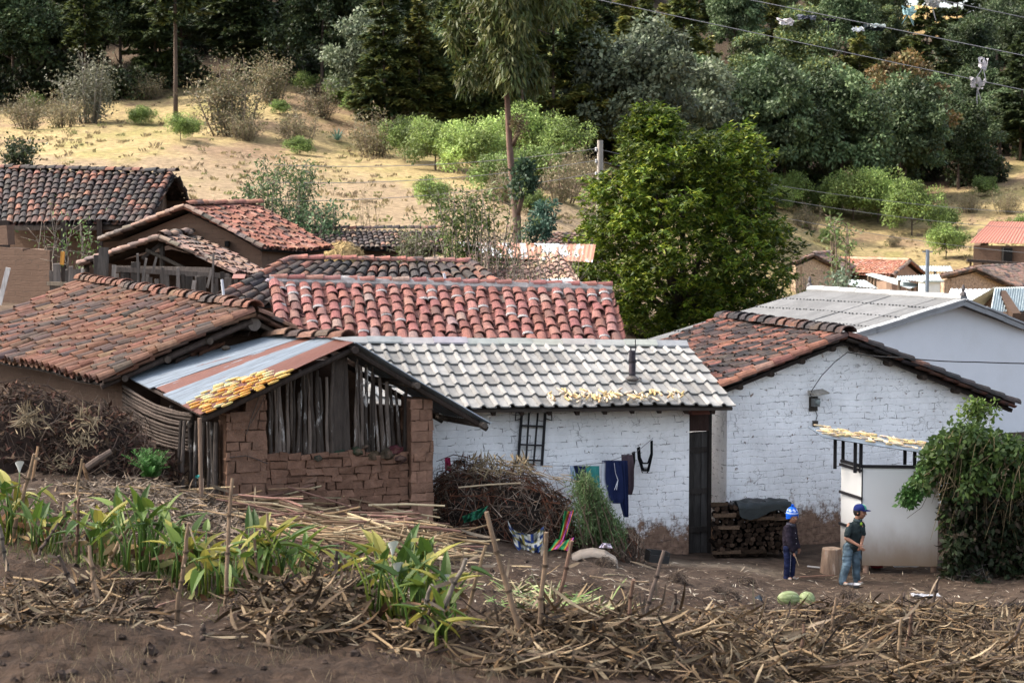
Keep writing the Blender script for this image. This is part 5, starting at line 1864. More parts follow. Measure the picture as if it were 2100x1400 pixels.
# ---- bushes of the field edge: (u, v of the foot, kind, width in photo px, label)
BUSH = [
    (830, 330, 'lime_b', 78, 'small lime green bush, leftmost of the row on the field'), (893, 345, 'lime_a', 108, 'rounded lime green bush beside the small leftmost one'),
    (975, 365, 'lime_a', 125, 'bright lime bush left of the tall trunk base'), (1078, 335, 'lime_b', 105, 'large yellow-green bush behind the tall trunk'),
    (1160, 360, 'lime_b', 95, 'lime bush just left of the concrete pole'), (955, 275, 'lime_b', 60, 'pale lime bush under the conifers'),
    (885, 425, 'lime_b', 60, 'small lime sapling standing on the straw field'), (1110, 390, 'bush_a', 120, 'olive bush at the foot of the tall trunk'),
    (1020, 400, 'bush_a', 110, 'olive scrub below the lime bush'), (1150, 420, 'tan_b', 110, 'bare tan scrub left of the concrete pole foot'),
    (690, 195, 'lime_b', 52, 'lime sapling with bare stem on the slope'), (625, 190, 'lime_b', 42, 'small lime shrub on the wooded slope'), (700, 215, 'bush_a', 75, 'green bush below the lime sapling'),
    (740, 235, 'bush_a', 70, 'green bush beside the upper agave'), (480, 272, 'tan_a', 145, 'big tan twiggy thicket above the straw field'), (500, 285, 'tan_b', 75, 'small yellowish twiggy bush below the big thicket'),
    (370, 290, 'lime_b', 52, 'bright lime tree with crooked stem standing on the straw field'), (395, 278, 'lime_b', 34, 'low lime bush next to the crooked stem tree'), (290, 250, 'bush_a', 52, 'dull green bush at the shady field edge'),
    (180, 250, 'grey_tree', 115, 'grey-leaved leaning tree at the left field edge'), (70, 235, 'lime_b', 36, 'dim little green tree with bare stem at the far left'), (618, 298, 'tan_b', 90, 'brown thorny bush left of the agave'),
    (615, 318, 'bush_a', 52, 'low bright green bush at the path on the field'), (768, 318, 'tan_b', 105, 'dry brown scrub right of the agave'), (305, 205, 'tan_b', 60, 'tan undergrowth in the forest shade'),
    (575, 240, 'bush_a', 40, 'dark little bush on the bank'), (1610, 430, 'lime_a', 80, 'lime bush appearing right of the big tree'), (1590, 445, 'lime_b', 60, 'second lime bush behind the big tree edge'),
    (1750, 455, 'lime_a', 105, 'rounded green bush in the valley, left of the row'), (1800, 460, 'lime_a', 110, 'tall rounded green bush in the valley row'), (1870, 485, 'lime_b', 95, 'yellowish bush ending the valley row'),
    (1840, 450, 'bush_a', 90, 'olive bush behind the valley row'), (1940, 535, 'lime_b', 66, 'round green tree beside the rusty-roofed barn'), (2020, 405, 'bush_a', 55, 'green bush on the right hand slope'),
    (1660, 470, 'tan_b', 62, 'bare pale shrub right of the big tree'), (1830, 505, 'tan_b', 34, 'small orange-brown shrub above the valley houses'), (2100, 480, 'bush_a', 60, 'green bush at the corner of the rusty-roofed barn'),
    (1700, 500, 'bush_a', 44, 'small green bush above the flaking house'), (2060, 440, 'tan_b', 60, 'dry scrub above the rusty-roofed barn'), (1960, 300, 'bush_a', 70, 'pale green bush among the shady trees at right'),
    (930, 318, 'bush_a', 85, 'olive bush between the lime bushes'), (1010, 335, 'lime_b', 80, 'small lime bush in the middle of the row'), (1045, 420, 'tan_b', 90, 'dry scrub left of the tall trunk base'), (1185, 385, 'tan_b', 80, 'bare scrub just left of the concrete pole'), (1120, 335, 'bush_a', 70, 'olive bush right behind the tall trunk'), (850, 300, 'tan_b', 80, 'dry brush behind the leftmost lime bushes'), (1090, 440, 'bush_a', 70, 'low green scrub at the tall trunk base'), (1690, 440, 'bush_a', 80, 'green scrub left of the valley row'), (1930, 470, 'bush_a', 70, 'low green scrub at the end of the valley row'),
    (655, 250, 'tan_b', 80, 'greyish brown brush on the bank above the agave'), (790, 262, 'tan_b', 85, 'dry brush on the bank right of the upper agave'), (560, 215, 'tan_a', 90, 'pale twiggy brush on the slope under the pines'),
    (60, 270, 'tan_b', 90, 'dry reeds in the shade at far left'), (130, 262, 'tan_b', 80, 'dry grass clump below the grey-leaved tree'), (1985, 440, 'tan_b', 55, 'dark dry bush on the bank at right'),
]
WID = {'lime_a': 3.5, 'lime_b': 2.8, 'bush_a': 3.2, 'tan_a': 4.0, 'tan_b': 3.3, 'grey_tree': 3.6}
for i, (u, v, k, wpx, lb) in enumerate(BUSH):
    g = on_ground(u, v, 70)
    s = wpx / F * g.y / WID[k]
    plant(k, g - V((0, 0, .05)), s, i * 2.4, 'shrub', lb, 'shrub', trunk_name='stems')


# agaves
def agave(u, v, wpx, label):
    g = on_ground(u, v, 70)
    s = wpx / F * g.y / 2
    rs_ = random.Random(u)
    mb = MB()
    for k in range(34):
        a = k * 2.4
        el = .15 + 1.25 * k / 34
        d = V((math.cos(a) * math.cos(el), math.sin(a) * math.cos(el), math.sin(el)))
        c = rs_.uniform(.8, 1.25)
        mb.blade(g + V((0, 0, .1)), d, (0, 0, 1), s * rs_.uniform(.9, 1.15), s * .16, -.3, 4, (.13 * c, .23 * c, .17 * c), prof=lambda t: (.7 + .6 * t) * (1 - t) ** .6 + .02)
    return single('agave', mb, M_LEAFN, label, 'agave', g)


agave(692, 294, 54, 'spiky blue-green agave in the middle of the bushy gully')
agave(740, 212, 34, 'spiky blue-green agave under the conifers')
agave(1172, 222, 28, 'small spiky agave in the shade behind the bare trunks')

# ---- tall eucalyptus-like tree with the long bare trunk
rs = np.random.RandomState(41)
gy = 63.0
base = foot(1062, gy)
h = thing('tall_tree', 'very tall tree with long bare reddish trunk and drooping dark crown', 'tree', base)
mb = MB()
pts = [base - V((0, 0, .4)), P(1060, 450, gy), P(1052, 380, gy), P(1045, 300, gy), P(1040, 200, gy), P(1036, 130, gy), P(1030, 60, gy), P(1022, -40, gy), P(1015, -150, gy)]
mb.tube(pts, [.16, .135, .115, .10, .085, .075, .065, .05, .03], 12, cols=[(.17, .12, .095), (.17, .12, .095), (.18, .12, .095), (.18, .115, .09), (.18, .112, .088), (.17, .105, .08), (.15, .09, .07), (.12, .08, .06), (.1, .07, .06)])
mb.tube([P(1051, 298, gy), P(1062, 275, gy - .2), P(1066, 255, gy - .3)], [.08, .06, .03], 7, (.16, .11, .085))
mb.tube([P(1058, 450, gy), P(1072, 400, gy - .2), P(1064, 360, gy - .2)], [.10, .08, .04], 7, (.17, .12, .095))
for k in range(22):
    t = rs.uniform(.0, 1)
    b = P(1035 - 15 * t, 110 - 230 * t, gy)
    a = rs.uniform(0, 6.28)
    L_ = rs.uniform(.8, 1.9)
    e = b + V((math.cos(a) * L_, math.sin(a) * L_ * .8, rs.uniform(-.3, .7)))
    mb.tube([b, b.lerp(e, .5) + V((0, 0, .15)), e], [.05, .035, .012], 5, (.10, .075, .06))
mb.build('trunk', M_TRUNK, h, smooth=True)
mb = MB()
for i in range(115):
    u, v = rs.normal(1045, 56), rs.uniform(-190, 165)
    if v > 90: u = 1045 + (u - 1045) * .75
    p = P(u, v, gy + rs.normal() * 1.2)
    f = rs.uniform(.7, 1.3)
    cloud_leaves(mb, rs, tuple(p), (.42, .42, .6), 190, .32, .075, [(.07 * f, .085 * f, .022 * f), (.055 * f, .075 * f, .022 * f), (.10 * f, .10 * f, .03 * f)], droop=1.2, shell=.1, out=.3)
for (u, v, r) in ((1072, 360, .42), (1064, 385, .35), (1088, 375, .3), (1078, 340, .25)):
    cloud_leaves(mb, rs, tuple(P(u, v, gy - .3)), (r, r, r), 260, .16, .08, [(.035, .065, .035), (.05, .085, .045)], shell=.1)
for (u, v, r) in ((1066, 265, .3), (1062, 250, .25)):
    cloud_leaves(mb, rs, tuple(P(u, v, gy - .3)), (r, r, r), 140, .13, .05, [(.16, .12, .06), (.13, .11, .05)], shell=.1)
mb.build('crown', M_LEAFN, h)

# second slender tree in front of the same trunk with a dark clump (right) and leaning stem
rs = np.random.RandomState(42)
h = thing('tuft_tree', 'small leaning tree with one round dark blue-green tuft beside the tall trunk', 'tree', foot(1072, 56))
mb = MB()
b = foot(1072, 56)
mb.tube([b - V((0, 0, .3)), P(1066, 560, 56), P(1090, 515, 56), P(1102, 480, 56), P(1104, 450, 56)], [.11, .09, .07, .05, .03], 8, (.20, .16, .13))
mb.build('trunk', M_TRUNK, h, smooth=True)
mb = MB()
for i in range(16):
    u, v = 1106 + rs.normal() * 14, 452 + rs.normal() * 16
    cloud_leaves(mb, rs, tuple(P(u, v, 56 + rs.normal() * .25)), (.2, .2, .2), 110, .13, .06, [(.035, .075, .05), (.05, .10, .07), (.025, .055, .035)], shell=.15)
mb.build('crown', M_LEAFN, h)


# ---- big green tree in the middle
rs = np.random.RandomState(43)
gy = 60.0
base = foot(1395, gy)
h = thing('big_tree', 'big dense dark green tree standing behind the houses', 'tree', base)
mb = MB()
top = P(1400, 640, gy)
mb.tube([base - V((0, 0, .4)), base.lerp(top, .6), top], [.24, .19, .17], 12, (.07, .055, .045))
for (u, v) in ((1260, 560), (1250, 420), (1330, 330), (1400, 300), (1480, 350), (1540, 440), (1550, 560), (1450, 480), (1340, 480)):
    e = P(u, v, gy + rs.uniform(-1.6, 1.6))
    m_ = top.lerp(e, .5) + V((0, 0, -.1))
    mb.tube([top - V((0, 0, .25)), m_, e], [.12, .08, .02], 8, (.075, .058, .046))
mb.build('trunk', M_TRUNK, h, smooth=True)
mb = MB()
OUT = [(235, 1322, 1345), (258, 1290, 1400), (282, 1270, 1540), (310, 1255, 1560), (350, 1238, 1572), (400, 1215, 1585), (450, 1200, 1600), (500, 1195, 1625), (560, 1175, 1622), (610, 1190, 1605), (650, 1235, 1575), (690, 1290, 1520)]
oz = [o[0] for o in OUT]
GC_ = [(.054, .092, .008), (.08, .125, .010), (.112, .152, .013), (.155, .178, .017), (.036, .068, .007)]
for i in range(700):
    v = rs.uniform(240, 688)
    lo, hi = np.interp(v, oz, [o[1] for o in OUT]), np.interp(v, oz, [o[2] for o in OUT])
    mid, hw = (lo + hi) / 2, (hi - lo) / 2
    a = rs.uniform(0, 6.283)
    r = rs.uniform(.08, 1) ** .5
    u = mid + math.cos(a) * hw * r * rs.uniform(.86, 1.12)
    dy = math.sin(a) * hw * r * gy / F
    p = P(u, v, gy + dy)
    if rs.rand() < .04 or mnoise.noise(V((p.x * .9, p.y * .7, p.z * .9))) > .30: continue
    f = rs.uniform(.4, 1.4)
    n = 150
    sz = rs.uniform(.30, .48)
    # sprays of long leaflets hanging from twig ends
    k = 12
    tip = np.array(tuple(p)) + rs.normal(size=(k, 3)) * sz * .62 * np.array([1, 1, .8])
    idx = rs.randint(0, k, n)
    ang = rs.uniform(0, 6.283, n)
    d = np.stack([np.cos(ang), np.sin(ang), rs.uniform(-1.0, .6, n)], -1)
    nn = np.stack([np.cos(ang) * .4, np.sin(ang) * .4, np.ones(n)], -1) + rs.normal(size=(n, 3)) * .6
    c = np.array(GC_)[rs.randint(0, 5, n)] * f * rs.uniform(.75, 1.25, (n, 1))
    mb.leaves(tip[idx] + rs.normal(size=(n, 3)) * .03, d, nn, rs.uniform(.14, .25, n), rs.uniform(.05, .078, n), c)
mb.build('crown', M_LEAFN, h)

# ---- bushes rising between the houses
def loose_bush(name, label, u0, u1, vt, vb, Y, seed, cols, nst, nleaf, leaf, stem=(.17, .14, .115), cat='shrub', spread=.5, thick=.016):
    rs_ = np.random.RandomState(seed)
    b = foot((u0 + u1) / 2, Y)
    h = thing(name, label, cat, b)
    st, cr = MB(), MB()
    tips = []
    for k in range(nst):
        ut = rs_.uniform(u0, u1)
        ub = (u0 + u1) / 2 + (ut - (u0 + u1) / 2) * spread
        vtop = vt + (vb - vt) * rs_.uniform(0, .5) * (.3 + abs(ut - (u0 + u1) / 2) / (u1 - u0) * 2)
        yy = Y + rs_.normal() * .4
        p0 = foot(ub, yy); p2 = P(ut, vtop, yy + rs_.normal() * .3)
        p1 = p0.lerp(p2, .5) + V((rs_.normal() * .12, 0, .1))
        st.tube([p0, p1, p2], [thick * 1.6, thick, thick * .3], 5, stem)
        for j in range(6):
            t = rs_.uniform(.35, 1)
            bb = p1.lerp(p2, max(0, t * 2 - 1)) if t > .5 else p0.lerp(p1, t * 2)
            e = bb + V((rs_.normal() * .3, rs_.normal() * .3, rs_.uniform(0, .45)))
            st.tube([bb, e], [thick * .6, thick * .2], 4, stem)
            tips += [e, bb.lerp(e, .6), bb]
    tp = np.array([tuple(q) for q in tips])
    i = rs_.randint(0, len(tp), nleaf)
    p = tp[i] + rs_.normal(size=(nleaf, 3)) * .11
    cr.leaves(p, rs_.normal(size=(nleaf, 3)), rs_.normal(size=(nleaf, 3)) + np.array([0, 0, .8]), leaf[0] * rs_.uniform(.6, 1.4, nleaf), leaf[1] * rs_.uniform(.6, 1.4, nleaf),
              np.array(cols)[rs_.randint(0, len(cols), nleaf)] * rs_.uniform(.6, 1.35, (nleaf, 1)))
    st.build('stems', M_TRUNK, h, smooth=True)
    cr.build('foliage', M_LEAFN, h)
    return h


loose_bush('shrub', 'loose green shrub with upright leafy sprays behind the orange-red roof', 480, 650, 335, 470, 63, 1, [(.06, .10, .035), (.09, .14, .05), (.05, .075, .035)], 22, 2600, (.15, .055))
loose_bush('shrub', 'low blue-green thicket right of the leafy sprays', 590, 700, 425, 475, 62, 2, [(.06, .11, .05), (.08, .135, .06)], 18, 1700, (.14, .06))
loose_bush('shrub', 'dense green bush with crooked bare branches before the tall trunk', 885, 1075, 385, 560, 53, 3, [(.07, .10, .025), (.10, .13, .035), (.05, .075, .02)], 26, 3400, (.15, .05), thick=.022)
loose_bush('shrub', 'twiggy greyish bush with few leaves beside the hipped roof', 960, 1080, 470, 580, 50.5, 4, [(.10, .11, .05), (.16, .12, .08), (.22, .12, .11)], 26, 700, (.09, .04))
loose_bush('shrub', 'low scrub with small leaves left of the crooked branches', 800, 905, 470, 530, 55.5, 5, [(.07, .085, .03), (.10, .10, .05)], 18, 1200, (.12, .045))
loose_bush('shrub', 'small leafy bush with sparse twigs before the patched roof', 1090, 1190, 505, 590, 49.6, 6, [(.09, .12, .04), (.13, .13, .06)], 12, 260, (.10, .04))
loose_bush('weed', 'clump of tall thin dry weed stalks on the straw field', 735, 785, 372, 480, 64, 7, [(.22, .19, .09), (.16, .16, .07)], 9, 110, (.09, .05), (.22, .17, .11), 'weed', .7, .01)
loose_bush('sapling', 'slender bare sapling with a few leaves before the dark barn, leftmost', 85, 125, 410, 560, 54.0, 8, [(.10, .13, .05), (.08, .11, .04)], 5, 60, (.11, .05), (.19, .16, .135), 'sapling', .6, .016)
loose_bush('sapling', 'leafy sapling before the dark barn doorway', 135, 190, 435, 560, 53.6, 9, [(.07, .12, .035), (.09, .14, .04)], 6, 190, (.12, .06), (.19, .16, .135), 'sapling', .4, .016)
loose_bush('shrub', 'dark round shrub on the field edge at the far left', 20, 75, 285, 345, 80, 10, [(.02, .032, .014), (.028, .04, .016)], 12, 1300, (.17, .09), (.04, .03, .025))
loose_bush('sapling', 'thin leaning tree with sparse leaves beside the flaking house', 1690, 1755, 430, 570, 92, 11, [(.10, .15, .05), (.13, .17, .06)], 7, 420, (.22, .10), (.16, .12, .09), 'tree', .3, .045)
loose_bush('shrub', 'grey-green round bush at the foot of the flaking house', 1690, 1750, 565, 605, 88, 12, [(.14, .18, .12), (.10, .14, .09)], 12, 700, (.18, .10))
loose_bush('shrub', 'spindly leafy branches hanging by the big tree, right side', 1615, 1655, 555, 600, 62, 13, [(.12, .16, .04), (.16, .17, .05)], 6, 160, (.14, .06))

# dry tufts and weeds on the far field
rs = np.random.RandomState(91)
mb = MB()
k = 0
while k < 1800:
    y = rs.uniform(78, 158); x = rs.uniform(-.28, .28) * y
    u = 1050 + x / y * F
    if y > np.interp(u, FE_U, FE_Y) + 2: continue
    if mnoise.noise(V((x * .15, y * .12, 4))) < rs.uniform(-.6, .3): continue
    k += 1
    z = gz(x, y)
    c = np.array([(.28, .22, .11), (.24, .185, .095), (.20, .20, .08), (.21, .16, .10)][rs.randint(4)])
    n = 9
    a = rs.uniform(0, 6.28, n)
    s_ = rs.uniform(.08, .30)
    d = np.stack([np.cos(a) * .6, np.sin(a) * .6, np.full(n, .8)], -1)
    mb.leaves(np.array([x, y, z])[None] + rs.normal(size=(n, 3)) * np.array([.25, .25, .02]) * s_ * 2, d, np.stack([-np.sin(a), np.cos(a), np.full(n, .3)], -1), s_ * rs.uniform(.5, 1.2, n), np.full(n, .09), c * rs.uniform(.7, 1.2, (n, 1)))
tag(mb.build('dry_tufts', M_LEAFN, None, (0, 100, 8)), 'dry grass tufts and weeds dotting the sunlit field', 'grass', None, 'stuff')
# ------------------------------------------------------------------ maize cobs drying on the roofs
M_COB = mat('maize_kernels', None, .6, .12, 20, .5, 120, spec=.3)


def cob_mesh(seed, col):
    rs_ = random.Random(seed)
    mb = MB()
    prof = [(.004, -.105), (.014, -.10), (.020, -.085), (.0225, -.04), (.022, .0), (.020, .04), (.016, .078), (.009, .10), (.003, .108)]
    cols = [(.38, .30, .18)] + [tuple(c * rs_.uniform(.85, 1.1) for c in col) for _ in range(7)] + [(.40, .30, .16)]
    mb.lathe(prof, 12, col, (0, 0, 0), Matrix.Rotation(math.pi / 2, 3, 'X'), cols, lobes=6, lobe_amp=.05)
    return mb.mesh('maize_cob', smooth=True)


COBS_Y = [cob_mesh(i, c) for i, c in enumerate([(.72, .50, .17), (.76, .57, .25), (.70, .44, .11), (.78, .63, .36)])]
COBS_O = [cob_mesh(i + 9, c) for i, c in enumerate([(.68, .32, .045), (.70, .38, .06)])]
COBS_P = [cob_mesh(i + 20, c) for i, c in enumerate([(.68, .55, .33), (.72, .61, .41), (.64, .48, .25), (.70, .50, .20)])]


def put_cob(meshes, pa, a, t, rnd, label, group, ang, lift, seen):
    p = pa.pt(a, t, lift)
    d = (pa.pt(a, min(1, t + .05)) - pa.pt(a, t - .05)).normalized()
    n = pa.n
    d = Matrix.Rotation(ang, 3, n) @ d
    s = d.cross(n).normalized()
    me = rnd.choice(meshes)
    o = bpy.data.objects.new('maize_cob', me)
    if not me.materials: me.materials.append(M_COB)
    M = Matrix((s, d, n)).transposed()
    sc = rnd.uniform(.82, 1.0)
    o.matrix_world = Matrix.Translation(p) @ M.to_4x4() @ Matrix.Scale(sc, 4)
    COL.objects.link(o)
    tag(o, label, 'maize cob', group)


def poly_in(poly, x, y):
    ins = False
    for i in range(len(poly)):
        (x0, y0), (x1, y1) = poly[i], poly[i - 1]
        if (y0 > y) != (y1 > y) and x < (x1 - x0) * (y - y0) / (y1 - y0) + x0: ins = not ins
    return ins


def spread(pa, poly_uv, n, da, dt, rnd, lift=.1):
    poly = [on_patch(pa, u, v, lift) for u, v in poly_uv]
    out = []
    a0, a1 = min(p[0] for p in poly), max(p[0] for p in poly)
    t0, t1 = min(p[1] for p in poly), max(p[1] for p in poly)
    for _ in range(n * 60):
        a, t = rnd.uniform(a0, a1), rnd.uniform(t0, t1)
        if not poly_in(poly, a, t): continue
        if all(abs(a - b) * pa.w > da or abs(t - c) * pa.h > dt for b, c in out):
            out.append((a, t))
            if len(out) >= n: break
    return out


rnd = random.Random(51)
for a, t in spread(SH, [(383, 820), (440, 790), (486, 771), (564, 756), (602, 759), (575, 776), (534, 797), (480, 822), (428, 843), (397, 836)], 72, .052, .185, rnd):
    orange = a > .86 and t > .55 and rnd.random() < .6
    put_cob(COBS_O if orange else COBS_Y, SH, a, t, rnd, 'yellow or orange maize cob drying among others on the rusty tin roof', 'maize cobs on the tin roof', rnd.gauss(0, .12), .092, None)
for cu, cv, n in ((1137, 824, 5), (1160, 812, 9), (1180, 818, 6), (1200, 815, 10), (1222, 815, 8), (1245, 818, 9), (1262, 812, 8), (1290, 815, 9), (1330, 822, 7), (1352, 822, 6), (1382, 820, 6), (1408, 822, 3)):
    ca, ct = on_patch(W1, cu, cv, .08)
    for k in range(n):
        a, t = ca + rnd.gauss(0, .010), ct + rnd.gauss(0, .045)
        if t > .97 or t < .8: t = rnd.uniform(.84, .95)
        put_cob(COBS_P, W1, a, t, rnd, 'pale cream maize cob in one of the heaps along the cement-tile eave', 'maize cobs on the cement tile roof', rnd.gauss(0, .45), .105 + .02 * (k % 3), None)

# ------------------------------------------------------------------ latrine cabin
rnd = random.Random(52)
h = thing('latrine', 'grey sheet-metal latrine cabin with raised roof, its base muddied brown', 'latrine', (6.6, 34.2, .05))
f0, f1 = P(1765, 1172, 34.0), P(1922, 1174, 33.9)
bl = P(1723, 1160, 34.75)
zt = 1.80
zb = .10
M_PANEL = mat_mud('zinc_panel', (.64, .64, .62), (.20, .14, .09), .85)
mb = MB()
e = flat(f1 - f0)
mb.wall([(0, zb), (e.length, zb), (e.length, zt), (0, zt)], flat(f0), e, .02)
mb.build('front_panel', M_PANEL, h)
mb = MB()
e2 = flat(f0 - bl)
mb.wall([(0, zb), (e2.length - .004, zb), (e2.length - .004, zt), (0, zt)], flat(bl), e2, .02)
dl = mb.build('door', M_PANEL, h)
for z in (.72, 1.28, 1.76):
    mb = MB()
    o = flat(bl) + V((0, 0, z))
    mb.bar(o + V((-.03, -.02, .0)), o + e2 * 1.0 + V((0, -.03, -.015)), .03, .045, (.02, .02, .022))
    mb.build('hinge', M_METAL, dl)
mb = MB()
o = flat(f0) + flat(f1 - f0) * .0
mb.box8(o + V((-.004, -.006, zb)), V((.02, 0, 0)), V((0, .01, 0)), V((0, 0, zt - zb)), (.3, .3, .3))
mb.build('corner_strip', M_METAL, h)
mb = MB()
mb.wall([(0, zb), (1.3, zb), (1.3, zt), (0, zt)], flat(f1) + V((-.01, .02, 0)), V((.1, 1, 0)), .02)
mb.build('side_panel', M_PANEL, h)
RL = Patch(V((5.28, 35.35, 2.34)), V((5.30, 33.75, 2.33)), V((7.35, 35.3, 2.03)), V((7.22, 33.72, 2.05)), .02, 5)
mb = MB()
for x, y in ((5.62, 34.55), (5.88, 34.02), (5.98, 34.03), (6.9, 34.0), (6.95, 35.1), (5.85, 35.1)):
    zz = 2.33 - (x - 5.3) / 1.95 * .29 - .02
    mb.box8(V((x, y + .01, zt - .1)), V((.055, 0, 0)), V((0, .05, 0)), V((0, 0, zz - zt + .1)), (.016, .015, .017))
mb.bar(flat(f0) + V((0, .0, zt + .02)), flat(f1) + V((0, 0, zt + .02)), .05, .05, (.016, .015, .017))
mb.bar(flat(bl) + V((0, .0, zt + .02)), flat(f0) + V((0, 0, zt + .02)), .05, .05, (.016, .015, .017))
mb.bar(V((5.6, 34.1, 2.285)), V((7.1, 34.1, 2.06)), .04, .05, (.016, .015, .017))
mb.bar(V((5.6, 35.1, 2.285)), V((7.1, 35.1, 2.06)), .04, .05, (.016, .015, .017))
mb.build('frame', M_METAL, h)
mb = MB()
corrugated(mb, RL, 0, 1, 0, 1, .076, .012, lift=.02, rusty=.05, rnd=rnd)
mb.build('roof_sheet', M_TIN, h)
for u in (1775, 1914):
    mb = MB()
    q = P(u, 1186, 34.05)
    mb.lathe([(.05, -.15), (.052, .06), (.05, .17)], 10, (.42, .27, .19), (q.x, q.y, 0))
    mb.build('foot', M_TILE, h)
for k in range(95):
    a, t = rnd.uniform(.06, .96), rnd.uniform(.03, .98)
    put_cob(COBS_P, RL, a, t, rnd, 'cream maize cob drying in the layer on the latrine roof', 'maize cobs on the latrine roof', rnd.gauss(0, .7), .055 + rnd.uniform(0, .035), None)
mb = MB()
q = P(1857, 1182, 34.6)
mb.box8(V((q.x - .2, q.y, -.05)), V((.45, .0, 0)), V((0, .10, .0)), V((0, .15, .22)), (.42, .45, .50))
single('metal_sheet', mb, M_FIBRO, 'flat grey-blue metal sheet lying under the latrine', 'metal sheet', (q.x, q.y, 0))
mb = MB()
q = P(1786, 1180, 34.5)
mb.lathe([(.11, -.02), (.15, .12), (.155, .13), (.14, .11), (.02, .02)], 14, (.22, .02, .025), (q.x + .1, q.y, 0))
single('red_basin', mb, mat('red_plastic', None, .5, .15, 5, 0), 'dark red plastic basin pushed under the latrine behind the older boy', 'basin', (q.x + .1, q.y, 0))

# ------------------------------------------------------------------ firewood stack
rnd = random.Random(53)
M_LOG = mat('split_wood', None, .95, .4, 9, .8, 40, stretch=(3, .6, 3), spec=.05)
logs = []
for i in range(7):
    mb = MB()
    n = 7
    L_ = .48
    rr = [rnd.uniform(.75, 1.15) for _ in range(n)]
    vs, cs = [], []
    for y, k in ((-.5, .96), (-.5, 1), (.5, 1), (.5, .95)):
        for j in range(n):
            a = 6.283 * j / n
            vs.append((.05 * rr[j] * k * math.cos(a), y * L_, .046 * rr[j] * k * math.sin(a)))
            cs.append((.055, .036, .025) if abs(k - 1) > .01 else (.022, .016, .013))
    fs = [[r * n + j, r * n + (j + 1) % n, (r + 1) * n + (j + 1) % n, (r + 1) * n + j] for r in range(3) for j in range(n)] + [list(range(n)), [3 * n + j for j in range(n)][::-1]]
    q = rnd.choice((.5, .8, 1.0, 1.5, .7))
    mb.add(vs, fs, np.array(cs) * q)
    logs.append(mb.mesh('firewood_log'))
row = 0
z = .10
while z < .93:
    x = 3.62 + (row % 2) * .05
    while x < 5.12 - (.2 if z > .75 else 0):
        me = rnd.choice(logs)
        if not me.materials: me.materials.append(M_LOG)
        o = bpy.data.objects.new('firewood_log', me)
        o.location = (x + rnd.uniform(-.012, .012), 35.25 + (x - 3.6) * .30 + rnd.uniform(-.05, .05), z + rnd.uniform(-.01, .01))
        o.rotation_euler = (rnd.uniform(-.06, .06), rnd.uniform(0, 6.28), rnd.uniform(-.12, .12))
        k = rnd.uniform(.7, 1.2)
        o.scale = (k, 1, k)
        COL.objects.link(o)
        tag(o, 'short dark firewood log laid end-on in the stack by the white wall', 'firewood', 'firewood logs in the stack')
        x += .098 * k
    z += .083
    row += 1
for (u, v, L_, c) in ((1487, 1056, .40, 1.6), (1492, 1082, .42, 1.3), (1490, 1133, .5, 1.0), (1540, 1130, .55, .5), (1560, 1063, .5, 1.2), (1475, 1034, .3, .7), (1600, 1064, .35, 1.0)):
    mb = MB()
    yy = 35.2 + (P(u, v, 35.1).x - 3.6) * .30 - .22
    q = P(u, v, yy)
    if v > 1120: q.z = .13
    mb.bar(q - V((L_ / 2, 0, .0)), q + V((L_ / 2, .03, .01)), .08, .055, (.09 * c, .06 * c, .04 * c), jit=.012)
    single('split_log', mb, M_LOG, {1056: 'pale split log crosswise on the left face of the firewood stack', 1082: 'pale split log lying crosswise, lower left face of the stack', 1133: 'brown log lying on the ground before the firewood stack',
                                    1130: 'dark log on the ground beside the brown one', 1063: 'long split log laid crosswise under the tarpaulin', 1034: 'short dark log on the top left of the stack', 1064: 'split log crosswise at the right top of the stack'}[v], 'firewood', q)


def cloth_grid(uv, nx, ny, Y, wav, colf, seed, sag=0, sagb=0):
    """draped cloth between four photograph corners (TL, TR, BL, BR)"""
    mb = MB()
    vs, cs = [], []
    for j in range(ny + 1):
        for i in range(nx + 1):
            a, b = i / nx, j / ny
            u = (uv[0][0] * (1 - a) + uv[1][0] * a) * (1 - b) + (uv[2][0] * (1 - a) + uv[3][0] * a) * b
            v = (uv[0][1] * (1 - a) + uv[1][1] * a) * (1 - b) + (uv[2][1] * (1 - a) + uv[3][1] * a) * b
            v += (sag * (1 - b) + sagb * b) * math.sin(math.pi * a) + (sag + sagb) * .35 * mnoise.noise(V((a * 3, b * 2, seed)))
            y = Y(a, b) if callable(Y) else Y
            y += wav * mnoise.noise(V((a * 5 + seed, b * 1.5, seed))) + wav * .4 * mnoise.noise(V((a * 11 + seed, b * 3, seed)))
            vs.append(P(u, v, y))
            cs.append(colf(a, b))
    fs = [[j * (nx + 1) + i, j * (nx + 1) + i + 1, (j + 1) * (nx + 1) + i + 1, (j + 1) * (nx + 1) + i] for j in range(ny) for i in range(nx)]
    mb.add(vs, fs, np.array(cs, float))
    return mb


M_CLOTH = mat('cloth', None, .95, .12, 12, .3, 80, spec=.05)
M_TARP = mat('black_tarpaulin', None, .45, .3, 6, .5, 20, spec=.4)
mb = MB()
vs = []
nx, ny = 22, 12
for j in range(ny + 1):
    for i in range(nx + 1):
        a, b = i / nx, j / ny
        x = 3.95 + 1.0 * a + .1 * b
        y0 = 35.2 + (x - 3.6) * .3
        if b < .6: y, z = y0 + .18 - .42 * b / .6, .99 + .05 * mnoise.noise(V((a * 5, b * 4, 2)))
        else: y, z = y0 - .26 - .03 * (b - .6), .99 - (b - .6) * (.55 + .2 * math.sin(a * 7))
        z += .03 * mnoise.noise(V((a * 9, b * 7, 5))) - .05 * max(0, a - .6)
        vs.append(V((x, y, z + .02)))
mb.add(vs, [[j * (nx + 1) + i, j * (nx + 1) + i + 1, (j + 1) * (nx + 1) + i + 1, (j + 1) * (nx + 1) + i] for j in range(ny) for i in range(nx)], (.016, .022, .023))
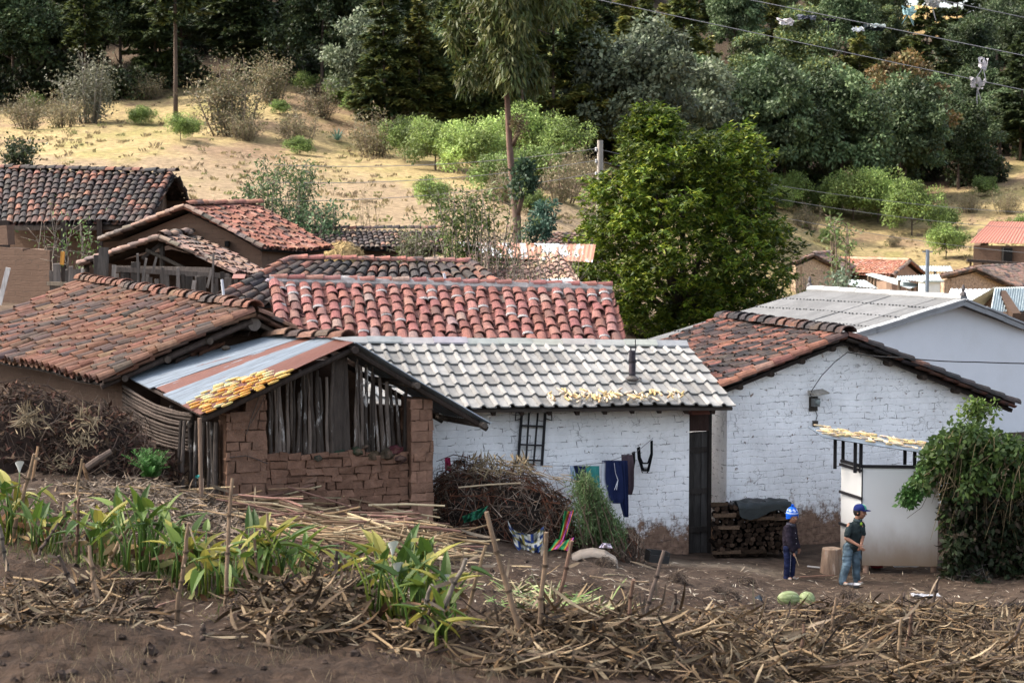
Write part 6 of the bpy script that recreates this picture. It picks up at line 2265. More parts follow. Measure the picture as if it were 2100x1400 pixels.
single('tarpaulin', mb, M_TARP, 'dark green-black tarpaulin draped over the front of the firewood stack', 'tarpaulin', (4.4, 35.4, 1.0), smooth=True)
mb = MB()
for c, r in ((P(1545, 1032, 35.5), (.30, .22, .10)), (P(1585, 1040, 35.6), (.22, .2, .07)), (P(1505, 1038, 35.4), (.16, .15, .07))):
    k = len(mb.v)
    mb.ell(c, r, n=16, m=10, col=(.018, .019, .02))
    a = mb.v[k]
    for q in a: q += np.array(mnoise.noise_vector(V(q) * 6)) * .05
single('plastic_bundle', mb, M_TARP, 'crumpled black plastic bundle heaped on top of the firewood', 'plastic sheet', (4.4, 35.5, 1.05))

# ------------------------------------------------------------------ small things in the yard
mb = MB()
q = P(1705, 1168, 34.15)
z0 = gz(q.x, q.y) - .03
mb.lathe([(.205, 0), (.195, .1), (.175, .3), (.165, .44), (.155, .455), (.02, .46)], 18, (.28, .19, .13), (q.x, q.y, z0), cols=[(.22, .15, .10), (.27, .18, .125), (.31, .215, .15), (.30, .2, .14), (.36, .26, .18), (.30, .21, .15)], lobes=5, lobe_amp=.04)
single('chopping_block', mb, mat('stump_wood', None, .95, .4, 4, .8, 30, stretch=(3, 3, .6), dirt=(.42, .36, .30), dirt_lo=.55, dirt_hi=.68), 'upright tree-stump chopping block beside the latrine', 'tree stump', (q.x, q.y, z0))
mb = MB()
q0, q1 = P(1656, 1153, 34.6), P(1692, 1157, 34.4)
q0.z = gz(q0.x, q0.y) + .03; q1.z = gz(q1.x, q1.y) + .04
mb.tube([q0, q1], .016, 8, (.42, .40, .38))
single('pipe', mb, M_FIBRO, 'short grey pipe lying on the ground left of the chopping block', 'pipe', q0)
mb = MB()
q = P(1752, 1201, 32.55)
BOWL_Z = gz(q.x, q.y)
mb.lathe([(.055, 0), (.085, .03), (.108, .062), (.112, .064), (.104, .058), (.08, .03), (.05, .012), (.004, .010)], 24, (.30, .30, .31), (q.x, q.y, BOWL_Z))
single('metal_bowl', mb, mat('dented_aluminium', (.36, .36, .37), .55, .1, 6, .1, 30, metal=.5), 'small dented aluminium bowl on the ground at the feet of the older boy', 'bowl', (q.x, q.y, BOWL_Z), smooth=True)


def gourd(u, v, rx, rz, rot, label, tilt):
    mb = MB()
    g = on_ground(u, v, 20)
    n, m = 40, 14
    Rm = Matrix.Rotation(rot, 3, 'Z') @ Matrix.Rotation(tilt, 3, 'Y')
    vs, cs = [], []
    for j in range(m + 1):
        t = math.pi * (j + .02) / (m + .04)
        for i in range(n):
            a = 6.283 * i / n
            r = math.sin(t) * (1 + .025 * math.cos(10 * a))
            vs.append(g + V((0, 0, rz * .9)) + Rm @ V((r * rz * math.cos(a), r * rz * math.sin(a), -math.cos(t) * rx)))
            k = math.cos(10 * a) + .9 * mnoise.noise(V((i * .9, j * .9, u)))
            f = .5 + .5 * mnoise.noise(V((i * 2.2, j * 2.2, 4)))
            cs.append((.36, .40, .20) if k < -.95 else (.15 + .13 * f, .20 + .13 * f, .07 + .07 * f))
    fs = [[j * n + i, j * n + (i + 1) % n, (j + 1) * n + (i + 1) % n, (j + 1) * n + i] for j in range(m) for i in range(n)]
    mb.add(vs, fs, np.array(cs))
    o = tag(None or thing('gourd', label, 'gourd', g), None)
    mb.build('rind', mat('gourd_rind', None, .5, .15, 18, .1, 60, spec=.35), o, smooth=True)
    mb = MB()
    e_ = g + V((0, 0, rz * .9)) + Rm @ V((0, 0, rx))
    mb.tube([e_ - (Rm @ V((0, 0, .02))), e_ + (Rm @ V((0, 0, .03)))], [.018, .012], 7, (.20, .22, .09))
    mb.build('stem', M_TRUNK, o)


gourd(1617, 1238, .175, .118, .15, 'pale yellow-green striped gourd lying on its side', math.pi / 2)
gourd(1655, 1239, .135, .12, -1.0, 'green and white striped gourd with its end towards the viewer', math.pi / 2 + .15)


def w1_pt(u, v, off=0.0):
    q = w_o + w_e * run_at(u, w_o, w_e) - w_b * off
    return V((q.x, q.y, P(u, v, q.y).z))


# iron lattice hung on the wall
h = thing('iron_lattice', 'black iron lattice frame hung under the eave on the whitewashed wall', 'metal frame', w1_pt(1085, 950, .06))
for (ua, va, ub, vb, nm) in ((1068, 846, 1060, 951, 'upright'), (1083, 846, 1076, 953, 'upright'), (1101, 846, 1092, 953, 'upright'), (1116, 846, 1109, 955, 'upright'),
                             (1066, 872, 1114, 874, 'crossbar'), (1063, 911, 1112, 913, 'crossbar'), (1060, 942, 1110, 944, 'crossbar')):
    mb = MB()
    outer = nm == 'upright' and ua in (1068, 1116)
    o = .06 if nm == 'upright' else .082
    mb.bar(w1_pt(ua, va, o), w1_pt(ub, vb, o), .045 if outer else .028, .025, (.03, .032, .034), up=w_b)
    mb.build(nm, M_METAL, h)
for ua in (1061, 1122):
    mb = MB()
    s = -1 if ua < 1080 else 1
    mb.tube([w1_pt(ua - s * 5, 858, .08), w1_pt(ua + s * 7, 862, .08), w1_pt(ua + s * 6, 846, .08), w1_pt(ua - s * 4, 846, .08)], .012, 6, (.03, .03, .03))
    mb.build('hook', M_METAL, h)

# electric meter on the gable
g2 = (P(2080, 832, 38) - P(1480, 795, 35.9)); g2 = flat(g2).normalized()
g_o = flat(P(1735, 690, 36.7)) + flat(P(1475, 655, 42.5) - P(1735, 690, 36.7)).normalized() * .32


def w2_pt(u, v, off=0.0):
    b = V((-g2.y, g2.x, 0))
    q = g_o + g2 * run_at(u, g_o, g2) - b * off
    return V((q.x, q.y, P(u, v, q.y).z))


h = thing('electric_meter', 'old electric meter under a small wooden rain board on the gable wall', 'electric meter', w2_pt(1669, 842, .05))
b2 = V((-g2.y, g2.x, 0))
mb = MB()
q = w2_pt(1660, 843, .03)
mb.box8(q, g2 * .17, b2 * .025, V((0, 0, .27)), (.07, .06, .05))
mb.build('backboard', M_WOOD, h)
mb = MB()
q = w2_pt(1662.5, 834, .15)
mb.box8(q, g2 * .125, b2 * .12, V((0, 0, .15)), (.16, .165, .16), .004)
mb.build('case', mat('meter_case', None, .6, .2, 10, .1), h)
mb = MB()
c = w2_pt(1669.5, 824, .155)
mb.lathe([(.052, 0), (.05, .03), (.04, .045), (.01, .05)], 18, (.20, .22, .21), c, Matrix((g2, V((0, 0, 1)), -b2)).transposed())
mb.build('glass', mat('meter_glass', (.22, .25, .24), .15, .1, 5, 0, spec=.6), h)
mb = MB()
q = w2_pt(1657, 811, .26)
mb.box8(q, g2 * .32 + V((0, 0, .02)), b2 * .26 + V((0, 0, .05)), V((0, 0, .02)), (.36, .33, .28), .006)
mb.build('rain_board', M_WOOD, h)
mb = MB()
mb.tube([w2_pt(1672, 842, .04), w2_pt(1676, 852, .03), w2_pt(1673, 864, .03)], .008, 5, (.03, .03, .03))
mb.build('lead', M_WIRE, h)
mb = MB()
mb.box8(w2_pt(1668, 874, .05), g2 * .09, b2 * .06, V((0, 0, .10)), (.09, .075, .06), .008)
single('junction_box', mb, M_WOOD, 'small dark junction box below the electric meter', 'junction box', w2_pt(1672, 874, .05))

# ------------------------------------------------------------------ washing on the line
LINE = [w1_pt(885, 944, .75), w1_pt(960, 952, .95), w1_pt(1140, 955, .9), w1_pt(1210, 948, .8), w1_pt(1285, 925, .55), w1_pt(1335, 898, .12)]
mb = MB()
mb.tube(LINE, .005, 5, (.10, .09, .09))
single('clothes_line', mb, M_WIRE, 'thin clothes line sagging in front of the whitewashed wall', 'clothes line', LINE[0])


def hang(name, label, cat, rows, off, col, seed, wav=.05, ny=14, colf=None):
    """garment from an outline: rows of (v, u_left, u_right)"""
    mb = MB()
    nx = 10
    vv = [r[0] for r in rows]
    vs, cs = [], []
    for j in range(ny + 1):
        v = vv[0] + (vv[-1] - vv[0]) * j / ny
        l, r = np.interp(v, vv, [q[1] for q in rows]), np.interp(v, vv, [q[2] for q in rows])
        for i in range(nx + 1):
            a = i / nx
            o = off + wav * mnoise.noise(V((a * 3.5 + seed * 3.3, j / ny * 1.6, seed))) + .02 * math.sin(a * 14 + seed)
            vs.append(w1_pt(l + (r - l) * a, v, o))
            cs.append(colf(a, j / ny) if colf else col)
    k = len(vs)
    f = [[j * (nx + 1) + i, j * (nx + 1) + i + 1, (j + 1) * (nx + 1) + i + 1, (j + 1) * (nx + 1) + i] for j in range(ny) for i in range(nx)]
    mb.add(vs, f, np.array(cs, float))
    mb.add([p + w_b * .012 for p in vs], [q[::-1] for q in f], np.array(cs, float))
    return single(name, mb, M_CLOTH, label, cat, vs[0], 'washing on the line', smooth=True)


NAVY = (.018, .026, .075)
hang('towel', 'small pale blue cloth at the left of the navy washing', 'cloth', [(955, 1133, 1141), (985, 1135, 1147)], .92, (.42, .52, .66), 1)
hang('shirt', 'navy shirt half hidden behind the brush pile', 'shirt', [(955, 1140, 1166), (1000, 1146, 1172), (1030, 1150, 1168)], .90, NAVY, 2)
hang('skirt', 'teal green cloth hanging between two navy garments', 'cloth', [(955, 1160, 1196), (1000, 1158, 1196), (1040, 1164, 1190)], .87, (.05, .24, .22), 3)
hang('jacket', 'navy jacket with white side stripes and drawstring on the line', 'jacket', [(944, 1204, 1242), (985, 1202, 1246), (1022, 1210, 1248), (1032, 1222, 1244)], .80, NAVY, 4,
     colf=lambda a, b: (.66, .68, .72) if (a < .14 and b > .05) else NAVY)
hang('trousers', 'long navy trousers reaching nearest to the ground', 'trousers', [(944, 1236, 1256), (985, 1238, 1258), (1030, 1241, 1258), (1060, 1250, 1258)], .76, NAVY, 5)
hang('blouse', 'mauve-brown blouse between trousers and black yarn', 'blouse', [(932, 1250, 1272), (955, 1252, 1274), (1000, 1254, 1274), (1014, 1258, 1270)], .62, (.085, .06, .07), 6)
hang('rag', 'black cloth at the left end of the line by the adobe pillar', 'cloth', [(943, 905, 924), (955, 906, 925)], .85, (.012, .012, .014), 7)
hang('scarf', 'bright pink and red scarf at the adobe pillar', 'scarf', [(938, 885, 896), (965, 885, 900)], .82, (.55, .06, .16), 8)
mb = MB()
for s in (0, 1):
    a_ = [w1_pt(1226, 949, .84), w1_pt(1228, 970, .86), w1_pt(1233, 984, .86), w1_pt(1226 + 4 * s, 1004, .86)]
    mb.tube(a_, .006, 5, (.75, .76, .80))
single('drawstring', mb, M_CLOTH, 'white drawstring dangling on the navy jacket', 'cord', w1_pt(1226, 949, .84))
for (u0, u1, v0, v1, va, of, lb) in ((1266, 1284, 932, 986, 925, .45, 'black yarn hank nearest the clothes, hanging in a thick bunch'), (1301, 1333, 918, 970, 902, .16, 'black yarn hank hanging in a wide loop close to the wall')):
    mb = MB()
    rs_ = random.Random(u0)
    for k in range(13):
        t = k / 12
        ul, ur = u0 + rs_.uniform(0, 5), u1 - rs_.uniform(0, 5)
        vb = v1 - rs_.uniform(0, 22)
        vl, vr = np.interp(ul, [u0, u1], [v0, va]), np.interp(ur, [u0, u1], [v0, va])
        pts = [w1_pt(ul, vl, of), w1_pt(ul + 1, (vl + vb) / 2, of + .02), w1_pt(ul + (ur - ul) * .3, vb, of + .03), w1_pt(ul + (ur - ul) * .7, vb, of + .03), w1_pt(ur - .5, (vr + vb) / 2, of + .02), w1_pt(ur, vr, of)]
        mb.tube(pts, .011, 5, (.010, .010, .011))
    single('yarn_hank', mb, M_CLOTH, lb, 'yarn', w1_pt(u0, v0, of), 'washing on the line')

# cloths laid out at the brush pile
rnd = random.Random(54)


def checks(a, b):
    i, j = int(a * 11), int(b * 8)
    k = (i * 7 + j * 13 + (i * j) % 5) % 6
    return [(.62, .62, .55), (.03, .06, .20), (.55, .55, .48), (.24, .20, .06), (.03, .05, .16), (.10, .12, .10)][k]


gd = lambda u, v, Y: max(0, 0)
mb = cloth_grid([(1041, 1066), (1116, 1078), (1056, 1118), (1112, 1126)], 33, 24, lambda a, b: 31.95 - .35 * b, .30, checks, 3, 24, 12)
single('checked_cloth', mb, M_CLOTH, 'blue, white and ochre patterned cloth lying at the foot of the brush pile', 'cloth', P(1080, 1125, 31.7))
ST = [(.02, .16, .06), (.05, .30, .10), (.50, .28, .05), (.45, .06, .05), (.55, .10, .28), (.16, .08, .30), (.55, .16, .05), (.04, .22, .10)]


def stripes(a, b):
    return ST[int(a * 7.99)]


mb = cloth_grid([(1158, 1046), (1180, 1044), (1143, 1108), (1160, 1106)], 24, 18, lambda a, b: 31.95 - .25 * b, .20, stripes, 5, 3, 3)
o = thing('striped_shawl', 'rainbow striped woven shawl hanging from the brush and spread on the ground', 'shawl', P(1150, 1130, 31.6))
mb.build('hanging_end', M_CLOTH, o, smooth=True)
mb = cloth_grid([(1141, 1104), (1178, 1100), (1123, 1130), (1166, 1130)], 30, 10, lambda a, b: 31.68 - .25 * b, .10, lambda a, b: ST[int((a * 1.7 % 1) * 7.99)], 8, 5, -5)
mb.build('spread_end', M_CLOTH, o, smooth=True)
mb = MB()
pts = [P(1172, 1135, 31.4), P(1190, 1126, 31.35), P(1215, 1122, 31.3), P(1240, 1127, 31.25), P(1262, 1140, 31.2), P(1266, 1147, 31.2)]
for k in range(len(pts) - 1):
    p, q = pts[k], pts[k + 1]
    mb.add([p, q, q + V((0, -.28, -.04)), p + V((0, -.28, -.04)), p - V((0, 0, .05)), q - V((0, 0, .05)), q + V((0, -.28, -.10)), p + V((0, -.28, -.10))],
           [[0, 1, 2, 3], [3, 2, 6, 7], [0, 4, 5, 1]], (.33, .28, .23))
single('hide', mb, M_CLOTH, 'stiff curved beige sheet lying before the green branches', 'sheet', P(1215, 1135, 31.3), smooth=True)
mb = cloth_grid([(1236, 1112), (1252, 1114), (1228, 1122), (1256, 1124)], 10, 6, 31.15, .12, lambda a, b: (.62, .55, .62), 9)
single('white_rag', mb, M_CLOTH, 'small whitish pink rag lying on the cut green branches', 'rag', P(1242, 1122, 31.3))
# black basin box at the path
h = thing('black_box', 'broken black plastic box tipped at the edge of the path', 'box', P(1345, 1150, 32.4))
q = P(1328, 1150, 32.5)
Rz = Matrix.Rotation(.25, 3, 'Z') @ Matrix.Rotation(.15, 3, 'Y')
for (c, s) in (((.15, 0, .01), (.34, .25, .015)), ((-.01, 0, .10), (.015, .25, .18)), ((.32, 0, .10), (.015, .25, .18)), ((.15, -.12, .07), (.34, .015, .12)), ((.15, .12, .10), (.34, .015, .18))):
    mb = MB()
    mb.box(q + Rz @ V(c), s, (.02, .019, .019), Rz)
    mb.build('panel', M_TARP, h)

# ------------------------------------------------------------------ brush
M_STICK = mat('dry_sticks', None, .95, .3, 6, .4, 30, spec=.05)


def brush(mb, rs, c, rad, n, L, r, cols, up=.3, leafy=0, lcols=None, lsize=(.12, .03), flat_=0.0):
    c = np.array(c)
    for k in range(n):
        d = rs.normal(size=3); d /= np.linalg.norm(d); d[2] = abs(d[2])
        p = c + d * np.array(rad) * rs.uniform(.72, 1.02)
        t = np.cross(d, rs.normal(size=3)); t /= np.linalg.norm(t) + 1e-6
        t = t * .9 + d * rs.uniform(-.1, up)
        l = L * rs.uniform(.4, 1.2)
        b = rs.normal(size=3) * l * .12
        p0, p1, p2 = V(p - t * l / 2), V(p + b), V(p + t * l / 2 + b * .3)
        q = r * rs.uniform(.5, 1.4)
        cc = np.array(cols[rs.randint(len(cols))]) * rs.uniform(.6, 1.4)
        mb.tube([p0, p1, p2], [q, q * .8, q * .4], 4, cc, cap=False)
        for j in range(2):
            e = p1.lerp(p2, rs.rand())
            mb.tube([e, e + V(rs.normal(size=3) * l * .16)], [q * .5, q * .2], 3, cc, cap=False)
    if leafy:
        d = rs.normal(size=(leafy, 3)); d /= np.linalg.norm(d, axis=1, keepdims=True); d[:, 2] = np.abs(d[:, 2])
        p = c + d * np.array(rad) * rs.uniform(.75, 1.03, (leafy, 1))
        mb.leaves(p, rs.normal(size=(leafy, 3)), d + rs.normal(size=(leafy, 3)) * .5, lsize[0] * rs.uniform(.5, 1.4, leafy), lsize[1] * rs.uniform(.5, 1.4, leafy),
                  np.array(lcols)[rs.randint(0, len(lcols), leafy)] * rs.uniform(.5, 1.4, (leafy, 1)))


rs = np.random.RandomState(61)
mb = MB()
BR = [(.11, .078, .058), (.17, .125, .095), (.07, .052, .043), (.27, .21, .16), (.16, .07, .042)]
for (u, v, Y, rad, n) in ((960, 1085, 32.9, (.72, .7, 1.2), 420), (1060, 1085, 32.8, (.85, .7, 1.2), 500), (1135, 1090, 32.7, (.45, .5, .9), 200), (925, 1050, 33.0, (.45, .5, .85), 160)):
    c = P(u, v, Y)
    z = gz(c.x, c.y)
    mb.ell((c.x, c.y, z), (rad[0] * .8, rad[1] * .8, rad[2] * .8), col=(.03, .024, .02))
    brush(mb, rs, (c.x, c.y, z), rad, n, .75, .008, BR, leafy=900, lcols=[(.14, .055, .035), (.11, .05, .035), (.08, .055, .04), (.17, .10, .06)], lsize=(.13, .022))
for k in range(26):
    u, v = rs.uniform(950, 1160), 0
    v = np.interp(u, [940, 1000, 1090, 1170], [955, 950, 955, 985]) + rs.uniform(-8, 14)
    p = P(u, v, 32.5); d = V((rs.uniform(.3, .9), -.1, rs.uniform(-.35, .0)))
    mb.tube([p, p + d * .4], .007, 4, (.36, .27, .17))
for k in range(160):
    p = P(rs.uniform(960, 1090), rs.uniform(944, 962), 32.7 + rs.normal() * .2)
    mb.blade(p, rs.normal(size=3), rs.normal(size=3), .22, .03, rs.uniform(-1.5, 1.5), 3, np.array((.36, .28, .17)) * rs.uniform(.5, 1.1))
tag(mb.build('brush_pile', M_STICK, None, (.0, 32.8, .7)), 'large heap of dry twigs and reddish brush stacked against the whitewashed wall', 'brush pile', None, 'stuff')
mb = MB()
p0, p1 = P(940, 999, 31.95), P(1068, 990, 31.9)
mb.tube([p0, p0.lerp(p1, .5) + V((0, 0, .01)), p1], .014, 6, (.45, .35, .23))
single('cane', mb, M_STICK, 'pale straight cane stuck across the face of the brush pile', 'cane', p0)
mb = cloth_grid([(948, 1058), (1002, 1036), (952, 1072), (985, 1062)], 16, 8, lambda a, b: 32.02, .25, lambda a, b: (.04, .17 + .05 * math.sin(a * 30), .10), 11)
single('green_netting', mb, M_CLOTH, 'torn green netting caught in the brush pile', 'netting', P(970, 1070, 32))
# freshly cut green branches
mb = MB()
st = MB()
h = thing('green_branches', 'heap of freshly cut feathery green branches leaning by the brush pile', 'branches', P(1230, 1140, 32.4))
for k in range(46):
    t = rs.uniform(0, 1)
    ub, vb = 1195 + 90 * rs.uniform(0, 1), 1130 + rs.uniform(-15, 15)
    ut = rs.uniform(1172, 1215) + max(0, (ub - 1215)) * .75
    vt = np.interp(ut, [1172, 1195, 1215, 1250, 1290], [985, 962, 985, 1040, 1100]) + rs.uniform(0, 30)
    Y = 32.35 + rs.normal() * .22
    p0, p1 = P(ub, vb, Y - .1), P(ut, vt, Y + .1)
    st.tube([p0, p0.lerp(p1, .5) + V((0, -.05, .05)), p1], [.014, .010, .004], 5, (.12, .085, .06))
    n = 150
    f = rs.uniform(.15, 1, n)
    ax = np.array(tuple((p1 - p0).normalized()))
    pp = np.array(tuple(p0))[None] + np.array(tuple(p1 - p0))[None] * f[:, None] + rs.normal(size=(n, 3)) * .06
    mb.leaves(pp, ax[None] * .8 + rs.normal(size=(n, 3)) * .8, rs.normal(size=(n, 3)), rs.uniform(.06, .13, n), rs.uniform(.012, .022, n), np.array([(.07, .12, .04), (.10, .155, .055), (.13, .18, .075)])[rs.randint(0, 3, n)] * rs.uniform(.7, 1.2, (n, 1)))
st.build('stems', M_STICK, h)
mb.build('sprays', M_LEAFN, h)
mb = MB()
c = P(1245, 1120, 32.7); z = gz(c.x, c.y)
brush(mb, rs, (c.x, c.y, z), (.55, .4, .45), 180, .7, .008, BR)
tag(mb.build('twig_heap', M_STICK, None, (c.x, c.y, z)), 'bare brown twigs showing under the cut green branches', 'twigs', None, 'stuff')
# brush heap at the left
mb = MB()
for (u, v, Y, rad, n) in ((60, 985, 31.0, (1.3, .8, 1.32), 460), (190, 985, 30.9, (1.0, .8, 1.05), 380), (285, 990, 30.8, (.65, .6, .55), 200), (-60, 985, 31.2, (1.2, .8, 1.2), 200)):
    c = P(u, v, Y)
    z = gz(c.x, c.y) - .05
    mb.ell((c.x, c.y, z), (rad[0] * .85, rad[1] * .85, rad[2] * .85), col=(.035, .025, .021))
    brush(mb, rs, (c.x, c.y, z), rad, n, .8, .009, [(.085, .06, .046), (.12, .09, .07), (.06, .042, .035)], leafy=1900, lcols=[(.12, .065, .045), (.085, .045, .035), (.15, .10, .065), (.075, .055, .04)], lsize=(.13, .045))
for (u, v, n, s) in ((165, 903, 70, .12), (130, 950, 50, .12), (175, 860, 60, .2), (60, 860, 80, .25)):
    for k in range(n):
        p = P(u + rs.normal() * 14, v + rs.normal() * 9, 30.15)
        mb.blade(p, rs.normal(size=3) + np.array([0, -.4, .2]), (0, -1, .3), s * rs.uniform(.6, 1.3), .02, rs.uniform(-1, 1), 3, np.array((.30, .235, .15)) * rs.uniform(.5, 1.2))
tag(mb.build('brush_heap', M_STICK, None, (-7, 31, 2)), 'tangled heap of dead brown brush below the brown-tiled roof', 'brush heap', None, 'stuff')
for (u0, v0, u1, v1, r, lb) in ((178, 958, 228, 925, .055, 'thick grey branch lying in the brush heap'), (170, 950, 180, 985, .03, 'pale stake standing out of the brush heap'), (66, 990, 78, 915, .025, 'orange-brown stake at the left of the brush heap')):
    mb = MB()
    mb.tube([P(u0, v0, 29.7), P((u0 + u1) / 2, (v0 + v1) / 2 - 1, 29.7), P(u1, v1, 29.8)], [r, r * .95, r * .8], 8, (.14, .105, .085) if r > .05 else (.30, .19, .11))
    single('branch', mb, M_STICK, lb, 'branch', P(u0, v0, 29.7))
for i, (u, v, w_) in enumerate(((290, 915, .42), (330, 940, .36), (275, 900, .3), (318, 960, .5))):
    mb = MB()
    q = P(u, v, 30.9)
    mb.box(q, (w_, .3, .17), (.20, .135, .10), Matrix.Rotation(.3 + i * .2, 3, 'Z'), jit=.025)
    single('adobe_block', mb, M_ADOBE, ['crumbling adobe block under the laths, upper left one', 'adobe block resting by the green fern', 'half-buried adobe block at the brush heap edge', 'lowest adobe block beside the shed poles'][i], 'adobe block', q)
# green ferny plant
h = thing('fern', 'bright green feathery plant beside the adobe blocks and brush heap', 'plant', P(312, 985, 29.9))
mb = MB()
for k in range(34):
    b = P(312 + rs.normal() * 6, 978, 29.9)
    d = V((rs.normal() * .35, rs.normal() * .3, 1)).normalized()
    L_ = rs.uniform(.3, .55)
    for j in range(26):
        t = j / 26
        p = b + d * L_ * t + V((d.x, d.y, -.3)) * (t * t * .25)
        for s in (-1, 1):
            mb.blade(p, V((s * .8, rs.normal() * .5, .35)), (0, -.5, 1), .10 * (1 - t * .6), .016, .5, 2, np.array((.07, .19, .035)) * rs.uniform(.6, 1.35))
mb.build('fronds', M_LEAFN, h)
# ------------------------------------------------------------------ maize field in front
rs = np.random.RandomState(71)
M_HUSK = mat('dry_husk', None, .85, .25, 10, .3, 50, stretch=(1, 1, 1), spec=.15)
HUSK = [(.28, .21, .135), (.20, .15, .10), (.36, .28, .18), (.13, .097, .07), (.25, .165, .09), (.085, .062, .047), (.43, .36, .25), (.16, .115, .078)]
HUSK = [(a * .66, b * .61, c * .55) for a, b, c in HUSK]


def heap_uv(label, u0, u1, v0, v1, hh, n, seed, cols=HUSK, L=(.14, .48), W=(.014, .042), stalks=10, roots=0, up=.12):
    """a heap of curled husks and leaves over the patch of ground seen between u0..u1 and v0..v1"""
    r_ = np.random.RandomState(seed)
    gx = [[on_ground(u0 + (u1 - u0) * i / 6, v0 + (v1 - v0) * j / 5) for i in range(7)] for j in range(6)]

    def at(a, b):
        i, j = min(int(a * 6), 5), min(int(b * 5), 4)
        f, g = a * 6 - i, b * 5 - j
        return gx[j][i].lerp(gx[j][i + 1], f).lerp(gx[j + 1][i].lerp(gx[j + 1][i + 1], f), g)
    mb = MB()
    c0 = at(.5, .5)

    def spot():
        for _ in range(20):
            a, b = r_.uniform(0, 1), r_.uniform(0, 1)
            e = 1 - max(abs(a - .5) * 2, abs(b - .5) * 2) ** 3
            p = at(a, b)
            q = e * (.75 + .8 * mnoise.noise(V((p.x * 1.3, p.y * .9, seed))))
            if r_.uniform(0, .75) < q: break
        return p, max(.05, q)
    for k in range(n):
        p, q = spot()
        z = gz(p.x, p.y) + hh * q * r_.uniform(.25, 1.0) + .012
        d = np.array([r_.normal(), r_.normal() * .8, r_.normal() * up + .03])
        nn = np.array([r_.normal() * .6, r_.normal() * .6 - .2, 1])
        c = np.array(cols[r_.randint(len(cols))]) * r_.uniform(.35, 1.4)
        l = r_.uniform(*L) * r_.uniform(.6, 1.15)
        be = r_.uniform(-3.2, .9)
        mb.blade((p.x, p.y, z), d, nn, l, r_.uniform(*W), be, 5, c, r_.uniform(-2.2, 2.2))
    for k in range(stalks):
        p, q = spot()
        z = gz(p.x, p.y) + hh * q * r_.uniform(.5, 1)
        a = r_.normal() * .7
        d = V((math.cos(a), math.sin(a), r_.normal() * .12)) * r_.uniform(.3, .9)
        c = np.array((.34, .235, .13)) * r_.uniform(.5, 1.3)
        mb.tube([V((p.x, p.y, z)) - d / 2, V((p.x, p.y, z + .02)), V((p.x, p.y, z)) + d / 2], [.013, .012, .009], 6, c)
    for k in range(roots // 40):
        p, q = spot()
        brush(mb, r_, (p.x, p.y, gz(p.x, p.y)), (.28, .28, .2), 40, .28, .0045, [(.11, .08, .06), (.07, .05, .04), (.16, .115, .085)])
    return tag(mb.build('husk_heap', M_HUSK, None, (c0.x, c0.y, gz(c0.x, c0.y))), label, 'maize husks', None, 'stuff')


heap_uv('dark heap of husks and stubble at the left edge of the field', -40, 330, 1195, 1325, .24, 1700, 1, cols=HUSK[1:2] + HUSK[3:], roots=160)
heap_uv('heap of curled dry husks in front of the arum leaves', 490, 770, 1205, 1335, .36, 1800, 2, roots=240, L=(.16, .5), W=(.018, .05))
heap_uv('long heap of big curled husks in the centre foreground', 965, 1425, 1285, 1400, .34, 2000, 3, roots=160, L=(.22, .65), W=(.016, .044))
heap_uv('deep tangle of husks at the bottom right of centre', 1385, 1660, 1275, 1420, .36, 1900, 4, roots=160, L=(.22, .6), W=(.015, .042))
heap_uv('big spread of husks and maize stubble in the right foreground', 1640, 2140, 1248, 1345, .24, 3800, 5, roots=280, stalks=40)
heap_uv('dark rooty heap of maize stubble below the gourds', 1590, 1800, 1255, 1320, .16, 500, 6, cols=HUSK[3:6], roots=600)
heap_uv('deep layer of husks at the bottom right corner', 1780, 2140, 1330, 1420, .30, 2100, 7, stalks=24, L=(.22, .6), W=(.015, .04))
heap_uv('thin band of husks along the bottom edge right of centre', 1560, 1830, 1340, 1420, .26, 1400, 8, stalks=16, L=(.22, .6), W=(.015, .04))
heap_uv('greyish bank of husks piled against the tin shed', 110, 520, 985, 1120, .26, 3600, 9, cols=[(.27, .205, .145), (.20, .152, .11), (.33, .26, .19), (.13, .10, .078), (.23, .17, .115)], L=(.12, .38), W=(.012, .034), stalks=34, roots=40)
heap_uv('small husk clump in the middle of the soil', 760, 950, 1270, 1350, .10, 420, 10)
heap_uv('husks and straw lying left of the stalk pile', 480, 760, 1120, 1215, .07, 700, 11)

# pile of cut stalks
mb = MB()
c0, c1 = on_ground(620, 1090), on_ground(900, 1150)
for k in range(330):
    t = rs.uniform(-.12, 1.0)
    u = 590 + 330 * t; 
    v = 1040 + 105 * t + rs.normal() * 20
    g = on_ground(u, min(max(v + 22, 1045), 1185), 20, 60) if k % 6 == 0 else g + V((rs.normal() * .25, rs.normal() * .35, 0))
    z = gz(g.x, g.y) + .03 + max(0, .50 - .38 * t) * rs.uniform(0, 1)
    a = rs.normal(.18, .42)
    L_ = rs.uniform(.6, 1.35)
    d = V((math.cos(a), -math.sin(a) * .8, rs.normal() * .13 - .06)) * L_ / 2
    m_ = V((g.x, g.y, z))
    c = np.array([(.50, .38, .22), (.40, .27, .15), (.25, .16, .10), (.56, .45, .28), (.30, .17, .13)][rs.randint(5)]) * rs.uniform(.4, 1.2)
    r = rs.uniform(.013, .022)
    mb.tube([m_ - d, m_ + V((0, 0, rs.normal() * .02)), m_ + d], [r, r, r * .8], 6, c)
for k in range(400):
    u = rs.uniform(560, 900); g = on_ground(u, 1075 + (u - 560) * .22 + rs.normal() * 22, 20, 60) if k % 8 == 0 else g + V((rs.normal() * .2, rs.normal() * .2, 0))
    mb.blade((g.x, g.y, gz(g.x, g.y) + rs.uniform(.02, .3)), rs.normal(size=3), rs.normal(size=3), rs.uniform(.15, .35), .035, rs.uniform(-2, 1), 4, np.array((.33, .25, .16)) * rs.uniform(.5, 1.2))
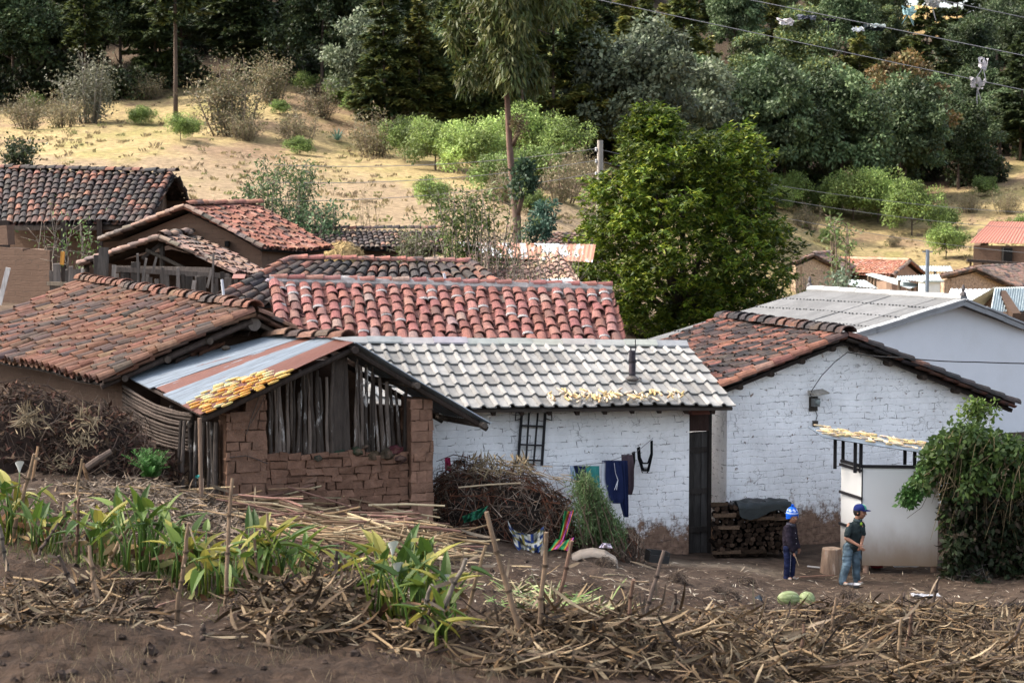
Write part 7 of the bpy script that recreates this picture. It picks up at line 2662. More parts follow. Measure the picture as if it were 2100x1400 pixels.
tag(mb.build('stalk_pile', M_HUSK, None, c0), 'long pile of cut maize stalks lying below the adobe shed wall', 'stalk pile', None, 'stuff')

# straw litter over the trodden yard
mb = MB()
for k in range(8200):
    y = rs.uniform(18, 34.6) if k % 3 else rs.uniform(27, 34)
    x = rs.uniform(-.25, .27) * y
    u = 1050 + x / y * F
    if y > 31.3 and u < 1260: continue
    z = gz(x, y) + .008
    a = rs.uniform(0, 6.283)
    c = np.array([(.38, .30, .21), (.27, .20, .135), (.50, .43, .33), (.17, .125, .09)][rs.randint(4)]) * rs.uniform(.6, 1.2)
    mb.blade((x, y, z), (math.cos(a), math.sin(a), rs.uniform(-.05, .25)), (rs.normal() * .3, rs.normal() * .3, 1), rs.uniform(.04, .20), rs.uniform(.008, .026), rs.uniform(-1.2, .3), 2, c)
tag(mb.build('straw_litter', M_HUSK, None, (0, 28, 1)), 'bits of straw and husk littering the trodden earth', 'straw', None, 'stuff')
# clods of earth
mb = MB()
for k in range(800):
    y = 13.5 + 18 * rs.uniform(0, 1) ** 1.3
    x = rs.uniform(-.26, .27) * y
    r = rs.uniform(.012, .045) * (1 if rs.rand() < .9 else 1.8)
    z = gz(x, y)
    c = np.array((.075, .054, .043)) * rs.uniform(.7, 1.3)
    k0 = len(mb.v)
    mb.ell((x, y, z), (r * rs.uniform(.8, 1.4), r, r * .75), n=6, m=4, col=c)
    mb.v[-1] += rs.normal(size=mb.v[-1].shape) * r * .15
tag(mb.build('soil_clods', MATS['soil'], None, (0, 22, 2)), 'small clods of dark earth strewn over the field', 'soil', None, 'stuff')
# dry grass wisps at the bottom edge
mb = MB()
for k in range(1500):
    y = rs.uniform(13.6, 17.5); x = rs.uniform(-.25, .02) * y
    if mnoise.noise(V((x * .8, y * 1.2, 3))) < -.02: continue
    mb.blade((x, y, gz(x, y) - .01), (rs.normal() * .5, rs.normal() * .4, 1), (0, -1, 0), rs.uniform(.05, .18), .005, rs.uniform(-1, 1), 3, np.array((.26, .20, .12)) * rs.uniform(.5, 1.2))
tag(mb.build('dry_grass', M_HUSK, None, (-2, 15.5, 2.6)), 'thin dry grass wisps on the soil along the bottom edge', 'grass', None, 'stuff')

# ---- standing broken stalks: foot (u, v) -> broken top (u, v)
STALKS = [(1076, 1350, 997, 1049), (1104, 1346, 1120, 1091), (1130, 1329, 1173, 1108), (1207, 1326, 1214, 1239), (1286, 1356, 1297, 1188), (1308, 1356, 1361, 1128),
          (955, 1272, 995, 1118), (874, 1329, 958, 1145), (861, 1326, 901, 1202), (854, 1329, 883, 1198), (723, 1228, 707, 1145), (735, 1228, 722, 1158), (760, 1218, 757, 1161),
          (1012, 1299, 1010, 1252), (1381, 1286, 1386, 1215), (362, 1276, 386, 1071), (461, 1249, 475, 980), (562, 1219, 547, 1051), (540, 1225, 520, 1105), (181, 1262, 119, 1138),
          (201, 1276, 183, 1118), (156, 1165, 163, 1014), (133, 1131, 133, 1027), (144, 1091, 168, 940), (24, 1111, 70, 930), (15, 1185, 0, 1075), (218, 1178, 289, 1031),
          (79, 1145, 121, 1071), (661, 1219, 660, 1145), (688, 1215, 690, 1115), (416, 1326, 418, 1279), (1697, 1343, 1716, 1225), (1635, 1380, 1650, 1279), (1658, 1390, 1670, 1333),
          (1904, 1316, 1925, 1182), (1840, 1387, 1848, 1266), (1857, 1350, 1872, 1246), (2053, 1363, 2098, 1266), (2033, 1363, 2043, 1326), (1464, 1272, 1467, 1242), (1851, 1252, 1853, 1215)]
for i, (ub, vb, ut, vt) in enumerate(STALKS):
    g = on_ground(ub, vb)
    hpx = vb - vt
    t = P(ut, vt, g.y - rs.uniform(-.1, .2))
    r0 = rs.uniform(.019, .025) * (1.15 if hpx > 180 else 1)
    lean = 'leaning right' if ut - ub > 18 else 'leaning left' if ub - ut > 18 else 'standing upright'
    size = 'tall' if hpx > 170 else 'short' if hpx < 85 else 'knee-high'
    place = ('by the arum leaves at far left' if ub < 100 else 'among the arum leaves, left' if ub < 320 else 'before the husk bank' if ub < 600 else 'beside the stalk pile' if ub < 800 else
             'at the flowering arum' if ub < 1000 else 'in the centre husk heap' if ub < 1420 else 'below the gourds' if ub < 1780 else 'in the right husk spread')
    h = thing('maize_stalk', f'{size} broken maize stalk {lean} {place}', 'maize stalk', g, 'broken maize stalks standing in the field')
    mb = MB()
    n = 7
    pts = [g - V((0, 0, .06))] + [g.lerp(t, k / n) + V((rs.normal() * .006, rs.normal() * .006, 0)) for k in range(1, n + 1)]
    base = np.array([(.25, .17, .11), (.19, .115, .08), (.19, .16, .13), (.29, .20, .12), (.12, .088, .07)][rs.randint(5)])
    mb.tube(pts, [r0 * (1.05 - .3 * k / n) for k in range(n + 1)], 8, cols=[tuple(base * rs.uniform(.65, 1.3)) for _ in range(n + 1)])
    for k in range(1, n, 2):
        d = (t - g).normalized()
        mb.tube([pts[k] - d * .012, pts[k] + d * .012], [r0 * 1.25, r0 * 1.2], 8, tuple(base * .35))
    mb.build('cane', M_HUSK, h)
    for k in range(3 if hpx > 120 else 2):
        mb = MB()
        q = g.lerp(t, rs.uniform(.3, 1))
        mb.blade(q, (rs.normal(), rs.normal() * .6, rs.uniform(-1.2, .5)), (rs.normal(), -1, .4), rs.uniform(.12, .35), rs.uniform(.02, .045), rs.uniform(-1.5, 1.5), 4, np.array((.30, .23, .16)) * rs.uniform(.5, 1.2))
        mb.build('dry_sheath', M_HUSK, h)

# ---- arum (calla) plants
M_ARUM = mat_leaf('arum_leaf', .25, .08, .5)


def arum(u, v, hpx, wpx, n, seed, label, flowers=(), yellow=.2):
    hpx, yellow = hpx * 1.15, yellow + .02
    r_ = np.random.RandomState(seed)
    g = on_ground(u, v)
    s = g.y / F
    h = thing('arum_plant', label, 'plant', g, 'arum plants in the field')
    st, lf, dd = MB(), MB(), MB()
    for k in range(n):
        bx, by = g.x + r_.normal() * wpx * s * .22, g.y + r_.normal() * .22
        b = V((bx, by, gz(bx, by)))
        L_ = hpx * s * r_.uniform(.55, 1.0)
        a = r_.uniform(0, 6.283)
        out = r_.uniform(.05, .42)
        tip = b + V((math.cos(a) * out * L_, math.sin(a) * out * L_, L_ * .82))
        mid = b.lerp(tip, .55) + V((-math.cos(a) * .04, -math.sin(a) * .04, .04))
        yel = r_.rand() < yellow
        c = np.array((.20, .24, .04) if yel else (.085, .155, .03)) * r_.uniform(.7, 1.25)
        st.tube([b, mid, tip], [.014, .011, .007], 6, tuple(c * 1.25))
        lc = np.array([(.055, .105, .018), (.09, .155, .024), (.14, .20, .034)][r_.randint(3)]) * r_.uniform(.75, 1.2)
        if yel: lc = np.array((.34, .31, .06)) * r_.uniform(.7, 1.1)
        d = V((math.cos(a), math.sin(a) * .9, r_.uniform(-.7, 1.5)))
        # arrow-shaped blade folded along its midrib
        LL, WW = r_.uniform(.20, .36), r_.uniform(.075, .15)
        dn = d.normalized()
        sd_ = dn.cross(V((0, 0, 1))).normalized()
        nn = sd_.cross(dn)
        pr = [(-.18, .75, -.02), (0, 1.0, 0), (.25, .95, .01), (.55, .66, .0), (.8, .3, -.04), (1, 0.02, -.09)]
        vs = []
        for (t, w, z) in pr:
            ctr = tip + dn * (t * LL) + nn * (z * LL)
            ed = nn * (.25 * w * WW)
            ctr2 = ctr if t >= 0 else tip
            vs += [ctr - sd_ * w * WW * .5 + ed, ctr2, ctr + sd_ * w * WW * .5 + ed]
        fs = []
        for q in range(len(pr) - 1):
            fs += [[3 * q, 3 * q + 1, 3 * q + 4, 3 * q + 3], [3 * q + 1, 3 * q + 2, 3 * q + 5, 3 * q + 4]]
        lf.add(vs, fs, tuple(lc))
    for k in range(n * 3 // 4):
        bx, by = g.x + r_.normal() * wpx * s * .25, g.y + r_.normal() * .25
        b = V((bx, by, gz(bx, by) + r_.uniform(.02, .35)))
        c = np.array([(.20, .10, .045), (.30, .20, .09), (.14, .08, .045), (.26, .26, .10)][r_.randint(4)]) * r_.uniform(.7, 1.3)
        dd.blade(b, (r_.normal(), r_.normal(), r_.uniform(-1, .6)), (r_.normal(), -1, .3), r_.uniform(.14, .32), r_.uniform(.04, .09), r_.uniform(-2, 2), 5, c, r_.uniform(-1, 1))
    st.build('stems', M_ARUM, h, smooth=True)
    lf.build('leaves', M_ARUM, h)
    dd.build('withered_leaves', M_HUSK, h)
    for (fu, fv, fr) in flowers:
        mb = MB()
        q = P(fu, fv + 26, g.y - .15)
        t = P(fu, fv + 8, g.y - .15)
        mb.tube([g + V((.02, -.1, .05)), q, t], [.010, .008, .007], 6, (.10, .17, .04))
        ns = 14
        vs, cs = [], []
        for j, (r, z) in enumerate(((.006, 0), (.014, .03), (.025, .07), (.046, .115))):
            for i in range(ns + 1):
                a = 5.6 * i / ns - 2.8
                k = 1 + (.9 if j == 3 else .3 * j / 3) * max(0, math.cos(a + 1.2)) * .8
                vs.append(t + V((r * k * math.cos(a), r * k * math.sin(a), z + (.05 * max(0, math.cos(a + 1.2)) if j == 3 else 0))))
                cs.append((.35, .42, .16) if j == 0 else (.82, .82, .78))
        mb.add(vs, [[j * (ns + 1) + i, j * (ns + 1) + i + 1, (j + 1) * (ns + 1) + i + 1, (j + 1) * (ns + 1) + i] for j in range(3) for i in range(ns)], np.array(cs))
        mb.tube([t + V((0, 0, .03)), t + V((0, 0, .10))], [.006, .004], 6, (.65, .45, .05))
        mb.build('flower', mat('white_spathe', None, .6, .05, 8, 0), h, smooth=True)


arum(25, 1105, 120, 90, 26, 1, 'arum plant with a faded white flower at the far left edge', [(40, 962, 1)], .3)
arum(90, 1130, 90, 90, 22, 2, 'low arum plant among dry stalks near the left edge')
arum(215, 1160, 105, 100, 26, 3, 'arum clump behind two leaning stalks, left part of the row', yellow=.25)
arum(300, 1180, 165, 120, 36, 4, 'largest arum clump with broad dark leaves in the left row', yellow=.12)
arum(375, 1200, 110, 90, 24, 5, 'arum clump between the tallest leaves and the tall stalk', yellow=.3)
arum(455, 1220, 105, 110, 26, 6, 'low yellowing arum clump at the foot of the tallest stalk', yellow=.4)
arum(545, 1215, 150, 110, 30, 7, 'arum clump with yellow tips right of the tallest stalk', yellow=.3)
arum(610, 1215, 110, 70, 18, 8, 'bluish green arum clump at the right end of the row', yellow=.1)
arum(700, 1210, 70, 70, 12, 9, 'small sparse arum plant among short stubs', yellow=.3)
arum(815, 1290, 190, 130, 44, 10, 'flowering arum clump with white trumpet flowers in the centre of the field', [(805, 1132, 1), (815, 1175, 1), (868, 1196, 1), (910, 1200, 1)], .18)
arum(880, 1300, 150, 90, 24, 11, 'arum leaves with curled brown tips right of the white flowers', yellow=.3)
arum(905, 1330, 75, 70, 14, 12, 'low wilting arum leaves at the base of the leaning stalks', yellow=.4)
# green grass between the arums
mb = MB()
for k in range(2600):
    u, v = rs.uniform(60, 640), 0
    g0 = on_ground(u, 1110 + (u - 60) * .18 + rs.normal() * 25) if k % 13 == 0 else g0 + V((rs.normal() * .22, rs.normal() * .22, 0))
    mb.blade((g0.x, g0.y, gz(g0.x, g0.y) - .01), (rs.normal() * .5, rs.normal() * .4, 1), (0, -1, 0), rs.uniform(.06, .22), .008, rs.uniform(-1, 1), 3,
             np.array([(.09, .13, .03), (.16, .18, .06), (.22, .18, .09)][rs.randint(3)]) * rs.uniform(.6, 1.2))
tag(mb.build('grass', M_ARUM, None, (-4, 23, 2)), 'weedy green grass growing between the arum plants', 'grass', None, 'stuff')
# cut green leaves on the ground
mb = MB()
for k in range(620):
    t = rs.uniform(0, 1)
    u, v = 1015 + 270 * t, 1218 + 62 * t + rs.normal() * 13
    g0 = on_ground(u, v) if k % 5 == 0 else g0 + V((rs.normal() * .12, rs.normal() * .18, 0))
    z = gz(g0.x, g0.y) + rs.uniform(.01, .12 if .3 < t < .7 else .05)
    mb.blade((g0.x, g0.y, z), (rs.normal(), rs.normal() * .6, rs.uniform(-.1, .3)), (rs.normal() * .4, rs.normal() * .4, 1), rs.uniform(.12, .4), rs.uniform(.012, .035), rs.uniform(-1.5, .8), 4,
             np.array([(.20, .30, .09), (.30, .38, .15), (.38, .42, .20), (.42, .35, .20), (.34, .24, .13)][rs.randint(5)]) * rs.uniform(.6, 1.1))
tag(mb.build('cut_leaves', M_HUSK, None, on_ground(1150, 1250)), 'limp heap of freshly cut pale green leaves on the soil', 'cut leaves', None, 'stuff')
# root balls, single canes and scraps
for i, (u, v, r, lb) in enumerate(((1530, 1200, .16, 'pulled-up maize root ball left of the younger boy'), (1240, 1165, .18, 'root ball on the bank in front of the beige sheet'), (1195, 1215, .14, 'dark root ball beside the cut green leaves'),
                                   (1010, 1258, .14, 'dark root ball on the soil in the middle'), (1470, 1215, .16, 'root ball on the trodden soil left of the gourds'), (1390, 1195, .14, 'root ball near the black box'), (1500, 1235, .15, 'flat root ball below the younger boy'), (1740, 1225, .12, 'small root ball in front of the bowl'))):
    g = on_ground(u, v)
    mb = MB()
    mb.ell(g, (r * .6, r * .6, r * .5), n=9, m=6, col=(.07, .05, .04))
    brush(mb, rs, tuple(g), (r, r, r * .85), 90, .22, .005, [(.13, .10, .08), (.09, .068, .054), (.20, .15, .11)])
    single('root_ball', mb, M_STICK, lb, 'maize root', g, 'pulled maize roots')
for i, (u0, v0, u1, v1, lb) in enumerate(((1215, 1180, 1280, 1182, 'pale cane lying on the bank'), (1210, 1187, 1330, 1200, 'longest cane lying across the trodden soil'), (1640, 1187, 1712, 1184, 'cane on the ground right of the younger boy'), (1050, 1165, 1090, 1175, 'short cane below the checked cloth'),
                                          (285, 1220, 360, 1206, 'pale cane lying on the soil left of the tall stalk'), (290, 1265, 360, 1232, 'orange cane crossing the soil'), (1555, 1262, 1600, 1264, 'pale cane before the gourds'), (280, 1262, 395, 1320, 'dark reddish cane lying slantwise on the soil'))):
    a, b = on_ground(u0, v0), on_ground(u1, v1)
    a.z += .02; b.z += .02
    mb = MB()
    m_ = a.lerp(b, .5); m_.z = gz(m_.x, m_.y) + .025
    c = np.array([(.42, .33, .2), (.36, .25, .15), (.30, .17, .12)][i % 3])
    mb.tube([a, m_, b], [.013, .013, .011], 7, tuple(c))
    single('cane', mb, M_HUSK, lb, 'cane', a)
for (u, v, w_, col, lb) in ((1555, 1312, 36, (.55, .28, .24), 'crumpled pinkish plastic scrap among the husks'), (1900, 1222, 60, (.42, .42, .43), 'flat grey-white plastic scrap right of the bowl'), (1555, 1228, 18, (.05, .06, .07), 'small dark scrap on the trodden soil'), (755, 1290, 14, (.4, .42, .44), 'tiny white scrap by the flowering arum')):
    g = on_ground(u, v)
    s = g.y / F
    mb = MB()
    nx, ny = 10, 6
    vs = [V((g.x + (i / nx - .5) * w_ * s, g.y + (j / ny - .5) * w_ * s * .8, 0)) for j in range(ny + 1) for i in range(nx + 1)]
    for p in vs: p.z = gz(p.x, p.y) + .03 + .05 * mnoise.noise(V((p.x * 9, p.y * 9, u)))
    mb.add(vs, [[j * (nx + 1) + i, j * (nx + 1) + i + 1, (j + 1) * (nx + 1) + i + 1, (j + 1) * (nx + 1) + i] for j in range(ny) for i in range(nx)], col)
    single('plastic_scrap', mb, M_CLOTH, lb, 'plastic scrap', g)
a, b = on_ground(2050, 1252), on_ground(2160, 1256)
mb = MB()
mb.tube([a + V((0, 0, .05)), b + V((0, 0, .06))], [.09, .10], 10, (.03, .025, .022))
single('charred_log', mb, M_STICK, 'thick dark charred log lying at the right edge', 'log', a)

# ------------------------------------------------------------------ creeper thicket at the right
rs = np.random.RandomState(81)
h = thing('creeper_thicket', 'dense leafy creeper smothering a fence beside the latrine at right', 'creeper', P(2010, 1200, 33.6))
lf, vn = MB(), MB()
TOPU = [1870, 1890, 1920, 1960, 2000, 2050, 2110, 2200]
TOPV = [1015, 965, 912, 880, 880, 898, 915, 930]
for i in range(560):
    u = rs.uniform(1885, 2200)
    vt = np.interp(u, TOPU, TOPV)
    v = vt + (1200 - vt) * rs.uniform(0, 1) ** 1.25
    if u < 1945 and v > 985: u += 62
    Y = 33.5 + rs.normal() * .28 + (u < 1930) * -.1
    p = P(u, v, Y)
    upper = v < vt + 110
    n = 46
    cols = [(.05, .088, .02), (.07, .112, .024), (.034, .062, .016)] if upper else [(.018, .03, .011), (.025, .036, .013), (.04, .03, .018)]  # lower leaves: thicket's inner shade put into the colour, plus some brown
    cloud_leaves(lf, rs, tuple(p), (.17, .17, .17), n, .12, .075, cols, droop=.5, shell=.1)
for i in range(60):    # spray reaching over the latrine
    t = rs.uniform(0, 1)
    p = P(1895 - 38 * t + rs.normal() * 8, 985 + 40 * t + rs.normal() * 12, 33.25)
    cloud_leaves(lf, rs, tuple(p), (.09, .09, .09), 12, .11, .075, [(.07, .15, .04), (.09, .18, .05)], droop=.6, shell=.1)
for i in range(40):
    t = rs.uniform(0, 1)
    p = P(1985 + 50 * t + rs.normal() * 14, 850 - 14 * math.sin(t * 3) + rs.normal() * 12, 33.6)
    cloud_leaves(lf, rs, tuple(p), (.09, .09, .12), 14, .09, .05, [(.12, .19, .04), (.15, .20, .05)], shell=.1)
for i in range(150):
    u = rs.uniform(1912, 2180); vt = np.interp(u, TOPU, TOPV) + rs.uniform(-4, 90)
    p = P(u, vt, 33.15 + rs.normal() * .15)
    d = rs.uniform(.3, 1.3) if u > 1950 else rs.uniform(.2, .5)
    q = p + V((rs.normal() * .12 - .08, -.05, -d * .5)); e = p + V((rs.normal() * .18 - .14, .02, -d))
    vn.tube([p, q, e], [.006, .005, .003], 4, np.array((.30, .23, .13)) * rs.uniform(.4, 1.2))
vn.tube([P(1905, 1010, 33.2), P(1890, 1040, 33.2), P(1860, 1062, 33.2)], .004, 4, (.10, .08, .05))
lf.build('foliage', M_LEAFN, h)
vn.build('vines', M_STICK, h)
h = thing('plank_fence', 'dark upright plank fence under the creeper at the right edge', 'fence', P(2040, 1200, 34.2))
for k in range(15):
    mb = MB()
    p = P(1945 + k * 17, 1205, 34.15 + rs.normal() * .03)
    mb.box8(V((p.x, p.y, -.15)), V((.125, 0, 0)), V((0, .025, 0)), V((rs.normal() * .03, 0, .85 + rs.uniform(0, .7))), (.045, .036, .03), .01)
    mb.build('board', M_WOOD, h)
mb = MB()
mb.bar(P(1985, 1128, 34.1), P(2110, 1134, 34.05), .04, .07, (.10, .085, .07))
mb.build('rail', M_WOOD, h)
mb = MB()
p = P(1995, 1190, 33.2)
brush(mb, rs, (p.x, p.y, gz(p.x, p.y)), (.35, .2, .08), 70, .5, .006, [(.16, .14, .12), (.10, .085, .07)])
tag(mb.build('dead_twigs', M_STICK, None, p), 'grey dead twigs lying below the creeper', 'twigs', None, 'stuff')
# white leaning post and pale rod at the left
mb = MB()
mb.bar(P(-2, 625, 46.5), P(17, 549, 46.5), .11, .04, (.62, .58, .54), up=(0, 1, 0))
single('white_board', mb, M_WOOD, 'white painted board leaning at the far left edge', 'board', P(-2, 625, 46.5))
for (u0, v0, u1, v1, Y, lb) in ((461, 626, 455, 573, 43.5, 'thin white pipe standing between the brown and hipped roofs'), (917, 588, 910, 560, 43.2, 'short white pipe poking over the red roof ridge')):
    mb = MB()
    q = P(u0, v0, Y)
    mb.tube([q - V((0, 0, .8)), q, P(u1, v1, Y)], .03, 8, (.66, .68, .72))
    single('white_pipe', mb, M_FIBRO, lb, 'pipe', q)
mb = MB()
q = P(490, 567, 47.8)
mb.box(q, (.30, .3, .02), (.55, .66, .66), Matrix.Rotation(.3, 3, 'X'))
single('roof_scrap', mb, M_TIN_G, 'small pale sheet lying at the corner of the hipped roof', 'sheet', q)
# ------------------------------------------------------------------ the two children
def remesh(mb, voxel, smooth=4):
    """melt overlapping limbs into one continuous surface"""
    me = mb.mesh('tmp')
    o = bpy.data.objects.new('tmp', me)
    COL.objects.link(o)
    m = o.modifiers.new('r', 'REMESH'); m.mode = 'VOXEL'; m.voxel_size = voxel
    m.use_smooth_shade = True
    s = o.modifiers.new('s', 'SMOOTH'); s.factor = .5; s.iterations = smooth
    bpy.context.view_layer.update()
    dg = bpy.context.evaluated_depsgraph_get()
    res = bpy.data.meshes.new_from_object(o.evaluated_get(dg))
    bpy.data.objects.remove(o)
    res.polygons.foreach_set('use_smooth', [True] * len(res.polygons))
    return res


def part(name, me, m, root, colf=None):
    if colf:       # creases in the cloth
        nn = [v.normal.copy() for v in me.vertices]
        for v, n_ in zip(me.vertices, nn):
            k = mnoise.noise(V((v.co.x * 14, v.co.y * 14, v.co.z * 26))) + .6 * mnoise.noise(V((v.co.x * 30, v.co.y * 30, v.co.z * 44)))
            v.co += n_ * k * .008
    o = bpy.data.objects.new(name, me)
    me.materials.clear(); me.materials.append(m)
    COL.objects.link(o)
    o.parent = root
    if colf:
        for a in list(me.attributes):
            if a.name == 'Col': me.attributes.remove(a)
        at = me.attributes.new('Col', 'FLOAT_COLOR', 'POINT')
        c = np.ones((len(me.vertices), 4), np.float32)
        for v in me.vertices: c[v.index, :3] = colf(v.co)
        at.data.foreach_set('color', c.ravel())
    return o


M_SKIN = mat('brown_skin', (.33, .165, .105), .55, .12, 14, .05, 40, spec=.3)
M_HAIR = mat('black_hair', (.012, .010, .009), .6, .3, 40, .3, 90)
M_EYE = mat('eye', (.02, .015, .012), .2, .1, 5, 0, spec=.6)
M_LIP = mat('lip', (.17, .055, .045), .5, .1, 5, 0)
M_KNIT = mat('cloth_fine', None, .95, .15, 20, .4, 90, spec=.05)


def frame_of(yaw, pitch=0, roll=0):
    return Matrix.Rotation(yaw, 3, 'Z') @ Matrix.Rotation(pitch, 3, 'Y') @ Matrix.Rotation(roll, 3, 'X')


def add_head(mb, c, r, Rm):
    """head looking along local +x: skull, jaw, nose, brow, ears, cheeks"""
    q = lambda x, y, z: c + Rm @ V((x * r, y * r, z * r))
    mb.ell(q(-.06, 0, .12), (r * .98, r * .80, r * .93), Rm, 18, 12)
    mb.ell(q(.18, 0, -.35), (r * .66, r * .58, r * .62), Rm, 16, 10)
    mb.cap(q(.45, 0, -.78), r * .20, q(.30, 0, -.72), r * .26)                # chin
    mb.cap(q(.84, 0, .08), r * .09, q(1.00, 0, -.20), r * .135, 10)           # nose
    mb.cap(q(.74, -.30, .22), r * .13, q(.74, .30, .22), r * .13, 10)         # brow
    for s in (-1, 1):
        mb.ell(q(.56, s * .36, -.22), (r * .26, r * .22, r * .24), Rm, 10, 8)  # cheek
        mb.ell(q(-.08, s * .80, -.05), (r * .17, r * .08, r * .23), Rm, 10, 8)  # ear
    mb.cap(q(.74, -.16, -.50), r * .09, q(.74, .16, -.50), r * .09, 8)


def face_parts(root, c, r, Rm):
    q = lambda x, y, z: c + Rm @ V((x * r, y * r, z * r))
    for s in (-1, 1):
        mb = MB(); mb.ell(q(.775, s * .30, .04), (r * .07, r * .115, r * .06), Rm, 10, 6, (1, 1, 1))
        mb.build('eye', M_EYE, root, smooth=True)
        mb = MB(); mb.cap(q(.82, s * .17, .20), r * .03, q(.74, s * .45, .20), r * .022, 6)
        mb.build('eyebrow', M_HAIR, root, smooth=True)
    mb = MB(); mb.cap(q(.82, -.16, -.50), r * .04, q(.82, .16, -.50), r * .04, 8)
    mb.build('mouth', M_LIP, root, smooth=True)


def add_hand(mb, w, d, n, L, curl, thumb_side, spreadf=.12, bends=None):
    """palm from wrist w along d, palm facing n; five separate bent fingers"""
    d, n = V(d).normalized(), V(n).normalized()
    s = d.cross(n).normalized() * thumb_side
    n = s.cross(d).normalized() * (1 if s.cross(d).dot(n) > 0 else -1)
    pl = L * .52
    for k in (-1, -.33, .33, 1):
        mb.cap(w, L * .10, w + d * pl + s * k * L * .15, L * .085, 8)
    ln = (.44, .50, .47, .36)
    for i in range(4):
        k = (.9, .32, -.30, -.9)[i]
        b = w + d * pl * .95 + s * k * L * .165
        dd = (d + s * k * spreadf).normalized()
        cu = curl if bends is None else bends[i]
        for j, f in enumerate((.45, .32, .23)):
            a = cu * (.6 + .3 * j)
            dd = (dd * math.cos(a) + n * math.sin(a)).normalized()
            e = b + dd * L * ln[i] * f * 1.05
            mb.cap(b, L * (.052 - .006 * j), e, L * (.047 - .006 * j), 8)
            b = e
    b = w + d * pl * .28 + s * L * .14
    dd = (d * .65 + s * .75 + n * .25).normalized()
    for f, a in ((.26, 0), (.20, .35)):
        dd = (dd * math.cos(a) + (d * .7 + n * .6).normalized() * math.sin(a)).normalized()
        e = b + dd * L * f
        mb.cap(b, L * .062, e, L * .05, 8)
        b = e


# ======== older boy: cap, grey-green polo shirt, jeans, hands clasped, looking to the right
org = P(1745, 1197, 33.0)
org.z = gz(org.x, org.y)
B1 = thing('person', 'older boy in blue cap, grey-green polo shirt and jeans, hands held together', 'person', org)
o = org
J = lambda x, y, z: o + V((x, y, z))
# joints: x to the right, y away from the camera
hipc, chest, neck = J(.02, .02, .64), J(.055, -.02, .93), J(.10, -.03, 1.06)
hr, hl = J(-.055, -.02, .62), J(.075, .05, .62)
kr, kl = J(-.085, -.06, .34), J(.085, .03, .34)
ar_, al = J(-.155, -.03, .06), J(.10, .05, .06)
sr, sl = J(-.055, -.10, 1.00), J(.185, .06, 1.00)
er, el = J(-.115, -.15, .79), J(.185, -.02, .79)
wr, wl = J(.085, -.24, .685), J(.135, -.19, .70)
hd = J(.135, -.045, 1.215)
HR = frame_of(math.radians(-34), math.radians(4))
r = .108
mb = MB()
add_head(mb, hd, r, HR)
mb.cap(neck - V((.02, 0, .04)), .052, hd - V((.035, 0, .06)), .046)
mb.cap(hipc, .095, chest, .105); mb.cap(sr.lerp(chest, .35), .07, sl.lerp(chest, .35), .07)
mb.cap(chest, .09, neck, .05)
for s_, e_, w_ in ((sr, er, wr), (sl, el, wl)):
    mb.cap(s_, .045, e_, .034); mb.cap(e_, .034, w_, .023)
for h_, k_, a_ in ((hr, kr, ar_), (hl, kl, al)):
    mb.cap(h_, .072, k_, .052); mb.cap(k_, .050, a_, .034)
    mb.cap(a_, .034, a_ + V((.01, -.02, -.03)), .034)
    mb.cap(a_ + V((0, .02, -.03)), .032, a_ + V((.06, -.11, -.035)), .028)
add_hand(mb, wr, (.62, -.25, -.62), (.3, .9, .2), .135, .25, 1)
add_hand(mb, wl, (-.35, -.35, -.75), (-.2, .9, .1), .135, .35, -1)
for v in mb.v: v -= np.array(tuple(o))
part('body', remesh(mb, .0062, 3), M_SKIN, B1)
face_parts(B1, hd, r, HR)
# polo shirt
mb = MB()
mb.cap(hipc + V((0, 0, -.01)), .118, hipc.lerp(chest, .5), .122); mb.cap(hipc.lerp(chest, .5), .122, chest, .128)
mb.cap(sr + V((.02, .01, -.02)), .068, sl + V((-.02, -.01, -.02)), .068); mb.cap(chest, .11, neck - V((0, 0, .04)), .072)
mb.cap(sr + V((.012, .004, -.015)), .058, sr.lerp(er, .72), .057); mb.cap(sl + V((-.012, -.004, -.015)), .058, sl.lerp(el, .72), .057)
mb.cap(neck - V((.01, 0, .03)), .066, neck + V((-.01, 0, .012)), .064)
mb.cap(hipc + V((-.03, -.06, .0)), .075, hipc + V((.06, -.05, -.01)), .075)
for v in mb.v: v -= np.array(tuple(o))


def shirt_col(p):
    k = .8 + .5 * mnoise.noise(V(p) * 9)
    if abs(p.x - .125) < .012 and p.y < -.09 and p.z > .90 and p.z < 1.0: k *= .6
    return (.040 * k, .055 * k, .056 * k)


shirt = part('polo_shirt', remesh(mb, .010, 4), M_KNIT, B1, shirt_col)
mb = MB()
ct = neck + V((-.005, 0, .005))
mb.lathe([(.060, -.015), (.066, .02), (.070, .035), (.073, .005), (.076, -.02)], 18, (.055, .075, .078), ct, frame_of(0, .25))
mb.build('collar', M_KNIT, shirt, smooth=True)
mb = MB()
mb.ell(neck + V((.045, -.055, -.035)), (.022, .018, .03), n=10, m=7, col=(.32, .50, .06))
mb.build('undershirt', M_KNIT, B1, smooth=True)
# jeans
mb = MB()
mb.cap(hipc + V((-.04, 0, -.03)), .088, hipc + V((.05, .02, -.03)), .088)
for h_, k_, a_ in ((hr, kr, ar_), (hl, kl, al)):
    mb.cap(h_, .092, k_, .074); mb.cap(k_, .074, a_ + V((0, 0, .0)), .062); mb.cap(a_, .063, a_ + V((.005, -.01, -.02)), .066)
    mb.ell(h_.lerp(k_, .62) + V((-.05 if h_ is hr else .05, -.03, 0)), (.05, .05, .06), n=10, m=8)
for v in mb.v: v -= np.array(tuple(o))


def jean_col(p):
    k = .85 + .7 * mnoise.noise(V((p.x * 10, p.y * 10, p.z * 7))) + (.25 if p.y < -.06 else 0)
    if .47 < p.z < .49 and p.x < .02: k *= .5
    return (.115 * k, .165 * k, .20 * k)


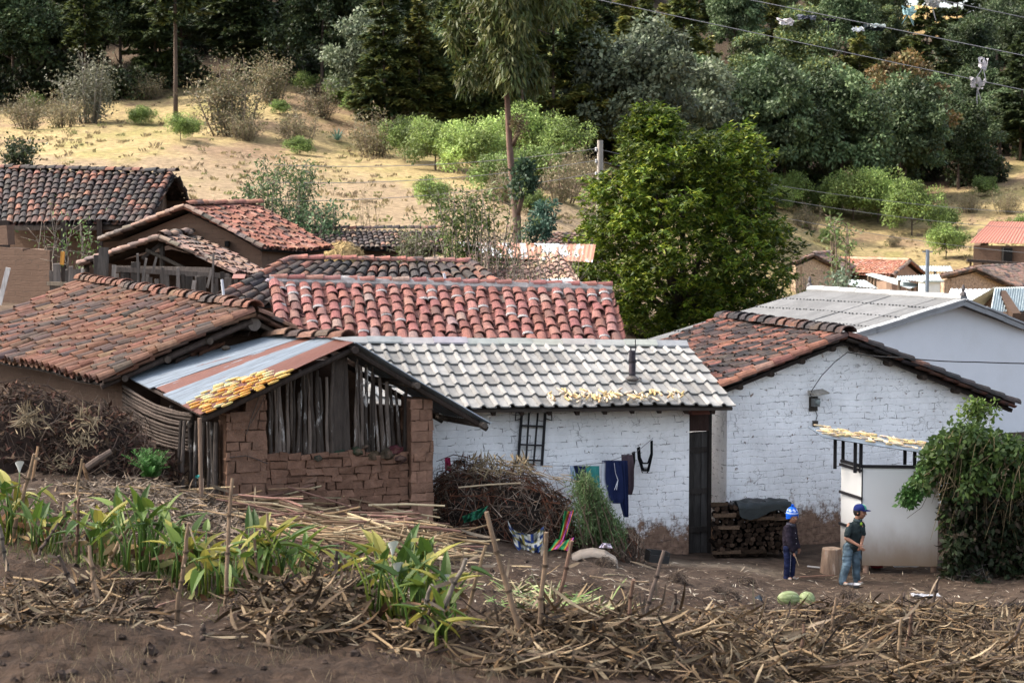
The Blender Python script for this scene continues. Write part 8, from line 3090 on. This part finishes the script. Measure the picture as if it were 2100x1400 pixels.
part('jeans', remesh(mb, .010, 4), M_KNIT, B1, jean_col)
for a_ in (ar_, al):
    mb = MB()
    mb.cap(a_ + V((0, .03, -.04)), .034, a_ + V((.055, -.10, -.042)), .033, 10); mb.ell(a_ + V((.06, -.115, -.040)), (.04, .045, .028), n=10, m=7)
    for v in mb.v: v -= np.array(tuple(o))
    part('shoe', remesh(mb, .008, 2), mat('dusty_shoe', (.36, .31, .26), .9, .25, 20, .3), B1)
# hair and cap
q = lambda x, y, z: hd + HR @ V((x * r, y * r, z * r))
mb = MB()
mb.ell(q(-.20, 0, .10), (r * .96, r * .90, r * .88), HR, 16, 10)
mb.ell(q(-.40, 0, -.20), (r * .66, r * .78, r * .55), HR, 14, 9)
mb.build('hair', M_HAIR, B1, smooth=True)
mb = MB()
prof = [(1.03, .0), (1.05, .18), (1.0, .45), (.84, .75), (.55, .95), (.2, 1.04), (.02, 1.06)]
capR = HR @ Matrix.Rotation(math.radians(-6), 3, 'Y')
cb = q(-.05, 0, .34)
n = 26
vs, cs = [], []
for (rr, z) in prof:
    for k in range(n):
        a = 6.283 * k / n
        vs.append(cb + capR @ V((rr * r * 1.02 * math.cos(a), rr * r * .90 * math.sin(a), z * r * .92)))
        front = math.cos(a - .25) > .80 and z < .96 and z > .1
        cs.append((.10, .38, .24) if front and math.sin(a) < .1 else (.62, .72, .66) if front else (.018, .028, .12))
mb.add(vs, [[j * n + k, j * n + (k + 1) % n, (j + 1) * n + (k + 1) % n, (j + 1) * n + k] for j in range(len(prof) - 1) for k in range(n)] + [[(len(prof) - 1) * n + k for k in range(n)]], np.array(cs))
cp_ = mb.build('cap', M_KNIT, B1, smooth=True)
mb = MB()
vs = []
for k in range(15):
    a = math.radians(-62 + 124 * k / 14)
    for (f, z) in ((1.0, .05), (1.45, .02), (1.78 if abs(k - 7) < 5 else 1.6 - .02 * abs(k - 7), -.04)):
        vs.append(cb + capR @ V((r * (f * math.cos(a) ** .8 if f > 1.1 else math.cos(a) * f), r * .86 * math.sin(a) * (1 if f < 1.1 else .98), z * r - .04 * r * abs(math.sin(a)))))
t_ = [p + V((0, 0, -.006)) for p in vs]
fs = []
for k in range(14):
    for j in range(2):
        fs += [[3 * k + j, 3 * k + 3 + j, 3 * k + 4 + j, 3 * k + 1 + j], [45 + 3 * k + j, 45 + 3 * k + 1 + j, 45 + 3 * k + 4 + j, 45 + 3 * k + 3 + j]]
    fs.append([3 * k + 2, 3 * k + 5, 45 + 3 * k + 5, 45 + 3 * k + 2])
mb.add(vs + t_, fs, (.016, .022, .085))
mb.build('visor', M_KNIT, cp_)

# ======== younger boy: blue knitted hat, dark jacket, holding a stick
org = P(1618, 1187, 33.3)
org.z = gz(org.x, org.y)
B2 = thing('person', 'younger boy in bright blue knitted hat and dark jacket holding a thin stick', 'person', org)
o = org
hipc, chest, neck = J(.015, 0, .55), J(.0, 0, .82), J(.02, -.01, .93)
hr, hl = J(-.03, -.045, .53), J(.06, .05, .53)
kr, kl = J(-.035, -.06, .29), J(.06, .04, .29)
ar_, al = J(-.045, -.045, .055), J(.05, .05, .055)
sr, sl = J(-.045, -.115, .88), J(.075, .10, .88)
er, el = J(-.03, -.165, .67), J(.115, .10, .67)
wr, wl = J(.045, -.185, .49), J(.16, .02, .53)
hd = J(.045, -.03, 1.055)
HR = frame_of(math.radians(-64), math.radians(3))
r = .103
mb = MB()
add_head(mb, hd, r, HR)
mb.cap(neck - V((0, 0, .04)), .048, hd - V((.01, 0, .05)), .043)
mb.cap(hipc, .09, chest, .095); mb.cap(chest, .085, neck, .05)
for s_, e_, w_ in ((sr, er, wr), (sl, el, wl)):
    mb.cap(s_, .042, e_, .032); mb.cap(e_, .032, w_, .022)
for h_, k_, a_ in ((hr, kr, ar_), (hl, kl, al)):
    mb.cap(h_, .064, k_, .046); mb.cap(k_, .045, a_, .032)
    mb.cap(a_ + V((0, .02, -.03)), .029, a_ + V((.06, -.07, -.033)), .026)
add_hand(mb, wr, (.15, -.1, -1), (.9, .1, .1), .12, .75, 1)
add_hand(mb, wl, (.1, -.3, -1), (-.6, -.6, .1), .12, .5, -1)
for v in mb.v: v -= np.array(tuple(o))
part('body', remesh(mb, .0062, 3), M_SKIN, B2)
face_parts(B2, hd, r, HR)
mb = MB()
mb.cap(hipc + V((.0, 0, -.02)), .122, hipc.lerp(chest, .5), .128); mb.cap(hipc.lerp(chest, .5), .128, chest, .12)
mb.cap(sr + V((.01, .02, -.02)), .07, sl + V((-.01, -.02, -.02)), .07); mb.cap(chest, .105, neck - V((0, 0, .02)), .066)
mb.cap(neck - V((0, 0, .03)), .066, neck + V((0, 0, .01)), .064)
for s_, e_, w_ in ((sr, er, wr), (sl, el, wl)):
    mb.cap(s_, .064, e_, .052); mb.cap(e_, .052, e_.lerp(w_, .9), .042)
for v in mb.v: v -= np.array(tuple(o))


def jack_col(p):
    k = .85 + .5 * mnoise.noise(V(p) * 8)
    return (.030 * k, .024 * k, .034 * k)


jk = part('jacket', remesh(mb, .010, 4), M_KNIT, B2, jack_col)
mb = MB()
mb.lathe([(.062, -.02), (.067, .012), (.072, .028), (.078, .0), (.084, -.03)], 18, (.07, .068, .085), neck + V((0, 0, .0)), frame_of(0, .1))
mb.build('collar', M_KNIT, jk, smooth=True)
mb = MB()
for z, x in ((.80, .105), (.71, .115), (.62, .12)):
    mb.ell(J(x - .015, -.095, z), (.007, .007, .007), n=8, m=5, col=(.5, .5, .52))
mb.build('buttons', M_KNIT, jk)
mb = MB()
mb.lathe([(.118, .0), (.124, .02), (.122, .05)], 20, (.10, .10, .11), hipc + V((.0, 0, -.115)))
mb.build('shirt_hem', M_KNIT, B2)
mb = MB()
mb.cap(hipc + V((-.02, -.02, -.04)), .082, hipc + V((.03, .03, -.04)), .082)
for h_, k_, a_ in ((hr, kr, ar_), (hl, kl, al)):
    mb.cap(h_, .08, k_, .062); mb.cap(k_, .062, a_, .052)
    mb.cap(a_, .053, a_ - V((0, 0, .025)), .055)
for v in mb.v: v -= np.array(tuple(o))


def trou_col(p):
    k = .85 + .5 * mnoise.noise(V(p) * 9)
    if p.y < -.05 and .005 < p.x < .016 and p.z < .46: return (.35, .36, .42)
    return (.020 * k, .026 * k, .068 * k)


part('trousers', remesh(mb, .009, 4), M_KNIT, B2, trou_col)
for a_ in (ar_, al):
    mb = MB()
    mb.cap(a_ + V((0, .02, -.035)), .030, a_ + V((.055, -.07, -.038)), .029, 10)
    for v in mb.v: v -= np.array(tuple(o))
    part('shoe', remesh(mb, .008, 2), MATS['dusty_shoe'], B2)
q = lambda x, y, z: hd + HR @ V((x * r, y * r, z * r))
mb = MB()
mb.ell(q(-.22, 0, .05), (r * .92, r * .88, r * .85), HR, 14, 9)
mb.build('hair', M_HAIR, B2, smooth=True)
# knitted hat with ear flaps
mb = MB()
BLUE, WHT = (.015, .12, .62), (.62, .70, .82)
prof = [(1.05, .0), (1.09, .12), (1.09, .24), (1.06, .40), (1.02, .55), (.94, .75), (.82, .95), (.66, 1.12), (.44, 1.28), (.2, 1.38), (.03, 1.42)]
cb = q(-.12, 0, .38)
n = 28
vs, cs = [], []
for j, (rr, z) in enumerate(prof):
    for k in range(n):
        a = 6.283 * k / n
        lo = -.95 * r * max(0, abs(math.sin(a)) - .35) * (1 if math.cos(a) < .75 else .2) * (1 if j == 0 else .45 if j == 1 else 0)
        if math.cos(a) < -.3 and j == 0: lo -= .3 * r
        vs.append(cb + HR @ V((rr * r * 1.0 * math.cos(a), rr * r * .93 * math.sin(a), z * r + lo)))
        w_ = (j == 3) or (j in (5, 6) and (k + j) % 4 < 2)
        cs.append(WHT if w_ else tuple(c * (.9 if j % 2 else 1.1) for c in BLUE))
mb.add(vs, [[j * n + k, j * n + (k + 1) % n, (j + 1) * n + (k + 1) % n, (j + 1) * n + k] for j in range(len(prof) - 1) for k in range(n)] + [[(len(prof) - 1) * n + k for k in range(n)]], np.array(cs))
hat = mb.build('knitted_hat', M_KNIT, B2, smooth=True)
mb = MB()
for k in range(60):
    d = V((R.gauss(0, 1), R.gauss(0, 1), R.gauss(0, 1))).normalized()
    p = cb + HR @ V((0, 0, 1.50 * r))
    mb.tube([p, p + d * .032], [.007, .004], 4, tuple(c * R.uniform(.8, 1.3) for c in BLUE))
mb.build('pompom', M_KNIT, hat)
mb = MB()
p0 = wr + V((.02, -.02, -.05))
mb.tube([p0 + V((-.02, .0, .05)), p0, p0 + V((.065, -.04, -.17))], [.006, .006, .004], 6, (.42, .33, .22))
single('stick', mb, M_STICK, 'thin pale stick in the right hand of the younger boy', 'stick', p0)
# ------------------------------------------------------------------ light, sky, camera
SUN_DIR = V((-.76, .16, .80)).normalized()          # towards the sun: left, beyond the hill
sd = bpy.data.lights.new('sun', 'SUN')
sd.energy = 2.0
sd.angle = math.radians(.6)
sd.color = (1, .93, .82)
so = bpy.data.objects.new('sun', sd)
so.rotation_euler = (-SUN_DIR).to_track_quat('-Z', 'Y').to_euler()
COL.objects.link(so)
w = bpy.data.worlds.new('World')
scene.world = w
w.use_nodes = True
nt = w.node_tree
bg = nt.nodes['Background']
sky = nt.nodes.new('ShaderNodeTexSky')
sky.sky_type = 'NISHITA'
sky.sun_disc = False
sky.sun_elevation = math.asin(SUN_DIR.z)
sky.sun_rotation = math.atan2(SUN_DIR.x, SUN_DIR.y)
sky.dust_density = 5.0
sky.air_density = 1.0
sky.ozone_density = .3
hs = nt.nodes.new('ShaderNodeHueSaturation')          # a whitish hazy sky
hs.inputs['Saturation'].default_value = .62
nt.links.new(sky.outputs[0], hs.inputs['Color'])
nt.links.new(hs.outputs[0], bg.inputs[0])
bg.inputs[1].default_value = .13

# the cloud that keeps the village in shade, far above and left of the frame
rs = np.random.RandomState(3)
mb = MB()
cc = V((-1, 29, 2)) + SUN_DIR * 760
SX = V((SUN_DIR.y, -SUN_DIR.x, 0)).normalized()      # across the light
for i in range(70):
    a, b = rs.uniform(-52, 52), rs.uniform(-40, 7)
    mb.ell(cc + V((a, b * 1.0, rs.uniform(-8, 8))), (rs.uniform(9, 15),) * 2 + (rs.uniform(7, 11),), n=16, m=10)
cl = mb.build('cloud', mat('cloud_white', (.95, .95, .95), 1, .02, 1, 0), None, cc, smooth=True)
tag(cl, kind='structure')

cam = bpy.data.cameras.new('camera')
cam.sensor_width = 36
cam.lens = 36 * F / 2100
cam.clip_start = .5
cam.clip_end = 3000
cam.dof.use_dof = True
cam.dof.focus_distance = 34
cam.dof.aperture_fstop = 3.5
co = bpy.data.objects.new('camera', cam)
co.location = (0, 0, H)
co.rotation_euler = (math.pi / 2 - PITCH, 0, 0)
COL.objects.link(co)
scene.camera = co
scene.view_settings.view_transform = 'Standard'
scene.view_settings.look = 'None'
scene.view_settings.exposure = 2.12
scene.view_settings.gamma = 1
scene.render.engine = 'CYCLES'
scene.cycles.max_bounces = 5
scene.cycles.diffuse_bounces = 3
scene.cycles.transparent_max_bounces = 4
